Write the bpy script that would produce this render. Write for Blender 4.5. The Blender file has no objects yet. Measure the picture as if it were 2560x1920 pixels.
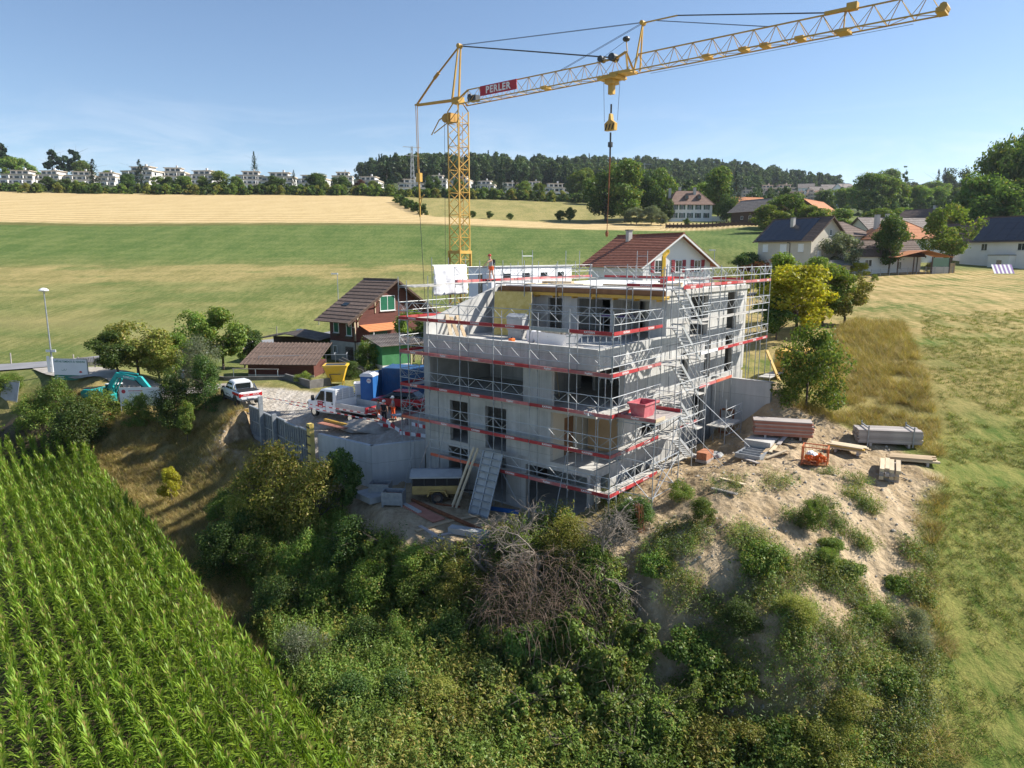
import bpy, math, random
import numpy as np
from mathutils import Vector, Matrix

scene = bpy.context.scene
RNG = np.random.default_rng(7)
random.seed(7)
rad = math.radians

# ------------------------------------------------------------------ camera
FPX, PITCH, EYE = 1760.0, rad(10.3), 16.0          # focal length in photograph pixels, tilt down, eye height
cam_data = bpy.data.cameras.new('camera')
cam_data.sensor_width = 36.0
cam_data.lens = 36.0 * FPX / 2560.0
cam_data.clip_start, cam_data.clip_end = 0.5, 9000.0
cam = bpy.data.objects.new('camera', cam_data)
scene.collection.objects.link(cam)
cam.location = (0, 0, EYE)
cam.rotation_euler = (rad(90) - PITCH, 0, 0)
scene.camera = cam

# ------------------------------------------------------------------ sky and sun
SUN_AZ, SUN_EL = rad(80), rad(40)                   # azimuth clockwise from +Y
world = bpy.data.worlds.new('World'); scene.world = world
world.use_nodes = True
wn, wl = world.node_tree.nodes, world.node_tree.links
wn.clear()
w_out = wn.new('ShaderNodeOutputWorld'); w_bg = wn.new('ShaderNodeBackground')
sky = wn.new('ShaderNodeTexSky'); sky.sky_type = 'NISHITA'; sky.sun_disc = False
sky.sun_elevation = SUN_EL; sky.sun_rotation = SUN_AZ
sky.altitude = 600; sky.air_density = 1.0; sky.dust_density = 0.4; sky.ozone_density = 3.0
w_bg.inputs['Strength'].default_value = 0.088
# thin cirrus near the horizon
tc = wn.new('ShaderNodeTexCoord'); mp = wn.new('ShaderNodeMapping'); mp.inputs['Scale'].default_value = (2.2, 2.2, 11.0)
mp.inputs['Rotation'].default_value = (0.10, 0.16, 0.3)
nz = wn.new('ShaderNodeTexNoise'); nz.inputs['Scale'].default_value = 1.7; nz.inputs['Detail'].default_value = 9.0
nz.inputs['Roughness'].default_value = 0.62; nz.inputs['Distortion'].default_value = 0.9
cr = wn.new('ShaderNodeValToRGB'); cr.color_ramp.elements[0].position = 0.44; cr.color_ramp.elements[1].position = 0.72
sx = wn.new('ShaderNodeSeparateXYZ')
zr = wn.new('ShaderNodeValToRGB')                     # cirrus lives in a low belt
for p, c in ((0.0, 0.9), (0.12, 0.75), (0.2, 0.0)):
    e = zr.color_ramp.elements.new(p) if p not in (0.0,) else zr.color_ramp.elements[0]
    e.position = p; e.color = (c, c, c, 1)
zr.color_ramp.elements[-1].color = (0, 0, 0, 1)
mu = wn.new('ShaderNodeMath'); mu.operation = 'MULTIPLY'
mu2 = wn.new('ShaderNodeMath'); mu2.operation = 'MULTIPLY'; mu2.inputs[1].default_value = 0.6
mixc = wn.new('ShaderNodeMixRGB'); mixc.inputs['Color2'].default_value = (6.6, 7.0, 7.6, 1)
wl.new(tc.outputs['Generated'], mp.inputs['Vector']); wl.new(mp.outputs['Vector'], nz.inputs['Vector'])
wl.new(nz.outputs['Fac'], cr.inputs['Fac']); wl.new(tc.outputs['Generated'], sx.inputs['Vector'])
wl.new(sx.outputs['Z'], zr.inputs['Fac']); wl.new(cr.outputs['Color'], mu.inputs[0]); wl.new(zr.outputs['Color'], mu.inputs[1])
wl.new(mu.outputs[0], mu2.inputs[0]); wl.new(mu2.outputs[0], mixc.inputs['Fac'])
wl.new(sky.outputs['Color'], mixc.inputs['Color1']); wl.new(mixc.outputs['Color'], w_bg.inputs['Color'])
wl.new(w_bg.outputs['Background'], w_out.inputs['Surface'])
sun_data = bpy.data.lights.new('sun', 'SUN'); sun_data.energy = 5.0; sun_data.angle = rad(0.53); sun_data.color = (1.0, 0.94, 0.85)
sun = bpy.data.objects.new('sun', sun_data); scene.collection.objects.link(sun)
sdir = Vector((math.sin(SUN_AZ) * math.cos(SUN_EL), math.cos(SUN_AZ) * math.cos(SUN_EL), math.sin(SUN_EL)))
sun.rotation_euler = sdir.to_track_quat('Z', 'Y').to_euler(); sun.location = (60, 30, 80)
vs = scene.view_settings
vs.view_transform = 'Standard'; vs.look = 'None'; vs.exposure = 0.86; vs.gamma = 1.0; vs.use_curve_mapping = False
scene.render.engine = 'CYCLES'
scene.cycles.use_denoising = True
scene.cycles.max_bounces = 6; scene.cycles.diffuse_bounces = 3; scene.cycles.glossy_bounces = 2
scene.cycles.transmission_bounces = 4; scene.cycles.transparent_max_bounces = 8; scene.cycles.volume_bounces = 0
scene.cycles.caustics_reflective = False; scene.cycles.caustics_refractive = False

# ------------------------------------------------------------------ measuring: a sight line of the survey -> a point in the place
def sight(px, py):
    a, b = (px - 1280) / FPX, (960 - py) / FPX
    return np.array([a, math.cos(PITCH) + b * math.sin(PITCH), b * math.cos(PITCH) - math.sin(PITCH)])
def at(px, py, z):
    r = sight(px, py); t = (z - EYE) / r[2]
    return np.array([r[0] * t, r[1] * t, z])
def atd(px, py, d):
    r = sight(px, py); t = d / r[1]
    return np.array([r[0] * t, d, EYE + r[2] * t])
HEAD = rad(38.5)                                     # heading of the building's long side
RV = np.array([math.sin(HEAD), math.cos(HEAD), 0.0]); LV = np.array([-math.cos(HEAD), math.sin(HEAD), 0.0])
C0 = np.array([4.75, 32.99, 0.0])                    # outer scaffold corner on the ground plan
def P(u, v, z=0.0):
    q = C0 + u * RV + v * LV
    return np.array([q[0], q[1], z])
def uv(p):
    q = np.array([p[0], p[1], 0.0]) - C0
    return float(q @ RV), float(q @ LV)
def onU(px, py, u0):
    r = sight(px, py); t = ((C0 + u0 * RV) @ RV) / (r @ RV); p = r * t
    return uv(p)[1], EYE + p[2]
def onV(px, py, v0):
    r = sight(px, py); t = ((C0 + v0 * LV) @ LV) / (r @ LV); p = r * t
    return uv(p)[0], EYE + p[2]
BROT = math.atan2(RV[1], RV[0])                      # z rotation that carries local +X onto the long side, +Y onto LV

# ------------------------------------------------------------------ materials
def _n(nt, t, **kw):
    n = nt.nodes.new(t)
    for k, v in kw.items(): setattr(n, k, v)
    return n
MATS = {}
def mat(name, c1, c2=None, scale=4.0, rough=0.75, bump=0.0, bscale=None, metal=0.0, coords='pos', stain=None, detail=6.0, lo=0.35, hi=0.68, stretch=None, spec=0.3, rnd=0.0):
    """principled surface whose colour wanders between c1 and c2; stain=(colour, scale, amount) adds blotches"""
    m = bpy.data.materials.new(name); m.use_nodes = True; nt = m.node_tree; nt.nodes.clear(); L = nt.links.new
    out = _n(nt, 'ShaderNodeOutputMaterial'); b = _n(nt, 'ShaderNodeBsdfPrincipled'); L(b.outputs[0], out.inputs[0])
    b.inputs['Roughness'].default_value = rough; b.inputs['Metallic'].default_value = metal
    b.inputs['Specular IOR Level'].default_value = spec
    if coords == 'pos': vec = _n(nt, 'ShaderNodeNewGeometry').outputs['Position']
    else: vec = _n(nt, 'ShaderNodeTexCoord').outputs['Object']
    if stretch:
        mpn = _n(nt, 'ShaderNodeMapping'); mpn.inputs['Scale'].default_value = stretch; L(vec, mpn.inputs['Vector']); vec = mpn.outputs['Vector']
    col = None
    if c2 is not None:
        n1 = _n(nt, 'ShaderNodeTexNoise'); n1.inputs['Scale'].default_value = scale; n1.inputs['Detail'].default_value = detail; n1.inputs['Roughness'].default_value = 0.62
        L(vec, n1.inputs['Vector'])
        r = _n(nt, 'ShaderNodeValToRGB'); r.color_ramp.elements[0].position = lo; r.color_ramp.elements[1].position = hi
        r.color_ramp.elements[0].color = (*c1, 1); r.color_ramp.elements[1].color = (*c2, 1)
        L(n1.outputs['Fac'], r.inputs['Fac']); col = r.outputs['Color']
    if stain:
        n2 = _n(nt, 'ShaderNodeTexNoise'); n2.inputs['Scale'].default_value = stain[1]; n2.inputs['Detail'].default_value = 5.0
        L(vec, n2.inputs['Vector'])
        r2 = _n(nt, 'ShaderNodeValToRGB'); r2.color_ramp.elements[0].position = 0.5; r2.color_ramp.elements[1].position = 0.7
        L(n2.outputs['Fac'], r2.inputs['Fac'])
        ms = _n(nt, 'ShaderNodeMath', operation='MULTIPLY'); ms.inputs[1].default_value = stain[2]; L(r2.outputs['Color'], ms.inputs[0])
        mx = _n(nt, 'ShaderNodeMixRGB'); L(ms.outputs[0], mx.inputs['Fac'])
        if col is None: mx.inputs['Color1'].default_value = (*c1, 1)
        else: L(col, mx.inputs['Color1'])
        mx.inputs['Color2'].default_value = (*stain[0], 1); col = mx.outputs['Color']
    if rnd:
        oi = _n(nt, 'ShaderNodeObjectInfo'); mr = _n(nt, 'ShaderNodeMapRange'); mr.inputs['To Min'].default_value = 1 - rnd; mr.inputs['To Max'].default_value = 1 + rnd
        L(oi.outputs['Random'], mr.inputs['Value'])
        hs = _n(nt, 'ShaderNodeHueSaturation'); L(mr.outputs[0], hs.inputs['Value'])
        if col is None: hs.inputs['Color'].default_value = (*c1, 1)
        else: L(col, hs.inputs['Color'])
        col = hs.outputs['Color']
    if col is None: b.inputs['Base Color'].default_value = (*c1, 1)
    else: L(col, b.inputs['Base Color'])
    if bump:
        nb = _n(nt, 'ShaderNodeTexNoise'); nb.inputs['Scale'].default_value = bscale or scale * 6; nb.inputs['Detail'].default_value = 4.0; L(vec, nb.inputs['Vector'])
        bp = _n(nt, 'ShaderNodeBump'); bp.inputs['Strength'].default_value = bump; bp.inputs['Distance'].default_value = 0.1
        L(nb.outputs['Fac'], bp.inputs['Height']); L(bp.outputs['Normal'], b.inputs['Normal'])
    MATS[name] = m
    return m
def leafmat(name, c1, c2, c3=None, dry=0.0, trans=0.42, rnd=0.16, gloss=0.015):
    """foliage: colour varies leaf by leaf and plant by plant, light passes through"""
    m = bpy.data.materials.new(name); m.use_nodes = True; nt = m.node_tree; nt.nodes.clear(); L = nt.links.new
    out = _n(nt, 'ShaderNodeOutputMaterial')
    g = _n(nt, 'ShaderNodeNewGeometry'); oi = _n(nt, 'ShaderNodeObjectInfo')
    r = _n(nt, 'ShaderNodeValToRGB'); e = r.color_ramp.elements
    e[0].color = (*c1, 1); e[1].color = (*c2, 1); e[1].position = 1.0 - dry if dry else 1.0
    if c3 is not None:
        k = r.color_ramp.elements.new(min(0.999, 1.0 - dry * 0.55)); k.color = (*c3, 1)
    L(g.outputs['Random Per Island'], r.inputs['Fac'])
    n1 = _n(nt, 'ShaderNodeTexNoise'); n1.inputs['Scale'].default_value = 0.45; n1.inputs['Detail'].default_value = 3.0
    L(g.outputs['Position'], n1.inputs['Vector'])
    mr = _n(nt, 'ShaderNodeMapRange'); mr.inputs['From Min'].default_value = 0.3; mr.inputs['From Max'].default_value = 0.7; mr.inputs['To Min'].default_value = 0.72; mr.inputs['To Max'].default_value = 1.3
    L(n1.outputs['Fac'], mr.inputs['Value'])
    mo = _n(nt, 'ShaderNodeMapRange'); mo.inputs['To Min'].default_value = 1 - rnd; mo.inputs['To Max'].default_value = 1 + rnd
    L(oi.outputs['Random'], mo.inputs['Value'])
    mm = _n(nt, 'ShaderNodeMath', operation='MULTIPLY'); L(mr.outputs[0], mm.inputs[0]); L(mo.outputs[0], mm.inputs[1])
    mh = _n(nt, 'ShaderNodeMapRange'); mh.inputs['To Min'].default_value = 0.485; mh.inputs['To Max'].default_value = 0.51; L(oi.outputs['Random'], mh.inputs['Value'])
    hs = _n(nt, 'ShaderNodeHueSaturation'); L(r.outputs['Color'], hs.inputs['Color']); L(mm.outputs[0], hs.inputs['Value']); L(mh.outputs[0], hs.inputs['Hue'])
    d = _n(nt, 'ShaderNodeBsdfDiffuse'); t = _n(nt, 'ShaderNodeBsdfTranslucent'); gl = _n(nt, 'ShaderNodeBsdfGlossy'); gl.inputs['Roughness'].default_value = 0.45
    L(hs.outputs['Color'], d.inputs['Color'])
    gx = _n(nt, 'ShaderNodeMixRGB', blend_type='MULTIPLY'); gx.inputs['Fac'].default_value = 1.0; gx.inputs['Color2'].default_value = (1.15, 1.1, 0.5, 1)
    L(hs.outputs['Color'], gx.inputs['Color1']); L(gx.outputs['Color'], t.inputs['Color'])
    m1 = _n(nt, 'ShaderNodeMixShader'); m1.inputs['Fac'].default_value = trans; L(d.outputs[0], m1.inputs[1]); L(t.outputs[0], m1.inputs[2])
    m2 = _n(nt, 'ShaderNodeMixShader'); m2.inputs['Fac'].default_value = gloss; L(m1.outputs[0], m2.inputs[1]); L(gl.outputs[0], m2.inputs[2])
    L(m2.outputs[0], out.inputs[0])
    MATS[name] = m
    return m
def glassmat(name, tint=(0.02, 0.03, 0.035)):
    m = bpy.data.materials.new(name); m.use_nodes = True; b = m.node_tree.nodes['Principled BSDF']
    b.inputs['Base Color'].default_value = (*tint, 1); b.inputs['Roughness'].default_value = 0.08; b.inputs['Specular IOR Level'].default_value = 0.7
    MATS[name] = m
    return m

M = MATS
mat('concrete', (0.40, 0.40, 0.385), (0.52, 0.515, 0.49), 0.9, 0.85, 0.12, 14, stain=((0.30, 0.295, 0.28), 0.7, 0.55))
mat('concrete_new', (0.37, 0.39, 0.40), (0.45, 0.46, 0.46), 0.6, 0.8, 0.08, 10, stain=((0.30, 0.31, 0.31), 0.5, 0.5))
mat('slab', (0.42, 0.41, 0.39), (0.54, 0.53, 0.50), 1.3, 0.9, 0.1, 20, stain=((0.3, 0.29, 0.27), 0.8, 0.5))
mat('roof_board', (0.66, 0.66, 0.65), (0.78, 0.78, 0.77), 0.6, 0.8, stain=((0.5, 0.48, 0.44), 0.8, 0.35))
mat('white_insul', (0.70, 0.72, 0.76), (0.80, 0.81, 0.83), 0.7, 0.7)
mat('ply_yellow', (0.55, 0.40, 0.10), (0.70, 0.55, 0.20), 3.0, 0.6)
mat('beam_yellow', (0.50, 0.30, 0.05), (0.65, 0.42, 0.09), 2.0, 0.6, stain=((0.25, 0.18, 0.08), 2.0, 0.5))
mat('galv', (0.25, 0.275, 0.30), (0.37, 0.39, 0.41), 5.0, 0.5, metal=0.35, spec=0.5)
mat('alu', (0.38, 0.40, 0.41), (0.50, 0.51, 0.51), 3.0, 0.5, metal=0.2)
mat('deck', (0.42, 0.41, 0.38), (0.56, 0.54, 0.50), 2.5, 0.8, stain=((0.26, 0.24, 0.2), 1.5, 0.6))
mat('toe_red', (0.34, 0.028, 0.034), (0.44, 0.05, 0.05), 1.2, 0.6, coords='obj', rnd=0.16, stain=((0.42, 0.22, 0.2), 1.3, 0.3))
mat('toe_faded', (0.42, 0.10, 0.10), (0.56, 0.20, 0.19), 1.5, 0.7, coords='obj', rnd=0.2, stain=((0.5, 0.36, 0.33), 1.2, 0.5))
mat('toe_orange', (0.50, 0.10, 0.05), (0.60, 0.17, 0.10), 1.5, 0.7, coords='obj', stain=((0.5, 0.36, 0.3), 1.2, 0.4))
mat('letter_white', (0.78, 0.76, 0.74), rough=0.6)
mat('crane_yellow', (0.50, 0.30, 0.06), (0.60, 0.37, 0.09), 0.8, 0.5, stain=((0.34, 0.20, 0.09), 1.2, 0.4))
mat('crane_shade', (0.42, 0.23, 0.06), (0.52, 0.29, 0.07), 0.8, 0.55)
mat('steel_dark', (0.05, 0.055, 0.06), (0.10, 0.10, 0.10), 4.0, 0.5, metal=0.4)
mat('cable', (0.06, 0.06, 0.07), rough=0.5)
mat('banner_red', (0.42, 0.03, 0.05), (0.50, 0.05, 0.06), 1.0, 0.6)
mat('white_paint', (0.76, 0.77, 0.78), (0.82, 0.82, 0.82), 0.8, 0.35, spec=0.5)
mat('car_white', (0.74, 0.76, 0.78), rough=0.25, spec=0.6)
mat('car_red', (0.50, 0.02, 0.025), rough=0.25, spec=0.6)
mat('car_dark', (0.02, 0.025, 0.035), rough=0.25, spec=0.6)
mat('lamp_red', (0.45, 0.01, 0.01), rough=0.2)
mat('rubber', (0.025, 0.025, 0.026), (0.045, 0.043, 0.04), 6, 0.85, coords='obj')
mat('black', (0.02, 0.02, 0.022), rough=0.6)
mat('chrome', (0.6, 0.6, 0.6), rough=0.2, metal=1.0)
mat('teal', (0.01, 0.30, 0.30), (0.02, 0.38, 0.37), 1.5, 0.4, coords='obj', stain=((0.1, 0.25, 0.24), 1.2, 0.3))
mat('bucket_red', (0.55, 0.07, 0.03), (0.62, 0.12, 0.05), 2, 0.5)
mat('plastic_blue', (0.02, 0.11, 0.34), (0.03, 0.14, 0.40), 1.5, 0.5)
mat('container_blue', (0.02, 0.075, 0.18), (0.03, 0.10, 0.23), 1.2, 0.55, stain=((0.12, 0.11, 0.1), 1.4, 0.3))
mat('hopper_yellow', (0.68, 0.42, 0.03), (0.74, 0.48, 0.05), 1.5, 0.5, stain=((0.45, 0.36, 0.2), 1.6, 0.4))
mat('tub_red', (0.46, 0.10, 0.12), (0.56, 0.17, 0.18), 2, 0.6, stain=((0.6, 0.4, 0.38), 3, 0.4))
mat('wood', (0.34, 0.25, 0.15), (0.48, 0.37, 0.24), 1.5, 0.8, coords='obj', stretch=(0.6, 6, 6), rnd=0.2)
mat('wood_grey', (0.30, 0.27, 0.25), (0.44, 0.40, 0.37), 1.5, 0.85, coords='obj', stretch=(0.6, 6, 6), rnd=0.2)
mat('wood_pale', (0.52, 0.42, 0.28), (0.62, 0.52, 0.37), 1.5, 0.8, coords='obj', stretch=(0.6, 6, 6), rnd=0.12)
mat('ply_red', (0.32, 0.13, 0.09), (0.42, 0.20, 0.14), 1.5, 0.7, coords='obj', rnd=0.2)
mat('ply_brown', (0.20, 0.10, 0.05), (0.28, 0.15, 0.08), 1.5, 0.7)
mat('ply_tan', (0.50, 0.33, 0.18), (0.58, 0.40, 0.24), 1.2, 0.7)
mat('rust', (0.16, 0.06, 0.03), (0.26, 0.11, 0.05), 6, 0.9)
mat('trailer_tan', (0.36, 0.25, 0.08), (0.44, 0.32, 0.12), 1.5, 0.7, stain=((0.2, 0.12, 0.06), 2, 0.5))
mat('tarp_grey', (0.30, 0.31, 0.31), (0.40, 0.41, 0.41), 1.5, 0.7)
mat('sheet_white', (0.72, 0.72, 0.75), (0.80, 0.80, 0.82), 1.0, 0.6)
mat('orange', (0.70, 0.12, 0.02), (0.78, 0.20, 0.03), 3, 0.5, rnd=0.15)
mat('crate_orange', (0.50, 0.16, 0.06), (0.42, 0.12, 0.05), 2, 0.7)
mat('brick_red', (0.38, 0.15, 0.08), (0.46, 0.21, 0.12), 5, 0.9)
mat('stripe_white', (0.76, 0.74, 0.72), rough=0.6)
mat('stripe_red', (0.50, 0.04, 0.04), rough=0.6)
mat('plaster_white', (0.72, 0.72, 0.70), (0.79, 0.79, 0.77), 0.5, 0.9, stain=((0.6, 0.59, 0.56), 0.5, 0.4))
mat('plaster_beige', (0.55, 0.50, 0.42), (0.62, 0.57, 0.48), 0.5, 0.9)
mat('plaster_grey', (0.45, 0.43, 0.40), (0.52, 0.50, 0.47), 0.5, 0.9)
mat('plaster_ochre', (0.48, 0.35, 0.20), (0.55, 0.42, 0.26), 0.5, 0.9)
mat('plaster_pink', (0.62, 0.48, 0.42), (0.68, 0.54, 0.48), 0.3, 0.9)
mat('balcony_tan', (0.50, 0.42, 0.32), (0.56, 0.48, 0.38), 0.3, 0.9)
mat('apt_white', (0.60, 0.59, 0.57), (0.68, 0.67, 0.65), 0.2, 0.9)
mat('tile_brown', (0.105, 0.075, 0.06), (0.18, 0.128, 0.102), 3.0, 0.8, coords='obj', rnd=0.16)
mat('tile_red', (0.25, 0.095, 0.06), (0.36, 0.15, 0.095), 3.0, 0.8, coords='obj', rnd=0.14)
mat('tile_orange', (0.42, 0.17, 0.08), (0.50, 0.23, 0.11), 2.0, 0.8, coords='obj', rnd=0.1)
mat('tile_terracotta', (0.52, 0.19, 0.08), (0.60, 0.26, 0.12), 5.0, 0.8, coords='obj')
mat('eternit', (0.17, 0.145, 0.13), (0.25, 0.215, 0.19), 2.0, 0.85, coords='obj', stain=((0.32, 0.3, 0.27), 1.2, 0.5))
mat('roof_grey', (0.14, 0.135, 0.13), (0.20, 0.195, 0.185), 1.0, 0.85)
mat('roof_villa', (0.17, 0.11, 0.085), (0.23, 0.155, 0.12), 0.8, 0.85)
mat('solar', (0.018, 0.02, 0.028), rough=0.25, spec=0.6)
mat('clad_brown', (0.095, 0.036, 0.028), (0.135, 0.052, 0.04), 1.0, 0.8, stretch=(1, 1, 9))
mat('clad_dark', (0.07, 0.045, 0.035), (0.11, 0.075, 0.055), 1.0, 0.85, stretch=(1, 1, 9))
mat('stone_dark', (0.12, 0.115, 0.11), (0.20, 0.19, 0.18), 1.6, 0.9, 0.2, 9)
mat('stone_block', (0.34, 0.33, 0.32), (0.44, 0.43, 0.41), 1.6, 0.9, 0.2, 9)
mat('shutter_green', (0.008, 0.095, 0.05), (0.012, 0.125, 0.066), 1.5, 0.6)
mat('shutter_dark_green', (0.02, 0.075, 0.05), rough=0.6)
mat('shutter_red', (0.26, 0.035, 0.045), (0.32, 0.05, 0.06), 1.5, 0.6)
mat('shed_green', (0.05, 0.19, 0.075), (0.08, 0.25, 0.11), 1.2, 0.8)
mat('asphalt', (0.20, 0.20, 0.21), (0.27, 0.27, 0.275), 0.7, 0.9, 0.1, 30, stain=((0.15, 0.15, 0.155), 0.35, 0.5))
mat('gravel', (0.33, 0.30, 0.255), (0.46, 0.425, 0.375), 1.5, 0.95, 0.5, 9, stain=((0.25, 0.21, 0.165), 0.3, 0.5))
mat('bark', (0.07, 0.055, 0.042), (0.13, 0.105, 0.085), 6, 0.9, 0.4, 20, coords='obj')
mat('deadwood', (0.15, 0.125, 0.10), (0.28, 0.24, 0.195), 5, 0.85, coords='obj')
mat('skin', (0.50, 0.28, 0.19), (0.56, 0.33, 0.23), 6, 0.6, coords='obj')
mat('cloth_grey', (0.30, 0.31, 0.33), (0.36, 0.37, 0.39), 6, 0.9, coords='obj')
mat('cloth_black', (0.02, 0.02, 0.024), rough=0.9)
mat('cloth_orange', (0.72, 0.12, 0.04), (0.78, 0.16, 0.05), 6, 0.8, coords='obj')
mat('cloth_yellow', (0.72, 0.60, 0.08), rough=0.8)
mat('helmet_white', (0.78, 0.78, 0.78), rough=0.3)
mat('helmet_red', (0.42, 0.06, 0.04), rough=0.3)
mat('hair', (0.03, 0.022, 0.018), rough=0.7)
mat('purple', (0.16, 0.08, 0.30), (0.22, 0.12, 0.36), 5, 0.6)
mat('sign_white', (0.72, 0.73, 0.72), (0.78, 0.79, 0.78), 1.0, 0.6)
mat('sign_green', (0.03, 0.17, 0.12), rough=0.6)
mat('stone_loose', (0.30, 0.27, 0.22), (0.45, 0.41, 0.35), 3, 0.95, coords='obj')
glassmat('glass'); glassmat('glass_car', (0.015, 0.02, 0.02)); glassmat('glass_green', (0.05, 0.16, 0.12))
leafmat('leaf_broad', (0.075, 0.140, 0.026), (0.165, 0.250, 0.050), (0.28, 0.26, 0.07), 0.12)
leafmat('leaf_dark', (0.046, 0.092, 0.024), (0.108, 0.178, 0.042), (0.17, 0.19, 0.05), 0.10)
leafmat('leaf_mid', (0.105, 0.180, 0.030), (0.205, 0.295, 0.058), (0.34, 0.30, 0.08), 0.12)
leafmat('leaf_lime', (0.28, 0.32, 0.02), (0.46, 0.47, 0.05), (0.50, 0.40, 0.05), 0.12, trans=0.45)
leafmat('leaf_olive', (0.150, 0.180, 0.034), (0.28, 0.300, 0.065), (0.40, 0.32, 0.10), 0.18)
leafmat('leaf_grey', (0.123, 0.160, 0.094), (0.217, 0.261, 0.160), (0.290, 0.275, 0.174), 0.12)
leafmat('leaf_red', (0.080, 0.026, 0.020), (0.160, 0.058, 0.036), (0.116, 0.116, 0.036), 0.2)
leafmat('needle', (0.016, 0.039, 0.018), (0.042, 0.075, 0.034), trans=0.12)
leafmat('needle_blue', (0.065, 0.098, 0.078), (0.117, 0.156, 0.124), trans=0.12)
leafmat('forest', (0.045, 0.085, 0.034), (0.105, 0.160, 0.058), (0.15, 0.18, 0.06), 0.1, trans=0.3)
leafmat('maize', (0.125, 0.225, 0.022), (0.260, 0.380, 0.050), trans=0.42, gloss=0.015, rnd=0.14)
leafmat('tassel', (0.30, 0.22, 0.075), (0.36, 0.27, 0.11), trans=0.3)
leafmat('grass_dry', (0.34, 0.25, 0.095), (0.48, 0.37, 0.17), (0.20, 0.20, 0.05), 0.25, trans=0.3)
leafmat('grass_mix', (0.30, 0.25, 0.07), (0.52, 0.39, 0.16), (0.20, 0.22, 0.045), 0.25, trans=0.3)
leafmat('grass_green', (0.085, 0.155, 0.022), (0.19, 0.25, 0.045), (0.32, 0.27, 0.09), 0.2, trans=0.3)
leafmat('twig', (0.12, 0.088, 0.062), (0.23, 0.175, 0.125), trans=0.05)
leafmat('flower', (0.75, 0.74, 0.70), (0.80, 0.78, 0.72), trans=0.2)

# ------------------------------------------------------------------ mesh helpers
COL = scene.collection
def link(o, parent=None):
    COL.objects.link(o)
    if parent is not None: o.parent = parent
    return o
def tag(o, label=None, cat=None, group=None, kind=None):
    if label: o['label'] = label
    if cat: o['category'] = cat
    if group: o['group'] = group
    if kind or cat: o['kind'] = kind or 'thing'
    return o
def empty(name, loc=(0, 0, 0), rz=0.0, parent=None):
    o = bpy.data.objects.new(name, None); o.empty_display_size = 0.2
    o.location = tuple(float(c) for c in loc); o.rotation_euler = (0, 0, rz)
    return link(o, parent)
def npmesh(name, verts, faces, material, smooth=False):
    """verts (N,3); faces (M,k) array or list of index tuples"""
    me = bpy.data.meshes.new(name)
    verts = np.asarray(verts, dtype=np.float32).reshape(-1, 3)
    if isinstance(faces, np.ndarray):
        k = faces.shape[1]; m = len(faces)
        me.vertices.add(len(verts)); me.vertices.foreach_set('co', verts.ravel())
        me.loops.add(m * k); me.loops.foreach_set('vertex_index', faces.astype(np.int32).ravel())
        me.polygons.add(m); me.polygons.foreach_set('loop_start', np.arange(0, m * k, k, dtype=np.int32))
        if smooth: me.polygons.foreach_set('use_smooth', np.ones(m, dtype=bool))
        me.update(calc_edges=True)
    else:
        me.from_pydata([tuple(v) for v in verts.tolist()], [], faces)
        if smooth:
            for p in me.polygons: p.use_smooth = True
        me.update()
    if material is not None: me.materials.append(material if not isinstance(material, str) else M[material])
    return me
def obj(name, me, parent=None, loc=None, rz=None, scale=None):
    o = bpy.data.objects.new(name, me)
    if loc is not None: o.location = tuple(float(c) for c in loc)
    if rz is not None: o.rotation_euler = (0, 0, rz)
    if scale is not None: o.scale = (scale,) * 3 if not hasattr(scale, '__len__') else tuple(scale)
    return link(o, parent)
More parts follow.
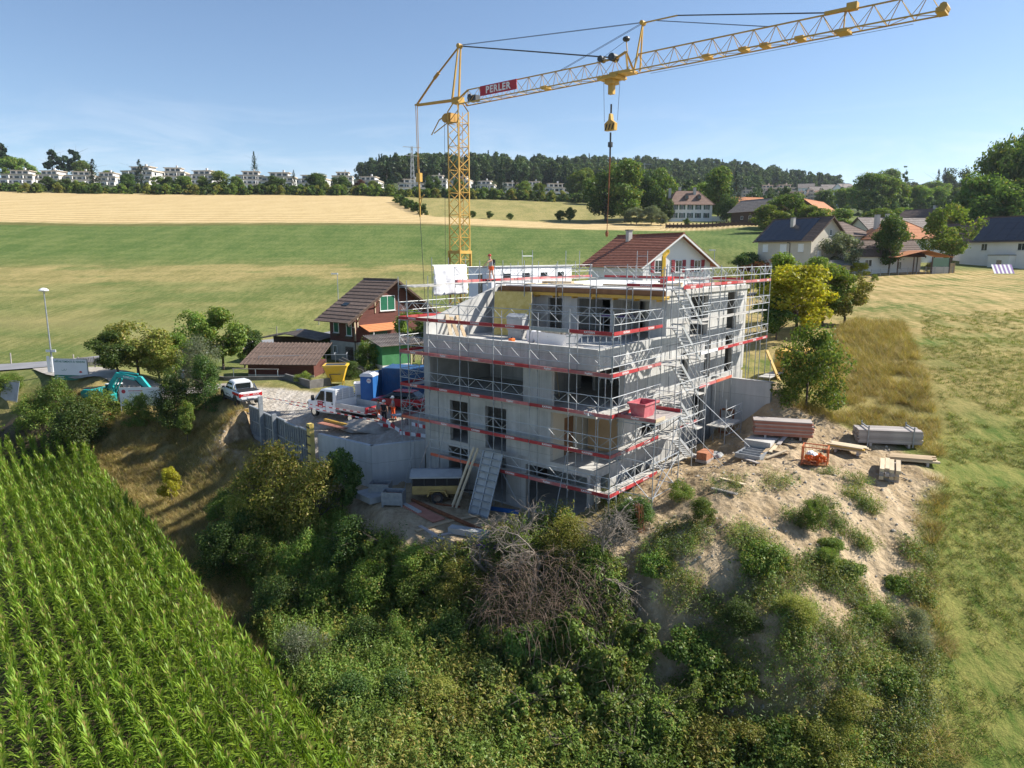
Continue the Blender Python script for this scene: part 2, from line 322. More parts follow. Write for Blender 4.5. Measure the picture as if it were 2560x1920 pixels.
class MB:
    """collects boxes, bars, tubes and prisms into one mesh"""
    def __init__(s): s.v = []; s.f = []
    def add(s, vs, fs):
        n = len(s.v); s.v += [tuple(float(c) for c in p) for p in vs]; s.f += [tuple(i + n for i in f) for f in fs]; return s
    BF = [(0, 3, 2, 1), (4, 5, 6, 7), (0, 1, 5, 4), (1, 2, 6, 5), (2, 3, 7, 6), (3, 0, 4, 7)]
    def box(s, c, size, rz=0.0):
        hx, hy, hz = size[0] / 2, size[1] / 2, size[2] / 2; ca, sa = math.cos(rz), math.sin(rz); o = []
        for z in (-hz, hz):
            for x, y in ((-hx, -hy), (hx, -hy), (hx, hy), (-hx, hy)):
                o.append((c[0] + x * ca - y * sa, c[1] + x * sa + y * ca, c[2] + z))
        return s.add(o, MB.BF)
    def bb(s, x0, x1, y0, y1, z0, z1): return s.box(((x0 + x1) / 2, (y0 + y1) / 2, (z0 + z1) / 2), (abs(x1 - x0), abs(y1 - y0), abs(z1 - z0)))
    def bar(s, p, q, w, h=None, up=(0, 0, 1), taper=1.0):
        p, q = Vector(p), Vector(q); h = h or w; d = (q - p)
        if d.length < 1e-6: return s
        d.normalize(); upv = Vector(up)
        if abs(d.dot(upv)) > 0.98: upv = Vector((1, 0, 0))
        a = d.cross(upv).normalized(); b = a.cross(d).normalized(); o = []
        for c, k in ((p, 1.0), (q, taper)):
            for i, j in ((-1, -1), (1, -1), (1, 1), (-1, 1)): o.append(c + a * (i * w * k / 2) + b * (j * h * k / 2))
        return s.add(o, MB.BF)
    def tube(s, p, q, r, n=6, r2=None, caps=True):
        p, q = Vector(p), Vector(q); d = q - p
        if d.length < 1e-6: return s
        d.normalize(); a = d.orthogonal().normalized(); b = d.cross(a); r2 = r if r2 is None else r2; o = []
        for c, k in ((p, r), (q, r2)):
            for i in range(n):
                t = 2 * math.pi * i / n; o.append(c + a * (k * math.cos(t)) + b * (k * math.sin(t)))
        fs = [(i, (i + 1) % n, n + (i + 1) % n, n + i) for i in range(n)]
        if caps: fs += [tuple(range(n - 1, -1, -1)), tuple(range(n, 2 * n))]
        return s.add(o, fs)
    def path(s, pts, r, n=6, r2=None):
        for i in range(len(pts) - 1):
            k0 = i / (len(pts) - 1); k1 = (i + 1) / (len(pts) - 1)
            ra = r if r2 is None else r + (r2 - r) * k0; rb = r if r2 is None else r + (r2 - r) * k1
            s.tube(pts[i], pts[i + 1], ra, n, rb)
        return s
    def prism(s, poly, axis, a0, a1, poly2=None):
        """poly in the two other axes, swept along axis ('x','y','z') from a0 to a1; poly2 a different far profile"""
        n = len(poly); o = []
        for a, pl in ((a0, poly), (a1, poly2 or poly)):
            for p in pl: o.append({'x': (a, p[0], p[1]), 'y': (p[0], a, p[1]), 'z': (p[0], p[1], a)}[axis])
        fs = [(i, (i + 1) % n, n + (i + 1) % n, n + i) for i in range(n)] + [tuple(range(n - 1, -1, -1)), tuple(range(n, 2 * n))]
        return s.add(o, fs)
    def quad(s, a, b, c, d): return s.add([a, b, c, d], [(0, 1, 2, 3)])
    def lathe(s, prof, c=(0, 0, 0), n=12):
        o = []; m = len(prof)
        for r, z in prof:
            for i in range(n):
                t = 2 * math.pi * i / n; o.append((c[0] + r * math.cos(t), c[1] + r * math.sin(t), c[2] + z))
        fs = [(j * n + i, j * n + (i + 1) % n, (j + 1) * n + (i + 1) % n, (j + 1) * n + i) for j in range(m - 1) for i in range(n)]
        fs += [tuple(range(n - 1, -1, -1)), tuple((m - 1) * n + i for i in range(n))]
        return s.add(o, fs)
    def mesh(s, name, material, smooth=False): return npmesh(name, s.v, s.f, material, smooth)
    def build(s, name, material, parent=None, loc=None, rz=None, smooth=False): return obj(name, s.mesh(name, material, smooth), parent, loc, rz)
def copy_tree(o, parent=None):
    c = o.copy(); COL.objects.link(c); c.parent = parent
    if parent is not None: c.matrix_parent_inverse = o.matrix_parent_inverse
    for ch in list(o.children): copy_tree(ch, c)
    return c
def bevel(o, w=0.02, seg=2):
    m = o.modifiers.new('bevel', 'BEVEL'); m.width = w; m.segments = seg; m.limit_method = 'ANGLE'; return o
_TXT = {}
def lettering(text, size, material, parent, loc, rot, name='lettering', spacing=1.0, shear=0.0, bold=0.0, align='CENTER'):
    key = (text, size, material, shear, bold, spacing, align)
    me = _TXT.get(key)
    if me is None:
        cu = bpy.data.curves.new('lettering', 'FONT'); cu.body = text; cu.size = size; cu.align_x = align; cu.align_y = 'CENTER'
        cu.space_character = spacing; cu.shear = shear; cu.offset = bold; cu.extrude = 0.002; cu.resolution_u = 2
        t = bpy.data.objects.new('lettering_source', cu); COL.objects.link(t)
        me = bpy.data.meshes.new_from_object(t.evaluated_get(bpy.context.evaluated_depsgraph_get()))
        me.name = 'lettering'; me.materials.clear(); me.materials.append(M[material]); bpy.data.objects.remove(t); _TXT[key] = me
    o = bpy.data.objects.new(name, me); o.location = tuple(float(c) for c in loc); o.rotation_euler = rot
    return link(o, parent)
def cellwall(a_list, z_list, solid, t):
    """wall in local (x along, y thickness 0..t, z up) from a cell grid; only outer faces are made"""
    b = MB(); na, nz_ = len(a_list) - 1, len(z_list) - 1
    def S(i, j): return 0 <= i < na and 0 <= j < nz_ and solid[i][j]
    for i in range(na):
        for j in range(nz_):
            if not solid[i][j]: continue
            x0, x1, z0, z1 = a_list[i], a_list[i + 1], z_list[j], z_list[j + 1]
            b.quad((x0, 0, z0), (x1, 0, z0), (x1, 0, z1), (x0, 0, z1)); b.quad((x0, t, z0), (x0, t, z1), (x1, t, z1), (x1, t, z0))
            if not S(i - 1, j): b.quad((x0, 0, z0), (x0, 0, z1), (x0, t, z1), (x0, t, z0))
            if not S(i + 1, j): b.quad((x1, 0, z0), (x1, t, z0), (x1, t, z1), (x1, 0, z1))
            if not S(i, j - 1): b.quad((x0, 0, z0), (x0, t, z0), (x1, t, z0), (x1, 0, z0))
            if not S(i, j + 1): b.quad((x0, 0, z1), (x1, 0, z1), (x1, t, z1), (x0, t, z1))
    return b
def wall_open(a0, a1, z0, z1, opens, t):
    al = sorted(set([a0, a1] + [x for o in opens for x in o[:2] if a0 < x < a1])); zl = sorted(set([z0, z1] + [x for o in opens for x in o[2:4] if z0 < x < z1]))
    sol = [[not any(o[0] <= (al[i] + al[i + 1]) / 2 <= o[1] and o[2] <= (zl[j] + zl[j + 1]) / 2 <= o[3] for o in opens) for j in range(len(zl) - 1)] for i in range(len(al) - 1)]
    return cellwall(al, zl, sol, t)
# smooth value noise on numpy arrays
_PERM = np.random.default_rng(3).random((257, 257))
def vnoise(x, y):
    xi, yi = np.floor(x).astype(int), np.floor(y).astype(int); fx, fy = x - xi, y - yi
    fx, fy = fx * fx * (3 - 2 * fx), fy * fy * (3 - 2 * fy); g = lambda a, b: _PERM[a % 257, b % 257]
    return (g(xi, yi) * (1 - fx) + g(xi + 1, yi) * fx) * (1 - fy) + (g(xi, yi + 1) * (1 - fx) + g(xi + 1, yi + 1) * fx) * fy
def fbm(x, y, o=4):
    s = 0; a = 0.5; f = 1.0
    for i in range(o): s = s + a * (vnoise(x * f + 17.3 * i, y * f + 5.1 * i) - 0.5) * 2; a *= 0.5; f *= 2.03
    return s
def sstep(a, b, x):
    t = np.clip((x - a) / (b - a), 0, 1); return t * t * (3 - 2 * t)
def poly_sd(px, py, poly):
    """signed distance to a polygon, negative inside"""
    px, py = np.asarray(px, float), np.asarray(py, float); d = np.full(px.shape, 1e9); ins = np.zeros(px.shape, bool); n = len(poly)
    for i in range(n):
        ax, ay = poly[i][:2]; bx, by = poly[(i + 1) % n][:2]; ex, ey = bx - ax, by - ay
        t = np.clip(((px - ax) * ex + (py - ay) * ey) / (ex * ex + ey * ey + 1e-12), 0, 1)
        d = np.minimum(d, np.hypot(px - ax - t * ex, py - ay - t * ey))
        c = ((ay > py) != (by > py)) & (px < (bx - ax) * (py - ay) / (by - ay + 1e-12) + ax); ins ^= c
    return np.where(ins, -d, d)
# ------------------------------------------------------------------ terrain: surveyed heights, thin-plate spline in (bearing, log distance)
_ctl = []
def _c(px, py, z): _ctl.append(at(px, py, z))
def _f(px, py, d): _ctl.append(atd(px, py, d))
for px, py, z in [
    # hollow in front
    (1280, 1900, -1.6), (1000, 1900, -1.6), (1600, 1900, -1.5), (1900, 1900, -1.3), (2200, 1900, -1.0), (1280, 1700, -1.2), (1000, 1700, -1.3), (1500, 1720, -0.6), (1700, 1760, -0.3),
    (1280, 1560, -0.3), (1000, 1520, -0.7), (800, 1500, -1.0), (1500, 1560, 0.8), (1250, 1440, 1.4), (1000, 1400, 1.2), (800, 1380, -0.1), (1420, 1440, 1.9),
    # spoil mound
    (1640, 1500, 2.2), (1740, 1400, 3.6), (1900, 1620, 1.7), (2100, 1720, 0.9), (2100, 1500, 2.5), (2000, 1400, 3.5), (2200, 1400, 3.1), (1800, 1270, 4.7), (2000, 1230, 5.0), (2100, 1260, 4.7),
    (1650, 1310, 3.9), (1640, 1257, 4.0), (1900, 1150, 5.2), (2100, 1130, 5.15), (1800, 1170, 4.9), (2250, 1180, 5.0), (1700, 1170, 4.4), (1560, 1330, 3.2), (2020, 1290, 4.6), (1760, 1620, 1.1),
    (1900, 1330, 4.35), (2200, 1270, 4.3), (2260, 1320, 3.75), (1820, 1480, 2.8),
    # field on the far side of the mound
    (2300, 1700, 0.6), (2300, 1500, 2.0), (2350, 1900, -0.7), (2560, 1900, -0.6), (2560, 1600, 1.3), (2400, 1300, 3.6), (2560, 1300, 3.7), (2350, 1100, 5.4), (2560, 1100, 5.5), (2300, 1000, 6.6), (2560, 1000, 6.7),
    (2300, 900, 8.0), (2560, 900, 8.1), (2300, 800, 9.7), (2560, 800, 9.9), (2100, 900, 7.9), (2100, 1000, 6.6), (2000, 1010, 6.7), (1950, 1060, 6.0), (2050, 820, 9.2), (1930, 960, 7.6), (2150, 690, 12.2), (2500, 690, 12.4), (2300, 735, 11.2),
    (1850, 1090, 5.2),
    # maize and the bank above it
    (0, 1900, -1.3), (0, 1550, -1.3), (0, 1300, -1.3), (300, 1900, -1.3), (300, 1550, -1.3), (560, 1750, -1.3), (100, 1180, -1.3), (330, 1300, -1.3), (720, 1850, -1.35), (480, 1490, -1.25),
    (420, 1200, -0.7), (300, 1090, 0.2), (520, 1290, -0.3), (560, 1170, 1.0), (660, 1320, 0.1), (450, 1080, 1.6), (120, 1060, 0.8), (0, 1060, 0.6), (640, 1200, 1.4),
    # site yard, lane and gardens
    (700, 1000, 4.0), (900, 1050, 3.95), (1000, 1000, 4.0), (650, 1010, 3.95), (540, 1010, 3.8), (300, 985, 3.75), (330, 1003, 3.6), (250, 1000, 3.5), (150, 972, 3.75), (450, 1000, 3.75), (0, 935, 3.8), (100, 1010, 2.8), (0, 1000, 2.4), (400, 1030, 2.6), (560, 1050, 3.0),
    (850, 905, 4.2), (760, 930, 4.3), (640, 950, 4.3), (520, 945, 4.3), (400, 945, 4.1), (801, 836, 5.0), (640, 860, 4.6), (400, 900, 4.2), (100, 920, 3.9), (960, 900, 4.4),
    # meadow
    (0, 880, 4.6), (0, 800, 6.6), (0, 720, 10.0), (300, 880, 4.7), (640, 800, 6.6), (640, 720, 10.2), (900, 780, 7.2), (1100, 720, 10.3), (1300, 760, 8.2), (1500, 760, 8.0), (1500, 700, 11.0), (1700, 760, 8.4), (1750, 700, 10.8),
    (1900, 760, 9.6)]: _c(px, py, z)
_yard = [P(3, 17, 4.0), P(8, 18, 4.0), P(14, 18, 4.1), P(4, 22, 4.0), P(20, 10, 6.3), P(21, 1, 7.0), P(24, 14, 5.8), P(16, -2.5, 7.3), P(12, -3.0, 5.3), P(8, -2.2, 4.6), P(15, -1.0, 5.0)]
_ctl += [np.array(p) for p in _yard]
for px, py, d in [(0, 640, 185), (640, 640, 185), (1100, 640, 185), (1500, 640, 180), (1800, 640, 172), (0, 555, 250), (640, 556, 250), (1100, 558, 250), (1500, 574, 250), (1800, 578, 245),
    (0, 515, 310), (640, 520, 310), (0, 480, 385), (640, 488, 385), (900, 492, 380), (1100, 502, 370), (1300, 512, 360), (1300, 545, 300), (1500, 545, 310), (1700, 552, 290), (1850, 566, 250), (2000, 600, 200), (2200, 632, 185),
    (2450, 645, 180), (2100, 585, 260), (2400, 600, 260), (2560, 640, 185), (1900, 520, 420), (2150, 530, 420), (2450, 540, 400),
    (0, 462, 470), (300, 462, 480), (640, 466, 500), (900, 465, 520), (1200, 470, 520), (1450, 480, 560), (1700, 490, 700), (0, 478, 650), (600, 480, 700), (1000, 440, 760), (1300, 432, 820), (1600, 436, 950), (1800, 436, 1050), (2000, 468, 1100),
    (2250, 500, 900), (2500, 506, 900), (1300, 470, 1400), (0, 500, 1400), (2500, 515, 1500), (600, 500, 2400), (2000, 500, 2400)]: _f(px, py, d)
_ctl = np.array(_ctl)
def _pol(x, y): return np.arctan2(x, y), 0.5 * np.log(x * x + y * y + 1e-9)
_ct, _cl = _pol(_ctl[:, 0], _ctl[:, 1])
def _tk(r2): return np.where(r2 > 1e-12, r2 * np.log(r2 + 1e-12), 0.0)
_N = len(_ctl)
# heights are fitted as slope (rise over distance), which keeps far and near points in proportion
_val = (_ctl[:, 2] - EYE) / np.exp(_cl)
_K = _tk((_ct[:, None] - _ct[None]) ** 2 + (_cl[:, None] - _cl[None]) ** 2) + np.eye(_N) * 2e-4
_Q = np.stack([np.ones(_N), _ct, _cl], 1)
_A = np.block([[_K, _Q], [_Q.T, np.zeros((3, 3))]])
_W = np.linalg.solve(_A, np.concatenate([_val, np.zeros(3)]))
def base_z(x, y):
    x, y = np.asarray(x, float), np.asarray(y, float); sh = x.shape; t, l = _pol(x.ravel(), y.ravel())
    l = np.clip(l, math.log(9), None); o = np.empty(len(t))
    for s in range(0, len(t), 20000):
        e = slice(s, s + 20000); k = _tk((t[e, None] - _ct[None]) ** 2 + (l[e, None] - _cl[None]) ** 2)
        o[e] = k @ _W[:_N] + _W[_N] + _W[_N + 1] * t[e] + _W[_N + 2] * l[e]
    return (EYE + o * np.exp(l)).reshape(sh)
# retaining wall line of the yard (top edge), from the formwork's end to the building
WALL = [np.array([-20.1, 53.0]), np.array([-12.55, 44.12]), np.array([-8.5, 41.13]), P(1.1, 13.9)[:2]]
PIT = [tuple(WALL[0] + (0.5, 0.6)), tuple(WALL[1] + (0.2, 0.2)), tuple(WALL[2] + (0.1, 0.25)), tuple(P(1.2, 14.0)[:2]), tuple(P(20.9, 14.0)[:2]), tuple(P(20.9, 1.3)[:2]), tuple(P(0.8, 1.2)[:2]), tuple(P(-1.5, 1.5)[:2]), tuple(P(-5.5, 4)[:2]), tuple(P(-7.0, 9)[:2]),
       tuple(P(-6.5, 15)[:2]), (-14.8, 41.5), (-21.5, 51.0)]
MOUND = [tuple(at(*q)[:2]) for q in [(1480, 1330, 3), (1560, 1560, .8), (1640, 1800, -.3), (1900, 1790, .2), (2060, 1770, .4), (2190, 1740, .7), (2310, 1600, 1.4), (2310, 1400, 3.0), (2330, 1180, 5.0), (2200, 1110, 5.3), (2060, 1040, 6.1), (1960, 1000, 6.8),
         (1925, 940, 7.8)]] + [tuple(P(15, 1)[:2]), tuple(P(-1, 0.5)[:2])]
HEAP = at(592, 1085, 2.6)[:2]
def ground_z(x, y):
    x, y = np.asarray(x, float), np.asarray(y, float)
    z = base_z(x, y)
    z = z + 2.0 * np.exp(-(((x - HEAP[0]) / 2.0) ** 2 + ((y - HEAP[1]) / 2.6) ** 2))
    d = np.clip(poly_sd(x, y, PIT), 0, None)
    z = np.minimum(z, 2.1 + 9.0 * d)
    near = sstep(130, 60, y) * (np.abs(x) < 70)
    m = sstep(0.6, -1.2, poly_sd(x, y, MOUND)) * near
    z = z + m * (0.26 * fbm(x * 0.5, y * 0.5) + 0.20 * fbm(x * 1.5, y * 1.5 + 9) - 0.16 * np.abs(fbm(x * 1.1 + 0.5 * y, y * 0.35 + 3))) + near * 0.10 * fbm(x * 0.35 + 40, y * 0.35)
    return z
def gz(x, y): return float(ground_z(np.array([x]), np.array([y]))[0])
def on_ground(px, py, z0):
    """point of the sight line that lies on the built ground, starting from an estimated height"""
    p = at(px, py, z0)
    for _ in range(12): p = at(px, py, 0.5 * p[2] + 0.5 * gz(p[0], p[1]))
    p[2] = gz(p[0], p[1]); return p

# polar sheet, finer where the ground is close
_th = np.concatenate([np.radians(np.linspace(-85, -39, 24, endpoint=False)), np.radians(np.linspace(-39, 39, 420)), np.radians(np.linspace(39.5, 85, 24))])
_d = [7.0]
while _d[-1] < 3200:
    q = _d[-1]; _d.append(q + (min(max(q * q / 6000.0, 0.08), 0.013 * q) if q > 13 else 0.5))
_d = np.array(_d)
TH, DD = np.meshgrid(_th, _d)
GX, GY = DD * np.sin(TH), DD * np.cos(TH)
GZ = ground_z(GX, GY)
# --- surface zones
def lerp(a, b, m): return a + (np.asarray(b)[None, None] - a) * m[..., None] if np.ndim(b) == 1 else a + (b - a) * m[..., None]
n_big = fbm(GX * 0.02, GY * 0.035, 4); n_mid = fbm(GX * 0.09 + 7, GY * 0.2, 4); n_sml = fbm(GX * 0.45, GY * 0.45, 4)
def col(c): return np.broadcast_to(np.array(c, float), GX.shape + (3,)).copy()
CA, CB = col((0.070, 0.118, 0.027)), col((0.150, 0.185, 0.056))
# meadow: fresh green at the top, dry patches lower down
dry = np.clip(sstep(188, 150, GY + 14 * n_big + 6 * n_mid) * 0.34 + 0.40 * n_mid * sstep(190, 130, GY), 0, 1)
tanp = sstep(0.15, 0.6, np.exp(-((GY - 158 - 0.05 * GX) / 14.0) ** 2) * (1.05 + 1.3 * n_mid) * sstep(5, -45, GX)) * 0.8
strip = sstep(0.35, 0.75, np.exp(-((GY - 128) / 6.0) ** 2) * (0.7 + n_mid)) * 0.5
dry = np.clip(np.maximum(np.maximum(dry, tanp), strip), 0, 1)
CA = lerp(CA, (0.225, 0.195, 0.070), dry); CB = lerp(CB, (0.40, 0.31, 0.135), dry)
low = sstep(96, 84, GY + 0.22 * GX) * sstep(80, 90, GY + 0.2 * GX); CA = lerp(CA, (0.27, 0.23, 0.10), low * 0.7)
m = sstep(246, 250, GY + 1.5 * n_mid - 0.012 * np.abs(GX)); up = m.copy()
CA = lerp(CA, (0.115, 0.115, 0.035), sstep(241, 244, GY) * (1 - m) * (GX < 20)); CB = lerp(CB, (0.16, 0.15, 0.05), sstep(241, 244, GY) * (1 - m) * (GX < 20))
CA = lerp(CA, (0.42, 0.31, 0.145), m); CB = lerp(CB, (0.56, 0.43, 0.225), m)       # stubble
HB0, HB1 = atd(995, 497, 350), atd(1058, 533, 290)
hx = HB0[0] + (GY - HB0[1]) * (HB1[0] - HB0[0]) / (HB1[1] - HB0[1])
past = sstep(0, 4, GX - hx) * sstep(278, 284, GY + 2 * n_mid)
CA = lerp(CA, (0.19, 0.185, 0.062), past); CB = lerp(CB, (0.33, 0.275, 0.11), past)
villa = sstep(60, 75, GX) * sstep(268, 275, GY)
CA = lerp(CA, (0.10, 0.14, 0.035), villa); CB = lerp(CB, (0.17, 0.18, 0.055), villa)
far = sstep(385, 392, GY); CA = lerp(CA, (0.06, 0.085, 0.03), far); CB = lerp(CB, (0.10, 0.12, 0.045), far)
# right-hand mown field and the green bank below it
rf = sstep(6, 14, GX - 0.20 * (GY - 30)) * sstep(150, 138, GY)
patch = np.clip(0.5 + 0.9 * n_mid + 0.5 * n_sml, 0, 1)
rc1 = lerp(col((0.085, 0.135, 0.024)), (0.30, 0.225, 0.085), patch * sstep(22, 60, GY)); rc2 = lerp(col((0.24, 0.235, 0.065)), (0.50, 0.365, 0.17), sstep(26, 90, GY + 20 * n_mid))
CA = CA + (rc1 - CA) * rf[..., None]; CB = CB + (rc2 - CB) * rf[..., None]
# banks, thicket floor, maize soil
bank = sstep(66, 58, GY + 0.12 * (GX + 20)) * sstep(12, 6, GX - 0.20 * (GY - 30))
CA = lerp(CA, (0.15, 0.125, 0.05), bank); CB = lerp(CB, (0.29, 0.22, 0.095), bank)
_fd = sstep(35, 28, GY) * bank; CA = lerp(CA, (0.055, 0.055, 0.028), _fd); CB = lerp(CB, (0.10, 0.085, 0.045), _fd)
MAIZE_EDGE0, MAIZE_DIR = np.array([-4.19, 18.87]), np.array([-0.638, 0.770])
MAIZE_NRM = np.array([-0.770, -0.638])
mz = sstep(-0.3, 0.4, (GX - MAIZE_EDGE0[0]) * MAIZE_NRM[0] + (GY - MAIZE_EDGE0[1]) * MAIZE_NRM[1]) * sstep(64, 62, GY)
CA = lerp(CA, (0.07, 0.055, 0.036), mz); CB = lerp(CB, (0.12, 0.095, 0.06), mz)
# bare earth: mound, pit, heap
earth = np.maximum(sstep(0.5, -0.5, poly_sd(GX, GY, MOUND) + 1.0 * n_sml + 0.6 * n_mid), sstep(0.6, -0.2, poly_sd(GX, GY, PIT) + 0.7 * n_sml))
earth = np.maximum(earth, sstep(0.35, 0.6, np.exp(-(((GX - HEAP[0]) / 2.6) ** 2 + ((GY - HEAP[1]) / 3.4) ** 2)) + 0.25 * n_sml))
earth = earth * sstep(80, 70, GY)
CA = lerp(CA, (0.29, 0.215, 0.125), earth); CB = lerp(CB, (0.48, 0.375, 0.245), earth)
# gravel yard
YARD = [tuple(WALL[0] + (-1.5, 2.5)), tuple(WALL[0] + (.3, .6)), tuple(WALL[1] + (.2, .2)), tuple(WALL[2] + (.1, .2)), tuple(P(1.5, 13.9)[:2]), tuple(P(12, 14)[:2]), tuple(P(21, 18)[:2]), tuple(P(19, 24)[:2]), tuple(P(14, 27)[:2]), (-15.5, 60.5), (-20.5, 61.5), (-24.5, 60.5)]
gv = sstep(0.5, -0.5, poly_sd(GX, GY, YARD) + 0.6 * n_sml)
CA = lerp(CA, (0.33, 0.295, 0.245), gv); CB = lerp(CB, (0.50, 0.465, 0.41), gv)
nr, nc = GX.shape
V = np.stack([GX, GY, GZ], -1).reshape(-1, 3)
ii = (np.arange(nr - 1)[:, None] * nc + np.arange(nc - 1)[None]).ravel()
me = npmesh('ground', V, np.stack([ii, ii + nc, ii + nc + 1, ii + 1], 1)[:, ::-1].copy(), None, True)
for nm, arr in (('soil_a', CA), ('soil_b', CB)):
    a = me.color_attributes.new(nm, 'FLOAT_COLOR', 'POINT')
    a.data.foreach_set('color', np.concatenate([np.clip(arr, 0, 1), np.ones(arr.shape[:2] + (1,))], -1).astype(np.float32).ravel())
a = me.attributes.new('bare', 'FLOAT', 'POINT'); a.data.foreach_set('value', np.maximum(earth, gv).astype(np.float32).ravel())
gm = bpy.data.materials.new('ground'); gm.use_nodes = True; nt = gm.node_tree; nt.nodes.clear(); L = nt.links.new
out = _n(nt, 'ShaderNodeOutputMaterial'); bs = _n(nt, 'ShaderNodeBsdfPrincipled'); L(bs.outputs[0], out.inputs[0]); bs.inputs['Roughness'].default_value = 0.95; bs.inputs['Specular IOR Level'].default_value = 0.1
A1, A2, A3 = [_n(nt, 'ShaderNodeAttribute', attribute_name=k) for k in ('soil_a', 'soil_b', 'bare')]
geo = _n(nt, 'ShaderNodeNewGeometry')
def noise(scale, detail, rough=0.65, vec=None):
    q = _n(nt, 'ShaderNodeTexNoise'); q.inputs['Scale'].default_value = scale; q.inputs['Detail'].default_value = detail; q.inputs['Roughness'].default_value = rough
    L(vec or geo.outputs['Position'], q.inputs['Vector']); return q.outputs['Fac']
mpn = _n(nt, 'ShaderNodeMapping'); mpn.inputs['Scale'].default_value = (1.0, 0.35, 1.0); mpn.inputs['Rotation'].default_value = (0, 0, 1.5); L(geo.outputs['Position'], mpn.inputs['Vector'])
f1 = noise(1.4, 8, 0.72); f2 = noise(0.16, 5, 0.6, mpn.outputs['Vector']); f3 = noise(5.0, 5, 0.7)
ad = _n(nt, 'ShaderNodeMath', operation='ADD'); L(f1, ad.inputs[0]); L(f2, ad.inputs[1])
mp2 = _n(nt, 'ShaderNodeMapping'); mp2.inputs['Scale'].default_value = (1.6, 0.32, 1.0); L(geo.outputs['Position'], mp2.inputs['Vector'])
f4 = noise(1.0, 7, 0.78, mp2.outputs['Vector']); f34 = _n(nt, 'ShaderNodeMath', operation='MULTIPLY_ADD'); L(f4, f34.inputs[0]); f34.inputs[1].default_value = 1.6; f34.inputs[2].default_value = -0.3
ad2 = _n(nt, 'ShaderNodeMath', operation='ADD'); L(ad.outputs[0], ad2.inputs[0]); L(f34.outputs[0], ad2.inputs[1])
mr = _n(nt, 'ShaderNodeMapRange'); mr.inputs['From Min'].default_value = 1.30; mr.inputs['From Max'].default_value = 1.74; L(ad2.outputs[0], mr.inputs['Value'])
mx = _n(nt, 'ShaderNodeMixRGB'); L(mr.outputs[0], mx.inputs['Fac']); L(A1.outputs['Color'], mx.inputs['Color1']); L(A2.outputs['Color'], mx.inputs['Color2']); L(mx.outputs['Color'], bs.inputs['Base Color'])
vor = _n(nt, 'ShaderNodeTexVoronoi'); vor.inputs['Scale'].default_value = 3.2; L(geo.outputs['Position'], vor.inputs['Vector'])
hb = _n(nt, 'ShaderNodeMath', operation='MULTIPLY_ADD'); L(vor.outputs['Distance'], hb.inputs[0]); L(A3.outputs['Fac'], hb.inputs[1]); L(f1, hb.inputs[2])
hb2 = _n(nt, 'ShaderNodeMath', operation='ADD'); L(hb.outputs[0], hb2.inputs[0]); L(f3, hb2.inputs[1])
bp = _n(nt, 'ShaderNodeBump'); bp.inputs['Strength'].default_value = 0.55; bp.inputs['Distance'].default_value = 0.22; L(hb2.outputs[0], bp.inputs['Height']); L(bp.outputs['Normal'], bs.inputs['Normal'])
st_ph = np.where(GX > 0.20 * (GY - 30) + 8, (GX * 0.95 - GY * 0.30 + 1.2 * n_big) / 1.7, (GY + 0.06 * GX + 3 * n_big) / 7.0); st_am = np.clip(rf * 0.04 + up * 0.30 * (1 - past) + 0.05 * (GY > 90), 0, 1) * (1 - np.maximum(earth, gv))
for nm, arr in (('swath_phase', st_ph), ('swath_amount', st_am)):
    a = me.attributes.new(nm, 'FLOAT', 'POINT'); a.data.foreach_set('value', arr.astype(np.float32).ravel())
P1, P2 = [_n(nt, 'ShaderNodeAttribute', attribute_name=k) for k in ('swath_phase', 'swath_amount')]
tw = _n(nt, 'ShaderNodeMath', operation='MULTIPLY'); tw.inputs[1].default_value = 6.2832; L(P1.outputs['Fac'], tw.inputs[0]); sn = _n(nt, 'ShaderNodeMath', operation='SINE'); L(tw.outputs[0], sn.inputs[0])
sa = _n(nt, 'ShaderNodeMath', operation='MULTIPLY_ADD'); L(sn.outputs[0], sa.inputs[0]); L(P2.outputs['Fac'], sa.inputs[1]); L(ad2.outputs[0], sa.inputs[2]); L(sa.outputs[0], mr.inputs['Value'])
me.materials.append(gm)
tag(obj('ground', me), kind='structure')

# ------------------------------------------------------------------ lane: asphalt strip laid on the ground
def lane(name, pts, width, material, lift=0.05):
    pts = [np.array(p[:2], float) for p in pts]; dense = []
    for i in range(len(pts) - 1):
        n = max(2, int(np.linalg.norm(pts[i + 1] - pts[i]) / 0.8))
        for k in range(n): dense.append(pts[i] + (pts[i + 1] - pts[i]) * k / n)
    dense.append(pts[-1]); dense = np.array(dense)
    for _ in range(6): dense[1:-1] = (dense[:-2] + 2 * dense[1:-1] + dense[2:]) / 4
    t = np.gradient(dense, axis=0); t /= np.linalg.norm(t, axis=1)[:, None]; nn = np.stack([-t[:, 1], t[:, 0]], 1)
    ks = np.linspace(-1, 1, 7); g = dense[:, None] + nn[:, None] * (ks[None, :, None] * width / 2)
    zz = ground_z(g[..., 0], g[..., 1]); zz = zz.max(1, keepdims=True) * 0.5 + zz * 0.5 + lift
    v = np.concatenate([g, zz[..., None]], -1).reshape(-1, 3); n, k = len(dense), 7
    i0 = (np.arange(n - 1)[:, None] * k + np.arange(k - 1)[None]).ravel()
    o = obj(name, npmesh(name, v, np.stack([i0, i0 + 1, i0 + k + 1, i0 + k], 1), material, True)); return tag(o, kind='structure')
lane('road', [(-75, 74), (-58, 76), (-50, 78), (-40, 84.5), (-30, 95), (-24, 101), (-12, 108), (5, 113), (25, 118), (50, 126)], 4.6, 'asphalt')
lane('access_road', [(-50, 75.5), (-46, 71.0), (-40, 66.0), (-32, 62.8), (-25.5, 61.0)], 3.4, 'gravel', 0.04)
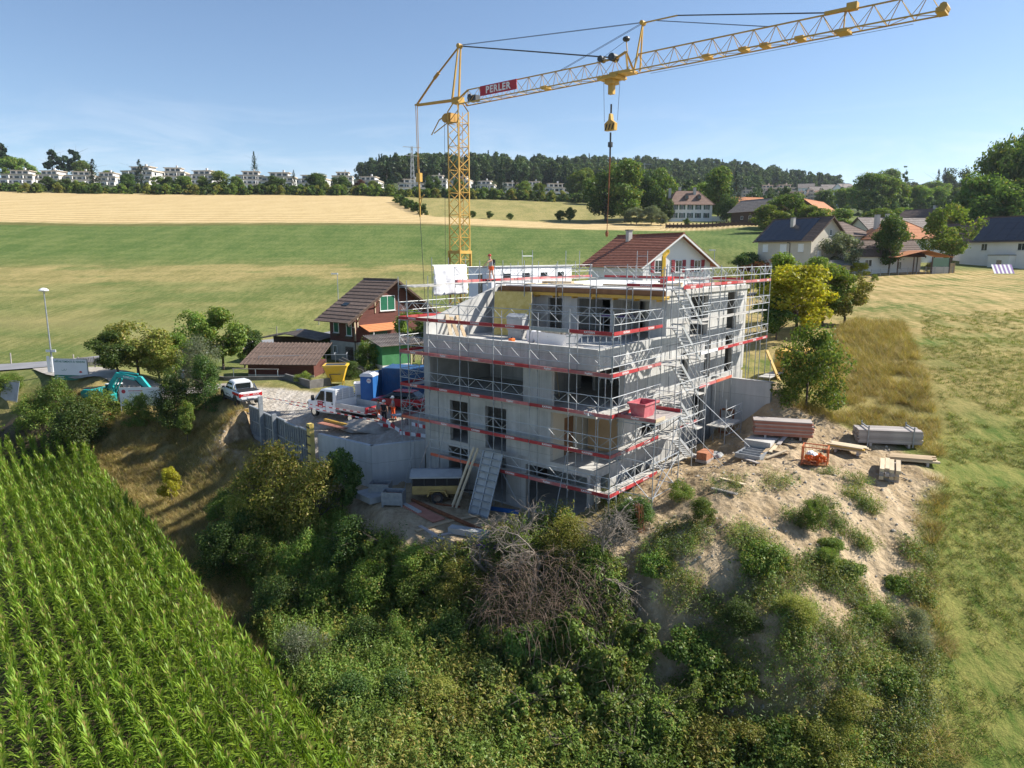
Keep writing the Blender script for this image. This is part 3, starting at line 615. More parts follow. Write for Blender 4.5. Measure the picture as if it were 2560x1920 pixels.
lane('village_road', [atd(1990, 610, 200), atd(1995, 640, 172), atd(2010, 660, 160)], 3.5, 'asphalt', 0.08)
# ------------------------------------------------------------------ concrete with shutter joints and tie holes
def panelmat(name, c1, c2, jw=1.25, jh=2.75, stain=(0.34, 0.335, 0.315), lo=0.82):
    m = mat(name, c1, c2, 0.9, 0.85, 0.10, 14, stain=(stain, 0.7, 0.55)); nt = m.node_tree; L = nt.links.new
    b = next(n for n in nt.nodes if n.type == 'BSDF_PRINCIPLED'); src = b.inputs['Base Color'].links[0].from_socket
    tcn = _n(nt, 'ShaderNodeTexCoord'); sp = _n(nt, 'ShaderNodeSeparateXYZ'); cb = _n(nt, 'ShaderNodeCombineXYZ'); L(tcn.outputs['Object'], sp.inputs[0]); L(sp.outputs['X'], cb.inputs['X']); L(sp.outputs['Z'], cb.inputs['Y'])
    br = _n(nt, 'ShaderNodeTexBrick'); br.offset = 0.0; br.inputs['Scale'].default_value = 1.0; br.inputs['Brick Width'].default_value = jw; br.inputs['Row Height'].default_value = jh
    br.inputs['Mortar Size'].default_value = 0.012; br.inputs['Color1'].default_value = (0.92, 0.92, 0.92, 1); br.inputs['Color2'].default_value = (1.06, 1.06, 1.05, 1); br.inputs['Mortar'].default_value = (0.55, 0.55, 0.53, 1)
    L(cb.outputs[0], br.inputs['Vector'])
    mx = _n(nt, 'ShaderNodeMixRGB', blend_type='MULTIPLY'); mx.inputs['Fac'].default_value = 0.85; L(src, mx.inputs['Color1']); L(br.outputs['Color'], mx.inputs['Color2'])
    # vertical water streaks
    mp_ = _n(nt, 'ShaderNodeMapping'); mp_.inputs['Scale'].default_value = (2.2, 2.2, 0.12); L(tcn.outputs['Object'], mp_.inputs['Vector'])
    ns = _n(nt, 'ShaderNodeTexNoise'); ns.inputs['Scale'].default_value = 1.6; ns.inputs['Detail'].default_value = 5; L(mp_.outputs[0], ns.inputs['Vector'])
    rp = _n(nt, 'ShaderNodeMapRange'); rp.inputs['From Min'].default_value = 0.35; rp.inputs['From Max'].default_value = 0.7; rp.inputs['To Min'].default_value = lo; rp.inputs['To Max'].default_value = 1.06; L(ns.outputs['Fac'], rp.inputs['Value'])
    mx2 = _n(nt, 'ShaderNodeMixRGB', blend_type='MULTIPLY'); mx2.inputs['Fac'].default_value = 1.0; L(mx.outputs[0], mx2.inputs['Color1']); L(rp.outputs[0], mx2.inputs['Color2'])
    L(mx2.outputs[0], b.inputs['Base Color']); return m
panelmat('concrete_panel', (0.47, 0.468, 0.45), (0.59, 0.583, 0.56))
panelmat('concrete_wall', (0.47, 0.485, 0.49), (0.53, 0.54, 0.54), 2.7, 3.6, (0.42, 0.43, 0.43), .92)

# ------------------------------------------------------------------ the building shell; local x runs along the long side, y along the short front
BLD = empty('apartment_building_shell', P(0, 0, 0), BROT)
tag(BLD, 'unfinished concrete apartment building with open storeys, wrapped in scaffolding', 'building')
def uwall(name, u0, a0, a1, z0, z1, opens=(), t=0.25, m='concrete_panel'):      # wall facing the short front, outer face at u0
    return wall_open(a0, a1, z0, z1, opens, t).build(name, m, BLD, (u0 + t, 0, 0), rad(90))
def vwall(name, v0, a0, a1, z0, z1, opens=(), t=0.25, m='concrete_panel'):      # wall facing the long side, outer face at v0
    return wall_open(a0, a1, z0, z1, opens, t).build(name, m, BLD, (0, v0, 0), 0)
def bslab(name, u0, u1, v0, v1, z0, z1, m='slab'): return MB().bb(u0, u1, v0, v1, z0, z1).build(name, m, BLD)
V0, V1, U0, U1 = 1.45, 13.45, 1.0, 21.0
bslab('base_slab', U0 - .05, U1, V0 - .05, V1, 1.95, 2.18)
bslab('floor_slab', U0 + .003, U1 - .3, V0 + .003, V1 + .2, 4.93, 5.15); bslab('floor_slab', U0 + .003, U1 - .3, V0 + .003, V1 + .2, 7.88, 8.10); bslab('floor_slab', U0 + .26, U1 - .3, V0 + .26, V1, 10.83, 11.05)
# short front
uwall('wall', U0, V0, V1, 2.18, 4.93, [(1.9, 5.9, 2.0, 4.72), (7.28, 8.9, 2.0, 4.75), (10.2, 11.75, 2.0, 4.78)])
uwall('wall', U0, 4.25, V1, 5.15, 7.88, [(7.28, 8.82, 5.0, 7.6), (10.17, 11.6, 5.0, 7.6)])
uwall('wall', U0, 4.2, 6.1, 8.10, 10.55); uwall('wall', U0, 13.2, V1, 8.10, 10.55)
bslab('downstand_beam', U0 + .02, U0 + .24, V0 + .02, V1, 10.30, 10.62, 'concrete')
uwall('parapet', U0 - .03, V0 - .03, V1, 10.62, 11.42)
vwall('parapet', V0 - .03, U0 + .22, 8.55, 10.62, 11.42)
# long side
vwall('wall', V0, U0, U1, 2.18, 4.93, [(1.6, 2.5, 2.0, 4.7), (4.5, 6.0, 3.2, 4.45)])
vwall('wall', V0, 3.7, U1, 5.15, 7.88, [(5.9, 8.3, 5.9, 7.5), (12.6, 14.3, 5.0, 7.6)])
vwall('wall', V0, 3.8, U1, 8.10, 10.83, [(10.6, 11.7, 8.0, 10.2), (14.1, 15.05, 8.0, 10.65), (17.5, 18.75, 8.0, 10.65)])
bslab('downstand_beam', U0 + .3, 3.8, V0 + .02, V0 + .24, 10.30, 10.62, 'concrete')
vwall('wall', V0, 8.5, U1, 10.86, 13.75, [(11.65, 14.3, 11.05, 13.55), (17.5, 19.2, 11.05, 13.6)])
# flank towards the crane, with the sloping top beside the terrace
flank = MB(); prof = [(1.0, 2.18), (20.7, 2.18), (20.7, 13.74), (8.5, 13.74), (8.5, 14.22), (1.05, 12.15), (1.0, 11.05)]
flank.prism(prof, 'y', V1 + .003, V1 + .25); flank.build('flank_wall', 'concrete', BLD)
uwall('rear_wall', U1 - .25, V0 + .25, V1, 2.18, 13.75)
# attic front under the roof edge, still shuttered
uwall('attic_wall', 8.5, V0 + .25, V1, 11.05, 13.74, [(11.3, 12.55, 11.0, 13.35), (8.7, 9.85, 11.0, 13.35), (2.6, 7.6, 11.0, 13.40)])
bslab('roof_slab', 8.0, U1 + .1, V0 - .12, V1 + .02, 13.755, 14.02)
ROOF = bslab('roof_board', 8.35, U1 - .1, V0 + .1, V1 - .2, 14.025, 14.12, 'roof_board')
fb = MB()
for k in range(5): MB().bb(7.75, 8.45, 1.3 + k * 2.45, 3.65 + k * 2.45, 13.55, 13.74).build('formwork_beam', 'beam_yellow', BLD)
MB().bb(7.92, 7.995, 1.3, 13.4, 13.74, 14.06).build('edge_board', 'ply_brown', BLD)
for k in range(9): MB().bar((7.9, 1.8 + k * 1.45, 13.50), (9.4, 1.8 + k * 1.45, 13.50), .08, .16).build('formwork_joist', 'beam_yellow', BLD)
# partitions and rooms that show through the openings
uwall('partition', 6.6, 6.1, 13.2, 8.10, 10.83, [(6.2, 7.4, 8.0, 10.4)], 0.18); vwall('partition', 6.1, 1.25, 6.6, 8.10, 10.83, (), 0.2)
uwall('partition', 9.0, 1.7, 6.0, 8.10, 10.83, [(2.2, 3.4, 8, 10.3)], 0.18); uwall('partition', 4.6, 1.7, 4.2, 5.15, 7.88, [(2.2, 3.4, 5, 7.4)], 0.18, 'plaster_beige')
vwall('partition', 4.25, 1.25, 6.0, 5.15, 7.88, [(2.3, 3.3, 5, 7.3)], 0.2, 'plaster_beige')
MB().bb(2.35, 3.25, 4.30, 4.36, 5.16, 7.28).build('door_board', 'ply_brown', BLD); MB().bb(4.5, 4.56, 1.9, 4.1, 5.16, 7.5).build('plywood_panel', 'ply_tan', BLD)
uwall('partition', 6.5, 6.2, 13.3, 5.15, 7.88, [(8, 9, 5, 7.3)], 0.18); uwall('partition', 6.0, 1.8, 13.3, 2.18, 4.93, [(8, 9, 2, 4.4)], 0.18)
vwall('partition', 5.2, 8.8, 20.6, 11.05, 13.74, [(11, 13, 11, 13.2)], 0.18); vwall('partition', 5.0, 6.6, 20.6, 8.10, 10.83, [(14, 15.2, 8, 10.3)], 0.18); vwall('partition', 5.0, 6.6, 20.6, 5.15, 7.88, [(12.5, 13.5, 5, 7.3)], 0.18)
uwall('partition', 12.4, 5.4, 13.3, 11.05, 13.74, [(7, 8.2, 11, 13.2)], 0.18)
# rear wing clad in white boards
wing = MB().bb(11.8, 22.5, 17.4, 19.7, 2.2, 15.15); wing.build('rear_wing', 'white_insul', BLD)
for u in (13.2, 15.6, 18.0, 20.4): MB().bb(u, u + .9, 17.37, 17.45, 14.25, 14.72).build('slot_window', 'glass', BLD)
MB().bb(11.77, 11.85, 18.3, 18.7, 12.4, 14.7).build('slot_window', 'glass', BLD)
MB().bb(11.7, 22.6, 17.3, 19.8, 15.15, 15.22).build('wing_coping', 'tarp_grey', BLD)
# retaining walls in situ
def poly_wall(name, pts, z0, z1, t, m, label, z1b=None):
    e = empty(name, (pts[0][0], pts[0][1], 0)); tag(e, label, 'retaining wall')
    for i in range(len(pts) - 1):
        a, b = np.array(pts[i][:2]), np.array(pts[i + 1][:2]); d = b - a; ln = float(np.linalg.norm(d))
        q = wall_open(0, ln, z0, z1, (), t).build('wall_leaf', m, e, (a[0] - pts[0][0], a[1] - pts[0][1], 0), math.atan2(d[1], d[0]))
    return e
poly_wall('retaining_wall', [tuple(WALL[1]), tuple(WALL[2]), tuple(WALL[3])], 1.6, 4.72, 0.28, 'concrete_wall', 'tall pale concrete retaining wall with a corner, holding the gravel yard')
rw = empty('retaining_wall', P(15.5, 1.4, 0), BROT); tag(rw, 'grey concrete retaining wall standing out from the sunlit long side', 'retaining wall')
rb = wall_open(0, 3.85, 3.6, 8.12, (), 0.3); rb.build('wall_leaf', 'concrete_wall', rw, (0.3, -3.85, 0), rad(90))
MB().bb(-.02, .32, -3.9, 0, 8.12, 8.2).build('coping', 'slab', rw)

# ------------------------------------------------------------------ shuttering still standing on the yard wall
fwk = empty('wall_formwork', (WALL[0][0], WALL[0][1], 0), math.atan2(WALL[1][1] - WALL[0][1], WALL[1][0] - WALL[0][0])); tag(fwk, 'row of grey steel wall shutters standing on fresh wall beside the pickup', 'formwork')
flen = float(np.linalg.norm(WALL[1] - WALL[0]))
wall_open(0, flen - .1, 1.6, 2.75, (), 0.28).build('wall_foot', 'concrete_wall', fwk, (0, 0, 0), 0)
nP = 5
for k in range(nP):
    x0 = k * (flen - 0.4) / nP; x1 = x0 + (flen - 0.4) / nP - .03; top = 4.75 - 0.09 * (k % 2); bot = 2.5 if k < 2 else 2.1
    MB().bb(x0, x1, -.06, -.02, bot, top).build('shutter_face', 'tarp_grey', fwk)
    fr = MB()
    for x in np.linspace(x0 + .04, x1 - .04, 7): fr.bb(x - .03, x + .03, -.16, -.06, bot, top)
    for z in (bot + .05, (bot + top) / 2, top - .05): fr.bb(x0, x1, -.17, -.05, z - .045, z + .045)
    fr.build('shutter_frame', 'galv', fwk)
for x in (2.9, 5.3): MB().bb(x, x + .18, -.5, -.2, 2.0, 5.9 if x < 4 else 5.0).build('soldier_post', 'galv', fwk)
e1 = MB(); e1.bb(flen - .5, flen - .05, -.5, -.2, 2.6, 5.4); e1.build('end_shutter', 'ply_yellow', fwk); MB().bar((flen - 1.6, -1.7, 2.0), (flen - 1.4, -.2, 3.9), .07).build('raking_prop', 'galv', fwk)
for k in range(5): MB().bb(flen - .55, flen, -.53, -.5, 2.8 + k * .58, 2.9 + k * .58).build('shutter_rib', 'steel_dark', fwk)

# ------------------------------------------------------------------ scaffolding
SC = empty('scaffold', P(0, 0, 0), BROT); tag(SC, 'steel scaffold with red toe boards and lattice rails around the concrete building', 'scaffold')
_cache = {}
def cached(key, make):
    if key not in _cache: _cache[key] = make()
    return _cache[key]
def pole(x, y, z0, z1, r=.027):
    h = round((z1 - z0) * 4) / 4
    me = cached(('pole', h), lambda: MB().tube((0, 0, 0), (0, 0, h), .025, 6).mesh('standard', 'galv'))
    o = obj('standard', me, SC, (x, y, z1 - h)); return o
def lattice(x, y, z, ln, rz, h=0.5, n=None):
    n = n or max(3, int(round(ln / 0.62)))
    def mk():
        b = MB().tube((0, 0, 0), (ln, 0, 0), .021, 5).tube((0, 0, h), (ln, 0, h), .021, 5); st = ln / n
        for i in range(n): b.tube((i * st, 0, 0 if i % 2 else h), ((i + 1) * st, 0, h if i % 2 else 0), .014, 4)
        b.tube((.02, 0, 0), (.02, 0, h), .016, 4).tube((ln - .02, 0, 0), (ln - .02, 0, h), .016, 4)
        return b.mesh('lattice_rail', 'alu')
    return obj('lattice_rail', cached(('lat', round(ln, 2), h, n), mk), SC, (x, y, z), rz)
def deckp(x, y, z, ln, w, rz):
    def mk():
        b = MB()
        for k in range(2): b.bb(.02, ln - .02, k * w / 2 + .012, (k + 1) * w / 2 - .012, -.05, 0)
        return b.mesh('deck', 'deck')
    return obj('deck', cached(('deck', round(ln, 2), w), mk), SC, (x, y, z), rz)
def toe(x, y, z, ln, rz, m='toe_red', text=True, h=.17):
    me = cached(('toe', round(ln, 2), m, h), lambda: MB().bb(0.03, ln - .03, -.018, .018, 0, h).mesh('toe_board', m))
    o = obj('toe_board', me, SC, (x, y, z), rz)
    if text: lettering(text if isinstance(text, str) else 'KAYHAN', .15, 'letter_white', o, (ln * .48, -.022, h / 2), (rad(90), 0, 0), bold=.004)
    return o
def brace(p, q, r=.02): return MB().tube(p, q, r, 5).build('brace', 'galv', SC)
def transom(x, y, z, w, rz):
    return obj('transom', cached(('tr', w), lambda: MB().tube((0, 0, 0), (w, 0, 0), .022, 5).tube((.1, 0, -.02), (0, 0, -.28), .014, 4).tube((w - .1, 0, -.02), (w, 0, -.28), .014, 4).mesh('transom', 'galv')), SC, (x, y, z), rz)
LV6 = {'T': 14.3, 'A': 12.3, 'B': 10.3, 'C': 8.3, 'D': 6.3, 'E': 4.3}
BL = 2.455
vs_ = [k * BL for k in range(7)]
def lpos(u, v): p = P(u, v); return gz(p[0], p[1])
# run along the short front: toe boards read towards the outside (local -x), so boards are laid from high v to low v
pat = {'A': ['toe_red', 'toe_faded', 'toe_red', 'toe_red', 'toe_red', 'toe_red'], 'B': ['toe_faded', 'toe_faded', 'toe_red', 'toe_faded', 'toe_faded', 'toe_faded'], 'C': ['toe_faded', 'toe_red', 'toe_faded', 'toe_red', 'toe_red', 'toe_red'],
       'D': ['toe_red', 'toe_red', 'toe_red', 'toe_red', 'toe_faded', 'toe_orange'], 'E': ['toe_red', 'toe_faded', 'toe_red', 'toe_orange', 'toe_orange', None]}
for k in range(7):
    for x, dz in ((0.0, 0), (0.72, -.35)):
        pole(x, vs_[k], min(2.1, lpos(x, vs_[k])) - .1, 13.45 + dz + (.25 if k == 6 else 0))
    for nm, z in LV6.items():
        if nm == 'T': continue
        if nm == 'E' and k == 6: continue
        transom(0, vs_[k], z - .06, .72, 0)
for nm, z in LV6.items():
    if nm == 'T': continue
    for k in range(6):
        c = pat[nm][k]
        if nm == 'E' and k == 5: continue
        deckp(.06, vs_[k] + BL, z, BL, .62, rad(-90))
        txt = {0: 'Kayhan', 1: 'KAYHAN'}[0 if c in ('toe_faded',) else 1] if c != 'toe_orange' else False
        if nm == 'A' and k == 1: c = None; MB().bb(-.02, .02, vs_[k] + .05, vs_[k + 1] - .05, z, z + .17).build('toe_board', 'galv', SC)
        if c: toe(-.03, vs_[k] + BL, z, BL, rad(-90), c, txt)
        lattice(-.03, vs_[k] + BL, z + .5, BL, rad(-90))
for a, b in (((0, 5.2, 2.1), (0, 7.9, 6.0)), ((-.9, 11.4, 2.1), (0, 11.1, 6.2)), ((-1.2, 2.6, 2.2), (0, 2.5, 6.2)), ((-.1, 14.7, 6.3), (-.1, 12.6, 10.3)), ((-1.6, 13.0, 2.1), (-.05, 12.6, 8.2))): brace(a, b)
# run along the long side
BR = 2.52
us_ = [k * BR for k in range(9)] + [21.4]
for k, u in enumerate(us_):
    for y, dz in ((0.0, 0), (0.72, -.3)):
        g = lpos(u, y); g2 = max(g, 2.1) if u < 15.4 else max(g, 6.6)
        pole(u, y, g2 - .1, 13.35 if u < 4.9 else 15.45 + dz)
for nm, z in LV6.items():
    for k in range(9):
        u = us_[k]; ln = us_[k + 1] - u
        if nm == 'T' and k < 3: continue
        if nm == 'A' and k == 2: continue
        if nm in 'DE' and k > 3: continue
        if nm == 'C' and k > 5: continue
        transom(u, 0, z - .06, .72, rad(90)); deckp(u, .06, z, ln, .62, 0)
        if k == 2 or k == 3 and nm in 'ABC': continue                   # open towards the stair tower
        c = {'T': ['', '', '', 'toe_faded', 'toe_faded', 'toe_red', 'toe_faded', 'toe_faded', 'toe_faded'], 'A': ['toe_red', 'toe_red'] + [''] * 7, 'B': ['toe_red', 'toe_faded', '', '', 'roof_board', 'toe_red', 'toe_red', 'toe_red', 'toe_red'],
             'C': ['toe_red', 'toe_red', '', '', 'toe_faded', 'toe_orange', '', '', ''], 'D': ['toe_faded', 'toe_red', 'toe_faded', 'toe_faded'] + [''] * 5, 'E': ['toe_red', 'toe_red'] + [''] * 7}[nm][k]
        if c: toe(u, -.03, z, ln, 0, c, ('KAYHAN' if c == 'toe_red' else 'Kayhan' if c == 'toe_faded' else False))
        lattice(u, -.03, z + .5, ln, 0)
MB().bar((0, -.03, 12.385), (-.03, 0, 12.385), .17, .02).build('corner_toe_board', 'toe_red', SC)
for nm in 'BCD': MB().bar((.02, -.03, LV6[nm] + .085), (-.03, .02, LV6[nm] + .085), .02, .17).build('corner_toe_board', 'toe_faded', SC)
# far end of the long run
for y in (0.0, 0.72): pass
lattice(21.4, 0, 12.8, .72, rad(90), n=2); lattice(21.4, 0, 14.8, .72, rad(90), n=2); lattice(21.4, 0, 10.8, .72, rad(90), n=2)
MB().bb(19.6, 22.6, -1.0, -.2, 7.72, 7.78).build('low_platform', 'deck', SC)
for x, y in ((19.7, -.95), (22.5, -.95), (22.5, -.25)):
    g = lpos(x, y); pole(x, y, g - .1, 9.0)
# stair tower outside the long side
for x in (5.1, 7.6, 9.2):
    for y in (-.85, ): pole(x, y, lpos(x, y) - .1, 15.4)
flights = [(14.3, 12.3), (12.3, 10.3), (10.3, 8.3), (8.3, 6.3), (6.3, 4.6)]
for k, (za, zb) in enumerate(flights):
    f = MB()
    for y in (-.72, -.12): f.bar((6.0, y, za), (8.35, y, zb), .05, .16)
    f.build('stair_stringer', 'alu', SC)
    t_ = MB()
    for i in range(1, 9):
        q = i / 9; t_.bb(6.0 + 2.35 * q - .1, 6.0 + 2.35 * q + .1, -.72, -.12, za + (zb - za) * q - .02, za + (zb - za) * q + .02)
    t_.build('stair_tread', 'alu', SC)
    hr = MB().tube((6.0, -.8, za + .95), (8.35, -.8, zb + .95), .02, 5).tube((6.0, -.8, za + .5), (8.35, -.8, zb + .5), .018, 5); hr.build('stair_handrail', 'alu', SC)
    deckp(5.15, -.8, za, .85, .72, 0); deckp(8.35, -.8, zb, .8, .72, 0); lattice(5.1, -.85, za + .5, 2.5, 0); lattice(7.6, -.85, za + .5, 1.6, 0)
toe(5.6, -.85, 14.3, 2.4, 0, 'toe_red', 'KAYHAN')
# loading platform with outriggers
LPT = [(.55, -2.05), (3.3, -2.05), (3.3, 0), (.55, 0)]
MB().bb(.5, 3.35, -2.1, -.03, 8.22, 8.28).build('loading_deck', 'deck', SC)
pb = MB()
for k in range(8): pb.bb(.5 + k * .36, .84 + k * .36, -2.08, -.05, 8.28, 8.31)
pb.build('loading_boards', 'wood_grey', SC)
toe(.5, -.05, 8.31, 2.05, rad(-90), 'toe_faded', 'Kayhan'); toe(3.35, -2.1, 8.31, 2.05, rad(90), 'toe_red', False); toe(.5, -2.1, 8.31, .01 + 1.0, 0, 'wood_pale', False)
for x in (.55, 3.3):
    for y in (-2.05, ):
        pole(x, y, lpos(x, y) - .05, 9.5)
    for z in (4.6, 6.3, 8.1): transom(x, -2.05, z, 2.05, rad(90))
    brace((x, -2.05, 4.4), (x, 0, 6.2)); brace((x, 0, 6.3), (x, -2.05, 8.1))
for z in (4.6, 6.3, 8.15): MB().tube((.55, -2.05, z), (3.3, -2.05, z), .022, 5).build('ledger', 'galv', SC)
brace((.55, -2.05, 4.4), (3.3, -2.05, 8.1)); lattice(3.35, -2.05, 8.8, 2.0, rad(90)); brace((3.3, -2.05, 8.0), (7.0, -3.2, 4.6)); brace((9.3, 0, 8.2), (10.3, -3.2, 5.2), .025); brace((3.3, -2.05, 6.2), (.55, -2.05, 4.5))
# side platform by the retaining wall
for x in (11.2, 13.8):
    for y in (-1.3, 0):
        pole(x, y, lpos(x, y) - .1, 7.6 if y < -1 else 8.2)
deckp(11.2, -1.3, 5.9, 2.6, 1.2, 0); lattice(11.2, -1.3, 5.4, 2.6, 0); lattice(11.2, -1.3, 6.5, 2.6, 0)
# run on the terrace before the attic
for k in range(6):
    v = .8 + k * 2.46
    for x, zt in ((7.0, 15.55), (7.7, 15.1)): pole(x, v, 11.0 if v > 1.4 else 12.3, zt)
    transom(7.0, v, 14.2, .7, 0)
    if k < 5:
        deckp(7.03, v + 2.46, 14.28, 2.46, .62, rad(-90)); lattice(6.97, v + 2.46, 14.78, 2.46, rad(-90)); lattice(6.97, v + 2.46, 12.5, 2.46, rad(-90))
        MB().tube((7.0, v, 13.0), (7.0, v + 2.46, 13.0), .02, 5).build('ledger', 'galv', SC)
toe(6.97, 3.26, 14.3, 2.46, rad(-90), 'toe_red', 'KAYHAN')
# run along the flank towards the crane
for k in range(6):
    u = .05 + k * 2.46
    for y, zt in ((14.75, 14.8), (14.05, 14.6)):
        g = lpos(u, y); pole(u, y, (g if u > 2 else 2.1) - .1, zt + (.9 if k in (3, 4, 5) else 0))
    for z in (14.25, 12.3, 10.3, 8.3, 6.3): transom(u, 14.05, z - .06, .7, rad(90))
    if k < 5:
        for nm, z in LV6.items():
            if nm == 'E': continue
            deckp(u, 14.1, z, 2.46, .6, 0)
            if nm in 'ABCD': toe(u, 14.78, z, 2.46, 0, 'toe_red' if nm != 'D' else 'toe_faded', False); lattice(u, 14.78, z + .5, 2.46, 0)
        if k > 1: lattice(u, 14.78, 14.8, 2.46, 0); toe(u, 14.78, 14.3, 2.46, 0, 'toe_red' if k == 3 else 'toe_faded', False)
for k in range(1): deckp(-.0, 13.4, 14.25, 2.46, .6, 0)
toe(0, 14.75, 12.3, .7, rad(-90), 'toe_faded', False); lattice(0, 14.75, 12.8, .7, rad(-90), n=2)
# tall tower frames standing over the far roof edge
for u, v in ((11.0, 13.9), (12.2, 13.9), (16.0, 13.6), (21.2, 9.5), (21.2, 10.4), (18.5, 14.0)): pole(u, v, 12.5, 16.4)
for u in (11.0, 21.2): pass
MB().tube(P(0, 0)[:0].tolist() or (11.0, 13.9, 16.0), (12.2, 13.9, 16.0), .022, 5).build('ledger', 'galv', SC); MB().tube((21.2, 9.5, 16.0), (21.2, 10.4, 16.0), .022, 5).build('ledger', 'galv', SC)
# far guard rails behind the roof
for k in range(4):
    v = 2.0 + k * 2.9
    pole(21.6, v, 11.5, 15.3); lattice(21.6, v + 2.9, 14.7, 2.9, rad(-90)); toe(21.6, v + 2.9, 14.3, 2.9, rad(-90), 'toe_red', False); deckp(21.65, v + 2.9, 14.28, 2.9, .6, rad(-90))
for k in range(4):
    u = 11.8 + k * 2.5
    pole(u, 14.9, 4.2, 15.6); lattice(u, 14.9, 14.8, 2.5, 0); toe(u, 14.9, 14.3, 2.5, 0, 'toe_faded', False); deckp(u, 14.3, 14.28, 2.5, .6, 0)
# ------------------------------------------------------------------ plants
def leaves_np(rng, pos, nrm, ln, wd, fold=0.0):
    """rhombic leaves at pos, facing roughly nrm; one island each"""
    n = len(pos); d = rng.normal(size=(n, 3)); nrm = nrm / (np.linalg.norm(nrm, axis=1, keepdims=True) + 1e-9)
    d -= (d * nrm).sum(1, keepdims=True) * nrm; d /= np.linalg.norm(d, axis=1, keepdims=True) + 1e-9
    s = np.cross(nrm, d); L_ = (ln * rng.uniform(.7, 1.3, n))[:, None]; W_ = (wd * rng.uniform(.7, 1.3, n))[:, None]
    a = pos - d * L_ / 2; b = pos + s * W_ / 2 - nrm * fold * W_; c = pos + d * L_ / 2; e = pos - s * W_ / 2 - nrm * fold * W_
    return np.stack([a, b, c, e], 1).reshape(-1, 3), np.arange(4 * n).reshape(-1, 4)
def crown(seed, h, rx, n, leaf, kind='round', blobs=26, gap=0.25, z0=0.0, material='leaf_mid', aspect=.6, upb=.5, br=None):
    """leaf crown: clumps spread through a body of height h and radius rx standing on z0"""
    rng = np.random.default_rng(seed); C = []; R_ = []
    for i in range(blobs):
        a = rng.uniform(0, 2 * math.pi); t = (i + .5) / blobs
        if kind == 'round': zz = t; rr = math.sqrt(max(0.0, 1 - (2 * zz - 1) ** 2)) * .95
        elif kind == 'dome': zz = t; rr = math.sqrt(max(0.0, 1 - zz ** 2.4))
        elif kind == 'cone': zz = t; rr = (1 - zz) ** .8
        else: zz = t; rr = min(1, 3 * zz) * min(1, 2.2 * (1 - zz) + .12)           # column
        q = rng.uniform(.35, 1.0) ** .5 * rng.uniform(.55, 1.08)
        C.append((rr * rx * q * math.cos(a), rr * rx * q * math.sin(a), z0 + h * (.06 + .86 * zz) + rng.normal() * .03 * h)); R_.append(rng.uniform(.13, .36) * (br or min(rx, h * .5)) * (1.1 if kind != 'cone' else .8))
    C, R_ = np.array(C), np.array(R_); w = R_ ** 2; k = rng.choice(blobs, n, p=w / w.sum())
    d = rng.normal(size=(n, 3)); d /= np.linalg.norm(d, axis=1, keepdims=True); r = R_[k] * rng.uniform(.25, 1.0, n) ** .45 * rng.uniform(.85, 1.15, n)
    pos = C[k] + d * r[:, None] * np.array([1.15, 1.15, .85]); pos[:, 2] = np.maximum(pos[:, 2], z0 * .6 + .02)
    # thin out some clump sides so that light and background come through
    gx = np.sin(pos[:, 0] * 3.1 / rx + seed) + np.sin(pos[:, 1] * 3.7 / rx + 2 * seed) + np.sin(pos[:, 2] * 5.3 / h + seed); keep = gx > -2.0 * (1 - gap); pos, d = pos[keep], d[keep]
    nrm = d * .7 + rng.normal(size=d.shape) * .55 + np.array([0, 0, upb])
    v, f = leaves_np(rng, pos, nrm, leaf, leaf * aspect); return npmesh('crown', v, f, material)
def trunk(seed, h, r, spread=.5, limbs=6, material='bark', lean=0.0):
    rng = np.random.default_rng(seed); b = MB(); pts = [Vector((0, 0, -.3))]
    for i in range(1, 5): pts.append(Vector((lean * i / 4 * h + rng.normal() * .02 * h, rng.normal() * .02 * h, h * i / 4)))
    b.path(pts, r, 7, r * .45)
    for i in range(limbs):
        t = rng.uniform(.35, .95); p = pts[min(3, int(t * 4))].lerp(pts[min(4, int(t * 4) + 1)], t * 4 % 1); a = rng.uniform(0, 6.28); e = p + Vector((math.cos(a) * spread * h * rng.uniform(.5, 1), math.sin(a) * spread * h * rng.uniform(.5, 1), h * rng.uniform(.18, .5)))
        mid = p.lerp(e, .5) + Vector((0, 0, .05 * h)); b.path([p, mid, e], r * .45, 5, r * .12)
        for j in range(2):
            e2 = e + Vector((rng.normal() * .2 * h, rng.normal() * .2 * h, rng.uniform(0, .25) * h)); b.path([mid.lerp(e, .6), e2], r * .18, 4, r * .06)
    return b.mesh('trunk', material, True)
def conifer(seed, h, r, levels=20, material='needle', droop=.25, dens=11, leaf=.55):
    rng = np.random.default_rng(seed); pos = []; nr = []
    for i in range(levels):
        t = (i + .3) / levels; z = h * (.07 + .93 * t); rr = r * (1 - t) ** .85 * rng.uniform(.75, 1.15) + .15
        for k in range(max(4, int(9 * (1 - t)) + 3)):
            a = rng.uniform(0, 6.28); L_ = rr * rng.uniform(.7, 1.1)
            for j in range(dens):
                s = rng.uniform(.12, 1) ** .7; pos.append((L_ * s * math.cos(a) + rng.normal() * .07 * rr, L_ * s * math.sin(a) + rng.normal() * .07 * rr, z - droop * L_ * s ** 1.5 + rng.normal() * .02 * h)); nr.append((math.cos(a) * .5, math.sin(a) * .5, 1.0))
    pos, nr = np.array(pos), np.array(nr); nr = nr + rng.normal(size=nr.shape) * .35
    v, f = leaves_np(rng, pos, nr, leaf, leaf * .5, .15); return npmesh('crown', v, f, material)
PL = {}
def plant_kind(name, crowns, trunks, h, w): PL[name] = (crowns, trunks, h, w)
TM = [trunk(s, 2.6, .13, .5) for s in (1, 2, 3)]; TS = [trunk(s, 1.5, .045, .75, 12) for s in (4, 5)]; TL = [trunk(s, 8, .42, .45, 7) for s in (6, 7)]
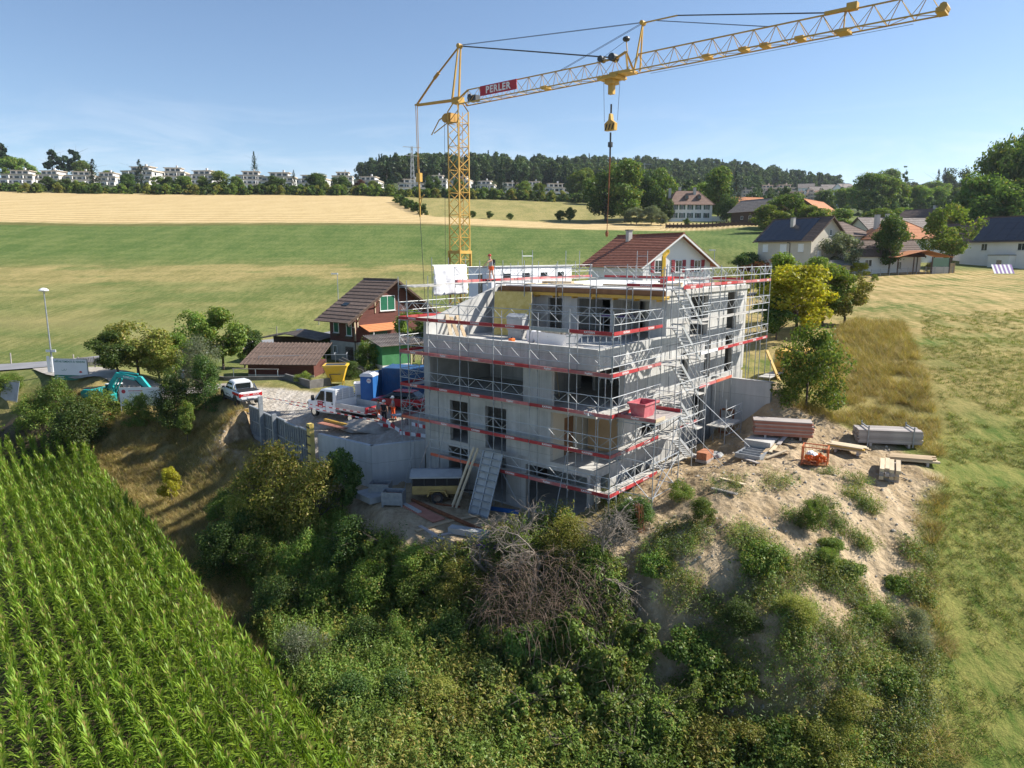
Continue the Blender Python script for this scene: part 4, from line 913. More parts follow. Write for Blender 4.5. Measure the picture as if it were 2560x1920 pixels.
# names carry the size they were grown for: (height, width)
plant_kind('shrub_green', [crown(10 + i, 2.5, 1.3, 12000, .095, 'dome', 75, .25, 0, 'leaf_broad') for i in range(3)], TS, 2.5, 2.7)
plant_kind('shrub_dark', [crown(20 + i, 2.5, 1.3, 12000, .095, 'dome', 75, .2, 0, 'leaf_dark') for i in range(2)], TS, 2.5, 2.7)
plant_kind('shrub_mid', [crown(30 + i, 2.5, 1.3, 12000, .09, 'dome', 80, .3, 0, 'leaf_mid') for i in range(2)], TS, 2.5, 2.7)
plant_kind('shrub_olive', [crown(40 + i, 2.5, 1.35, 12000, .09, 'dome', 80, .3, 0, 'leaf_olive', .5) for i in range(2)], TS, 2.5, 2.8)
plant_kind('shrub_grey', [crown(50, 2.4, 1.2, 11000, .085, 'dome', 70, .3, 0, 'leaf_grey', .4)], TS, 2.4, 2.5)
plant_kind('bramble', [crown(60 + i, 1.5, 1.5, 9000, .125, 'dome', 70, .25, 0, 'leaf_mid', .75, .9) for i in range(2)], TS, 1.5, 3.0)
plant_kind('ivy', [crown(70 + i, .45, 1.2, 7500, .075, 'dome', 60, .3, 0, 'leaf_broad', .8, 1.0, .75) for i in range(2)], [None], .55, 2.4)
plant_kind('tree_green', [crown(80 + i, 4.6, 2.5, 9500, .25, 'round', 44, .3, 1.4, 'leaf_mid') for i in range(3)], TM, 6.0, 5.4)
plant_kind('tree_dark', [crown(90 + i, 4.8, 2.4, 9500, .25, 'round', 40, .25, 1.2, 'leaf_dark') for i in range(2)], TM, 6.0, 5.2)
plant_kind('tree_olive', [crown(100, 4.6, 2.5, 9500, .22, 'round', 44, .3, 1.2, 'leaf_olive')], TM, 5.8, 5.4)
plant_kind('tree_lime', [crown(110, 5.4, 2.7, 9500, .27, 'dome', 44, .3, .5, 'leaf_lime')], TM, 6.0, 5.8)
plant_kind('tree_grey', [crown(115, 5.0, 2.7, 9500, .24, 'round', 44, .3, .9, 'leaf_grey')], TM, 5.9, 5.6)
plant_kind('tree_red', [crown(118, 4.6, 2.1, 7500, .24, 'dome', 36, .35, .4, 'leaf_red')], TM, 5.0, 4.6)
plant_kind('big_green', [crown(120 + i, 14, 6.2, 9000, .75, 'round', 60, .3, 2.5, 'leaf_broad') for i in range(3)], TL, 17, 13)
plant_kind('big_dark', [crown(130 + i, 14.5, 6.4, 9000, .78, 'round', 56, .22, 2.0, 'leaf_dark') for i in range(2)], TL, 17, 13.5)
plant_kind('big_mid', [crown(140 + i, 13, 5.8, 8000, .75, 'round', 56, .32, 2.5, 'leaf_mid') for i in range(2)], TL, 16, 12.5)
plant_kind('poplar', [crown(150, 18, 1.9, 4500, .75, 'column', 40, .2, 1.0, 'leaf_dark')], TL, 19, 4.2)
plant_kind('spruce', [conifer(160 + i, 15, 3.6, 22) for i in range(2)], [trunk(8, 12, .25, .1, 3)], 15, 7.2)
plant_kind('spruce_blue', [conifer(165, 15, 3.8, 22, 'needle_blue')], [trunk(9, 12, .25, .1, 3)], 15, 7.6)
plant_kind('pine', [crown(170 + i, 7.5, 3.0, 2600, .8, 'dome', 20, .45, 7.0, 'needle') for i in range(2)], [trunk(12, 11, .3, .18, 8)], 15, 6.5)
plant_kind('thuja', [crown(175, 3.4, .5, 2600, .2, 'column', 26, .1, .05, 'leaf_dark')], [None], 3.5, 1.1)
_pn = [0]
def plant(kind, loc, h, w=None, label=None, cat=None, group=None, name=None, rz=None):
    cr, tr, h0, w0 = PL[kind]; _pn[0] += 1; k = _pn[0]; s = h / h0; sw = (w / w0) if w else s
    e = empty(name or ('tree' if h > 3.2 else 'shrub'), loc, (k * 2.399) % 6.283 if rz is None else rz)
    e.scale = (sw, sw, s)
    c = obj('crown', cr[k % len(cr)], e)
    if tr[0] is not None: obj('trunk', tr[k % len(tr)], e)
    tag(e, label, cat or ('tree' if h > 3.2 else 'shrub'), group); return e
def plant_px(kind, px, py, z0, h, w=None, **kw):
    p = on_ground(px, py, z0); return plant(kind, p, h, w, **kw)
def plant_d(kind, px, d, h, w=None, **kw):
    p = atd(px, 640, d); p[2] = gz(p[0], p[1]) - .15; return plant(kind, p, h, w, **kw)

# ---- scatter of countless small plants through one node tree each
_HID = {}
def scatter(name, pts, variants, label, cat, rng, smin=.8, smax=1.2, tilt=.12, scale_arr=None, rz=None, vi=None):
    pts = np.asarray(pts, np.float32); n = len(pts)
    cl = bpy.data.collections.new(name + '_source')
    for i, me_ in enumerate(variants): cl.objects.link(bpy.data.objects.new('%s_source_%02d' % (name, i), me_))
    me = bpy.data.meshes.new(name); me.vertices.add(n); me.vertices.foreach_set('co', pts.ravel())
    def att(nm, typ, arr):
        a = me.attributes.new(nm, typ, 'POINT')
        a.data.foreach_set('vector' if typ == 'FLOAT_VECTOR' else 'value', np.asarray(arr, np.int32 if typ == 'INT' else np.float32).ravel())
    att('rot', 'FLOAT_VECTOR', np.stack([rng.normal(size=n) * tilt, rng.normal(size=n) * tilt, rng.uniform(0, 6.283, n) if rz is None else rz], 1))
    att('sc', 'FLOAT', rng.uniform(smin, smax, n) if scale_arr is None else scale_arr); att('vi', 'INT', rng.integers(0, len(variants), n) if vi is None else vi)
    me.update()
    o = obj(name, me); tag(o, label, cat, kind='stuff')
    g = bpy.data.node_groups.new(name, 'GeometryNodeTree'); g.interface.new_socket('Geometry', in_out='INPUT', socket_type='NodeSocketGeometry'); g.interface.new_socket('Geometry', in_out='OUTPUT', socket_type='NodeSocketGeometry')
    gi, go = g.nodes.new('NodeGroupInput'), g.nodes.new('NodeGroupOutput'); ci = g.nodes.new('GeometryNodeCollectionInfo'); ci.inputs['Collection'].default_value = cl; ci.inputs['Separate Children'].default_value = True; ci.inputs['Reset Children'].default_value = True
    ip = g.nodes.new('GeometryNodeInstanceOnPoints'); ip.inputs['Pick Instance'].default_value = True
    def na(nm, dt):
        q = g.nodes.new('GeometryNodeInputNamedAttribute'); q.data_type = dt; q.inputs['Name'].default_value = nm; return q.outputs['Attribute']
    g.links.new(gi.outputs[0], ip.inputs['Points']); g.links.new(ci.outputs[0], ip.inputs['Instance']); g.links.new(na('vi', 'INT'), ip.inputs['Instance Index'])
    e2r = g.nodes.new('FunctionNodeEulerToRotation'); g.links.new(na('rot', 'FLOAT_VECTOR'), e2r.inputs[0]); g.links.new(e2r.outputs[0], ip.inputs['Rotation'])
    g.links.new(na('sc', 'FLOAT'), ip.inputs['Scale']); g.links.new(ip.outputs[0], go.inputs[0])
    md = o.modifiers.new('scatter', 'NODES'); md.node_group = g; return o
def in_view(p, mx=80, top=-100):
    z = p[:, 2] - EYE; zc = p[:, 1] * math.cos(PITCH) - z * math.sin(PITCH); yc = p[:, 1] * math.sin(PITCH) + z * math.cos(PITCH)
    px = 1280 + FPX * p[:, 0] / np.maximum(zc, .1); py = 960 - FPX * yc / np.maximum(zc, .1)
    return (zc > 3) & (px > -mx) & (px < 2560 + mx) & (py < 1920 + 1.6 * mx) & (py > top)
def strip_leaf(rng, base, az, ln, wd, rise, droop, seg=4, hf=1.0):
    """arching blade as a strip of quads"""
    v = []; d = np.array([math.cos(az), math.sin(az), 0]); s = np.array([-math.sin(az), math.cos(az), 0])
    for i in range(seg + 1):
        t = i / seg; w = wd * (1 - t) ** .6 * (.55 + .9 * t * (1 - t) * 2) if i < seg else .002
        p = base + d * ln * hf * t * (1 - .25 * t * droop) + np.array([0, 0, ln * (rise * t - droop * t * t)]); v += [p - s * w / 2, p + s * w / 2]
    f = [(2 * i, 2 * i + 1, 2 * i + 3, 2 * i + 2) for i in range(seg)]; return v, f
def blades(seed, n, h, spread, wd, material, seg=2):
    rng = np.random.default_rng(seed); V_, F_ = [], []
    for i in range(n):
        a = rng.uniform(0, 6.28); r = spread * math.sqrt(rng.random()); b = np.array([r * math.cos(a), r * math.sin(a), -.02]); v, f = strip_leaf(rng, b, rng.uniform(0, 6.28), h * rng.uniform(.5, 1.1), wd, rng.uniform(.7, 1.3), rng.uniform(.1, .7), seg)
        F_ += [tuple(k + len(V_) for k in q) for q in f]; V_ += v
    return npmesh('tuft', np.array(V_), np.array(F_), material)
# ---- maize
def maize_mesh(seed):
    rng = np.random.default_rng(seed); V_, F_ = [], []; b = MB(); H = 2.05 + rng.uniform(-.1, .15); az = rng.uniform(0, 6.28)
    b.tube((0, 0, -.1), (0, 0, H), .014, 5, .008); V_ += [np.array(p) for p in b.v]; F_ += [f for f in b.f if len(f) == 4]
    for i in range(13):
        t = (.36 + .07 * i) if i < 5 else (.62 + .045 * (i - 5)); a = math.pi * i + rng.normal() * (.45 if i < 5 else 1.0); up = i / 12
        v, f = strip_leaf(rng, np.array([0, 0, H * t]), a, *((.58 * rng.uniform(.8, 1.15), .09, .5, .8 + rng.uniform(-.15, .15), 4, 1.0) if i < 5 else (.52 * rng.uniform(.8, 1.15), .075, 1.05, .28 + rng.uniform(-.1, .25), 4, .42)))
        F_ += [tuple(k + len(V_) for k in q) for q in f]; V_ += v
    return npmesh('maize_leaves', np.array(V_), np.array(F_), 'maize')
def tassel_mesh(seed):
    rng = np.random.default_rng(seed); V_, F_ = [], []
    for i in range(6):
        v, f = strip_leaf(rng, np.array([0, 0, 2.0]), rng.uniform(0, 6.28), .24 if i else .3, .02, .9, .35 if i else 0, 2, .6 if i else .1); F_ += [tuple(k + len(V_) for k in q) for q in f]; V_ += v
    return npmesh('tassel', np.array(V_), np.array(F_), 'tassel')
MZ = [maize_mesh(200 + i) for i in range(4)]; TZ = [tassel_mesh(210 + i) for i in range(2)]
pts = []
for k in range(0, 74):
    for t in np.arange(-6, 66, .16): pts.append(MAIZE_EDGE0 + MAIZE_NRM * (.35 + k * .755) + MAIZE_DIR * t)
pts = np.array(pts) + RNG.normal(size=(len(pts), 2)) * .035
pts = pts[(pts[:, 1] < 61.5 + .02 * pts[:, 0]) & (pts[:, 1] > 9) & (np.abs(pts[:, 0]) < pts[:, 1] * .95)]
mzp = np.concatenate([pts, ground_z(pts[:, 0], pts[:, 1])[:, None]], 1); mzp[:, 2] = np.clip(mzp[:, 2], -1.75, -.9)
v = mzp + np.array([0, 0, 1.6]); mzp = mzp[in_view(v, 40)]
dist = np.linalg.norm(mzp - np.array([0, 0, EYE]), axis=1); order = np.argsort(dist); vis = in_view(mzp[order] + np.array([0, 0, 1.9]), 0); own = order[vis][:300]; rest = np.setdiff1d(order, own)
for i, k in enumerate(own):
    s = RNG.uniform(.88, 1.12); o = obj('maize_plant', MZ[i % 4], None, mzp[k], math.atan2(MAIZE_NRM[1], MAIZE_NRM[0]) + RNG.normal() * .35, s); tag(o, 'tall green maize plant with tasselled top in the front of the crop', 'maize', 'maize plants at the front of the field'); obj('tassel', TZ[i % 2], o)
# tassels ride on the plants of the mass as a second scatter of the same points
rr = np.random.default_rng(9); sc_ = rr.uniform(.86, 1.12, len(rest)) * (1 + .10 * fbm(mzp[rest, 0] * .3, mzp[rest, 1] * .3))
mz_all = []
for i in range(4):
    a, b = MZ[i], TZ[i % 2]; va = np.empty(len(a.vertices) * 3, np.float32); a.vertices.foreach_get('co', va); vb = np.empty(len(b.vertices) * 3, np.float32); b.vertices.foreach_get('co', vb)
    fa = np.array([tuple(p.vertices) for p in a.polygons]); fb_ = np.array([tuple(p.vertices) for p in b.polygons]) + len(a.vertices)
    m_ = npmesh('maize_stand', np.concatenate([va, vb]).reshape(-1, 3), np.concatenate([fa, fb_]), 'maize'); m_.materials.append(M['tassel'])
    mi = np.zeros(len(fa) + len(fb_), np.int32); mi[len(fa):] = 1; m_.polygons.foreach_set('material_index', mi); mz_all.append(m_)
scatter('maize_crop', mzp[rest], mz_all, 'rows of green maize with pale tassels filling the sloping field', 'maize', rr, tilt=.05, scale_arr=sc_, rz=math.atan2(MAIZE_NRM[1], MAIZE_NRM[0]) + rr.normal(size=len(rest)) * .35 + math.pi * rr.integers(0, 2, len(rest)))

# ---- grasses
def pts_poly(poly, dens, rng, noise_s=.3, thr=-1.0):
    poly = np.array(poly)[:, :2]; lo, hi = poly.min(0), poly.max(0); n = int(dens * (hi - lo).prod()); q = lo + rng.random((n, 2)) * (hi - lo)
    q = q[poly_sd(q[:, 0], q[:, 1], poly) < 0]; q = q[fbm(q[:, 0] * noise_s, q[:, 1] * noise_s) > thr]
    q = np.concatenate([q, ground_z(q[:, 0], q[:, 1])[:, None]], 1); return q[in_view(q, 60)]
rg = np.random.default_rng(21)
TALL = [at(*q) for q in [(1985, 1030, 6.5), (1975, 930, 7.8), (2020, 870, 8.6), (2130, 800, 9.6), (2255, 810, 9.5), (2300, 900, 8.0), (2345, 1060, 5.8), (2360, 1150, 5.0), (2280, 1120, 5.2), (2150, 1070, 5.8)]]
q = pts_poly(TALL, 14, rg, .5, -.35)
scatter('tall_grass', q, [blades(300 + i, 26, .75, .22, .016, 'grass_mix', 3) for i in range(3)] + [blades(305, 26, .8, .22, .014, 'grass_dry', 3)], 'tall yellowing grass left standing beside the mown field', 'grass', rg)
BANK = [(-46, 66), (-40, 62), (-30, 58), (-22, 55.5), (-20.5, 52.5), (-16, 46.5), (-13, 42), (-10, 37.5), (-12, 31), (-7.5, 24.2), (-4, 19.8), (-4.6, 19.8), (-12.3, 29.2), (-22.5, 42.6), (-31, 52), (-44, 62.5)]
q = pts_poly(BANK, 18, rg, .35, -.6)
scatter('bank_grass', q, [blades(310 + i, 26, .5, .25, .016, 'grass_dry', 3) for i in range(2)] + [blades(315, 24, .45, .25, .016, 'grass_mix', 3)], 'dry straw-coloured grass on the bank above the maize', 'grass', rg)
MOWN = [at(*q) for q in [(2200, 1900, -.8), (2340, 1880, -.6), (2350, 1600, 1.3), (2320, 1400, 3.0), (2370, 1180, 4.9), (2370, 1050, 6), (2310, 900, 8), (2300, 790, 9.8), (2640, 790, 9.8), (2700, 1100, 5.5), (2700, 1900, -.6)]]
q = pts_poly(MOWN, 26, rg, .45, -.2); q = q[RNG.random(len(q)) < np.clip(45 / q[:, 1] - .25, .12, 1)]
scatter('field_grass', q, [blades(320 + i, 20, .22, .18, .02, 'grass_green', 2) for i in range(2)] + [blades(325, 16, .14, .16, .013, 'grass_mix', 2)], 'short patchy grass of the mown field beside the spoil mound', 'grass', rg)
VERGE = [at(*q) for q in [(2230, 1900, -.9), (2300, 1700, .5), (2290, 1500, 2.0), (2270, 1330, 3.7), (2325, 1180, 5.0), (2370, 1200, 4.7), (2340, 1400, 3), (2390, 1600, 1.4), (2420, 1900, -.6)]]
q = pts_poly(VERGE, 16, rg, .5, -.25)
scatter('verge_grass', q, [blades(330, 30, .6, .28, .016, 'grass_mix', 3), blades(331, 30, .7, .25, .015, 'grass_dry', 3), blades(332, 26, .45, .3, .018, 'grass_green', 3)], 'rough mixed grass along the foot of the spoil mound', 'grass', rg)
# upright herbs and leafy cover in the hollow
def herb(seed, h, n, material, leaf=.11):
    rng = np.random.default_rng(seed); pos, nr = [], []
    for s in range(5):
        bx, by = rng.normal(size=2) * .16; lx, ly = rng.normal(size=2) * .12; hh = h * rng.uniform(.7, 1.1)
        for i in range(n // 5):
            t = (i + rng.random()) / (n / 5); a = rng.uniform(0, 6.28); r = (.20 * (1 - t) + .05) * rng.uniform(.4, 1.1); pos.append((bx + lx * t + r * math.cos(a), by + ly * t + r * math.sin(a), .05 + hh * t)); nr.append((math.cos(a) * .6, math.sin(a) * .6, .9))
    v, f = leaves_np(rng, np.array(pos), np.array(nr) + rng.normal(size=(len(pos), 3)) * .3, leaf, leaf * .32); return npmesh('herb', v, f, material)
HOLLOW = [(-7.5, 24.2), (-11.5, 30), (-13.5, 36), (-15.5, 41), (-10, 38.5), P(-6.3, 12)[:2], P(-6.6, 8)[:2], P(-5, 3.8)[:2], P(-2, 1.2)[:2], at(1560, 1560, .8)[:2], at(1650, 1800, -.3)[:2], at(1900, 1790, .2)[:2], at(2150, 1890, -.8)[:2], (15, 17), (0, 14), (-3.4, 17.5)]
q = pts_poly(HOLLOW, 26, rg, .3, -.75); hv = np.clip(((fbm(q[:, 0] * .22, q[:, 1] * .22) + .55) / 1.1 * 5 + rg.normal(size=len(q)) * .7).astype(int), 0, 4)
scatter('herbs', q, [herb(340 + i, 1.1, 130, 'leaf_mid') for i in range(2)] + [herb(343, 1.25, 140, 'leaf_olive'), herb(344, .9, 120, 'leaf_broad', .13), herb(345, 1.2, 130, 'leaf_dark')], 'dense weeds and herbs covering the hollow below the building', 'undergrowth', rg, .75, 1.5, vi=hv)
MVEG = []
for px, py, z0, r, n in [(1700, 1350, 3.8, 1.3, 120), (1950, 1420, 3.5, 1.2, 110), (1870, 1350, 4.1, .9, 70), (2090, 1310, 4.4, .5, 40), (2130, 1480, 2.7, .8, 90), (2170, 1270, 4.4, .45, 40), (1890, 1500, 2.7, 1.1, 90), (2020, 1560, 2.1, 1.1, 110), (2200, 1620, 1.5, 1.3, 150), (1780, 1560, 1.8, .7, 50),
        (1980, 1650, 1.3, .8, 50), (2060, 1440, 3.3, .9, 90), (2170, 1730, .8, 1.4, 170), (1800, 1690, .5, 1.3, 150), (1940, 1210, 5, .8, 22), (1820, 1220, 4.9, 1.2, 26), (1640, 1390, 3, .8, 60), (2060, 1180, 5.1, .5, 16), (2140, 1205, 5, .5, 22), (2050, 1260, 4.8, .6, 20), (1980, 1800, .0, 2.0, 240), (2200, 1830, -.2, 1.6, 200), (2270, 1730, .5, 1.0, 110), (2290, 1640, 1.2, .8, 70), (2300, 1480, 2.3, .6, 50), (2290, 1380, 3.1, .6, 40), (2150, 1360, 3.6, .5, 36), (2230, 1540, 2.1, .6, 40), (2100, 1640, 1.5, .7, 50), (1700, 1480, 2.5, .8, 60), (2130, 1240, 4.7, .5, 26), (1990, 1300, 4.5, .6, 30), (1560, 1300, 3.5, .9, 90), (1530, 1250, 3.9, .6, 50)]:
    p = on_ground(px, py, z0); a = rg.uniform(0, 6.28, n); d = r * np.sqrt(rg.random(n)); MVEG.append(np.stack([p[0] + d * np.cos(a) * .9, p[1] + d * np.sin(a)], 1))
q = np.concatenate(MVEG); q = np.concatenate([q, ground_z(q[:, 0], q[:, 1])[:, None]], 1)
scatter('mound_weeds', q, [herb(350, .42, 110, 'leaf_broad', .09), herb(351, .38, 110, 'leaf_mid', .08), herb(352, .5, 110, 'leaf_olive', .08), blades(353, 26, .4, .2, .014, 'grass_green', 3), herb(354, .4, 110, 'leaf_grey', .07)], 'low weeds and creepers in patches on the bare spoil mound', 'undergrowth', rg, .6, 1.3)
# clods and stones on bare earth
def clod(seed):
    rng = np.random.default_rng(seed); b = MB().lathe([(.3, -.25), (.5, 0), (.38, .28)], n=6); b.v = [tuple(np.array(p) * rng.uniform(.75, 1.25, 3)) for p in b.v]; return b.mesh('stone', 'stone_loose')
q = np.concatenate([pts_poly(MOUND, 9, rg, .6, -.2), pts_poly([(p[0], p[1]) for p in [HEAP + np.array(o) for o in ((-3, -3), (3, -3), (3, 3), (-3, 3))]], 10, rg)])
scatter('clods', q, [clod(360 + i) for i in range(4)], 'loose clods and stones lying on the bare earth', 'stones', rg, .05, .2, tilt=.8, scale_arr=.04 + .16 * rg.random(len(q)) ** 3)
# ------------------------------------------------------------------ placed shrubs and trees
G1 = 'shrubs along the bank of the lane'
plant_px('shrub_mid', 84, 1060, .9, 2.9, 3.4, label='loose light green shrub on the bank, nearest the leaning site fence', group=G1)
plant_px('shrub_dark', 200, 1118, -.3, 3.9, 4.9, label='broad dense green bush at the far end of the maize', group=G1)
plant_px('shrub_green', 150, 1105, 0, 3.2, 3.6, label='bush merging with the broad dense bush at the maize end', group=G1)
plant_px('shrub_mid', 258, 1055, 1.2, 3.4, 3.8, label='bright green bush below the red excavator bucket', group=G1)
plant_px('shrub_green', 352, 1085, .9, 2.9, 2.6, label='small upright bush below the white banner', group=G1)
plant_px('shrub_dark', 440, 1075, 1.5, 4.4, 3.4, label='tall dark bush hiding the tip of the excavator arm', group=G1)
plant_px('shrub_dark', 515, 1020, 3.2, 4.3, 3.2, label='dark bush standing in front of the white pickup', group=G1)
plant_px('shrub_mid', 30, 1010, 1.8, 2.0, 3.0, label='low weedy bush at the foot of the leaning site fence', group=G1)
plant_px('tree_green', 470, 1105, .9, 3.3, 1.8, label='slim young tree on the dry bank beside the earth heap', group='young trees on the bank')
plant_px('tree_lime', 430, 1255, -.5, 2.6, 1.5, label='thin yellow-leaved sapling on the dry bank above the maize', group='young trees on the bank')
G2 = 'garden trees behind the lane'
for k, px, py, z0, h, w, lab in [('tree_dark', 295, 968, 4.0, 4.2, 4.6, 'dark green garden bush beside the wooden railing'), ('tree_olive', 350, 965, 4.0, 5.6, 6.4, 'large yellow-green garden bush behind the excavator'), ('tree_olive', 400, 958, 4.1, 5.0, 5.0, 'olive bush in the middle of the garden behind the excavator'),
        ('tree_green', 440, 950, 4.2, 4.5, 4.6, 'fresh green bush behind the two workers'), ('shrub_grey', 502, 960, 4.2, 4.6, 4.0, 'round brownish bush behind the worker in grey'), ('tree_green', 487, 915, 4.3, 6.0, 5.2, 'apple tree at the edge of the meadow behind the garden'),
        ('tree_green', 560, 925, 4.3, 6.6, 6.0, 'apple tree with bare trunk on the lawn by the brown shed'), ('tree_dark', 612, 920, 4.3, 4.6, 4.4, 'dark fruit tree leaning over the brown shed')]:
    plant_px(k, px, py, z0, h, w, label=lab, group=G2)
plant_px('shrub_green', 815, 895, 4.3, 2.3, 2.2, label='clipped green bush between the lane and the chalet'); plant_px('shrub_green', 925, 930, 4.3, 3.4, 3.2, label='climbing shrub on the chalet terrace rail'); plant_px('shrub_dark', 880, 945, 4.3, 1.6, 2.6, label='low dark bush beside the garden steps')
plant_px('tree_green', 1035, 905, 4.4, 5.6, 4.6, label='leafy tree growing against the chalet gable', group='trees by the chalet'); plant_px('tree_dark', 1060, 912, 4.4, 5.0, 4.0, label='dark tree between the chalet and the scaffold', group='trees by the chalet')
plant_px('shrub_mid', 800, 915, 4.3, 1.0, 1.5, label='low yellow-green bush beside the clipped bush')
# shrub belt and thicket below the site
plant_px('shrub_olive', 700, 1345, .3, 5.6, 5.2, label='tall yellow-green sumac-like shrub in front of the pale retaining wall'); plant_px('shrub_olive', 800, 1345, .6, 4.6, 4.0, label='yellow-green shrub joined to the tall one by the retaining wall'); plant_px('shrub_olive', 635, 1345, .0, 4.2, 3.6, label='yellow-green shrub on the shaded side of the tall one')
plant_px('tree_dark', 858, 1290, 1.5, 3.9, 2.6, label='small dark large-leaved tree against the pale retaining wall')
G3 = 'shrubs filling the hollow'
th = [('shrub_dark', 560, 1420, -.4, 2.6, 3.2), ('shrub_green', 640, 1450, -.6, 2.4, 3.0), ('shrub_mid', 760, 1440, -.3, 2.6, 3.0), ('shrub_dark', 880, 1420, .6, 2.5, 3.0), ('bramble', 960, 1420, 1.0, 1.7, 2.6), ('shrub_mid', 1040, 1440, 1.0, 1.9, 2.6), ('bramble', 1100, 1450, 1.0, 1.4, 2.6),
      ('shrub_dark', 700, 1560, -.9, 2.2, 3.0), ('shrub_green', 820, 1540, -.7, 2.4, 3.0), ('shrub_mid', 930, 1530, -.4, 2.6, 3.0), ('shrub_green', 1060, 1540, 0, 2.2, 2.8), ('shrub_olive', 1160, 1500, .8, 2.0, 2.6), ('shrub_grey', 760, 1690, -1.1, 2.5, 2.4), ('shrub_dark', 900, 1660, -1.1, 2.0, 2.8),
      ('shrub_mid', 1010, 1650, -.9, 2.1, 2.6), ('shrub_dark', 1130, 1640, -.5, 2.0, 2.6), ('shrub_dark', 880, 1800, -1.4, 1.8, 2.4), ('shrub_dark', 1000, 1780, -1.3, 1.6, 2.4), ('shrub_olive', 1100, 1800, -1.4, 1.7, 2.4), ('shrub_dark', 1220, 1760, -1.2, 1.6, 2.4), ('shrub_olive', 1000, 1900, -1.5, 1.5, 2.2), ('shrub_mid', 1150, 1920, -1.6, 1.4, 2.2),
      ('bramble', 1330, 1690, -.8, 2.2, 3.0), ('bramble', 1440, 1660, -.3, 2.4, 3.2), ('bramble', 1520, 1740, -.5, 2.0, 3.0), ('bramble', 1400, 1800, -1.2, 2.0, 3.0), ('bramble', 1530, 1850, -1.2, 1.8, 2.8), ('bramble', 1300, 1850, -1.5, 1.8, 2.6), ('bramble', 1660, 1850, -.9, 1.5, 2.6), ('bramble', 1600, 1640, .6, 1.5, 2.2), ('bramble', 1420, 1940, -1.6, 1.6, 2.6), ('bramble', 1580, 1950, -1.5, 1.5, 2.6),
      ('shrub_olive', 1760, 1880, -.9, 1.4, 2.2), ('shrub_olive', 1860, 1890, -1.0, 1.3, 2.2), ('shrub_mid', 1960, 1890, -1.0, 1.3, 2.2), ('shrub_olive', 2060, 1890, -1.0, 1.3, 2.2), ('shrub_mid', 1720, 1770, -.3, 1.2, 2.0), ('shrub_green', 560, 1300, .1, 1.8, 2.4), ('shrub_dark', 620, 1380, -.1, 2.4, 2.8), ('shrub_green', 1240, 1560, .2, 1.8, 2.4), ('shrub_mid', 1340, 1520, .9, 1.9, 2.4), ('shrub_mid', 1300, 1420, 1.6, 2.1, 2.6), ('shrub_olive', 1420, 1420, 2.0, 2.4, 2.8), ('shrub_green', 1500, 1470, 1.9, 1.8, 2.2), ('bramble', 1230, 1650, -.4, 1.6, 2.4)]
lab = {'shrub_dark': 'dark green shrub in the overgrown hollow below the building', 'shrub_green': 'leafy green shrub in the overgrown hollow below the building', 'shrub_mid': 'light green shrub in the overgrown hollow below the building', 'shrub_olive': 'yellowish weedy shrub in the overgrown hollow below the building', 'bramble': 'arching bramble bush with broad leaves in the hollow', 'shrub_grey': 'grey-green willow shrub at the edge of the maize'}
for k, px, py, z0, h, w in th: plant_px(k, px, py, z0, h, w, label=lab[k], group=G3 + ', ' + k.split('_')[-1], cat='shrub', name='shrub')
G4 = 'bushes on the spoil mound'
for k, px, py, z0, h, w, lab_ in [('shrub_green', 2030, 1322, 4.3, 1.35, 1.35, 'upright dark green bush on the crest of the spoil mound'), ('shrub_green', 1755, 1310, 4.4, 1.2, 1.4, 'round green bush on the mound edge above the bare hollow'), ('shrub_grey', 2275, 1625, 1.7, 1.7, 1.6, 'round feathery grey-brown bush low on the sunny mound slope'),
        ('ivy', 1900, 1410, 3.6, .9, 2.8, 'broad dark leafy patch on the upper face of the spoil mound'), ('ivy', 2120, 1430, 3.2, .5, 1.7, 'green creeper strip running down the mound face'), ('ivy', 2080, 1370, 3.9, .45, 1.3, 'small creeper patch below the timber stack'), ('shrub_mid', 2070, 1420, 3.4, .9, 1.1, 'yellow-green bush halfway down the mound'), ('ivy', 1740, 1640, 1.3, .9, 3.0, 'wide ivy-like patch on the shaded mound foot'), ('ivy', 1830, 1720, .5, .9, 2.8, 'ivy-like patch at the very foot of the mound'),
        ('shrub_olive', 1990, 1560, 2.0, 1.1, 1.7, 'olive weedy bush in the middle of the mound face'), ('shrub_mid', 2180, 1560, 2.1, .9, 1.5, 'light green bush beside the bare sandy strip'), ('ivy', 2230, 1700, 1.0, .6, 2.2, 'grey-green creeping patch near the foot of the sunny slope'), ('shrub_dark', 1590, 1310, 3.4, 1.3, 2.2, 'dark bush beneath the loading platform'), ('shrub_mid', 1700, 1250, 4.3, 1.0, 1.4, 'weedy bush beside the scaffold outrigger'), ('shrub_dark', 1850, 1570, 1.9, 1.0, 1.8, 'dark bush above the bare earth hollow'), ('shrub_olive', 2130, 1810, .1, 1.2, 2.2, 'yellow-green bush at the mound foot by the field'), ('ivy', 2240, 1470, 2.6, .5, 1.3, 'small dark creeper patch on bare sand'), ('ivy', 1640, 1430, 2.8, .8, 1.8, 'leafy cascade on the shaded mound side')]:
    plant_px(k, px, py, z0, h, w, label=lab_, group=G4, cat='shrub', name='shrub')
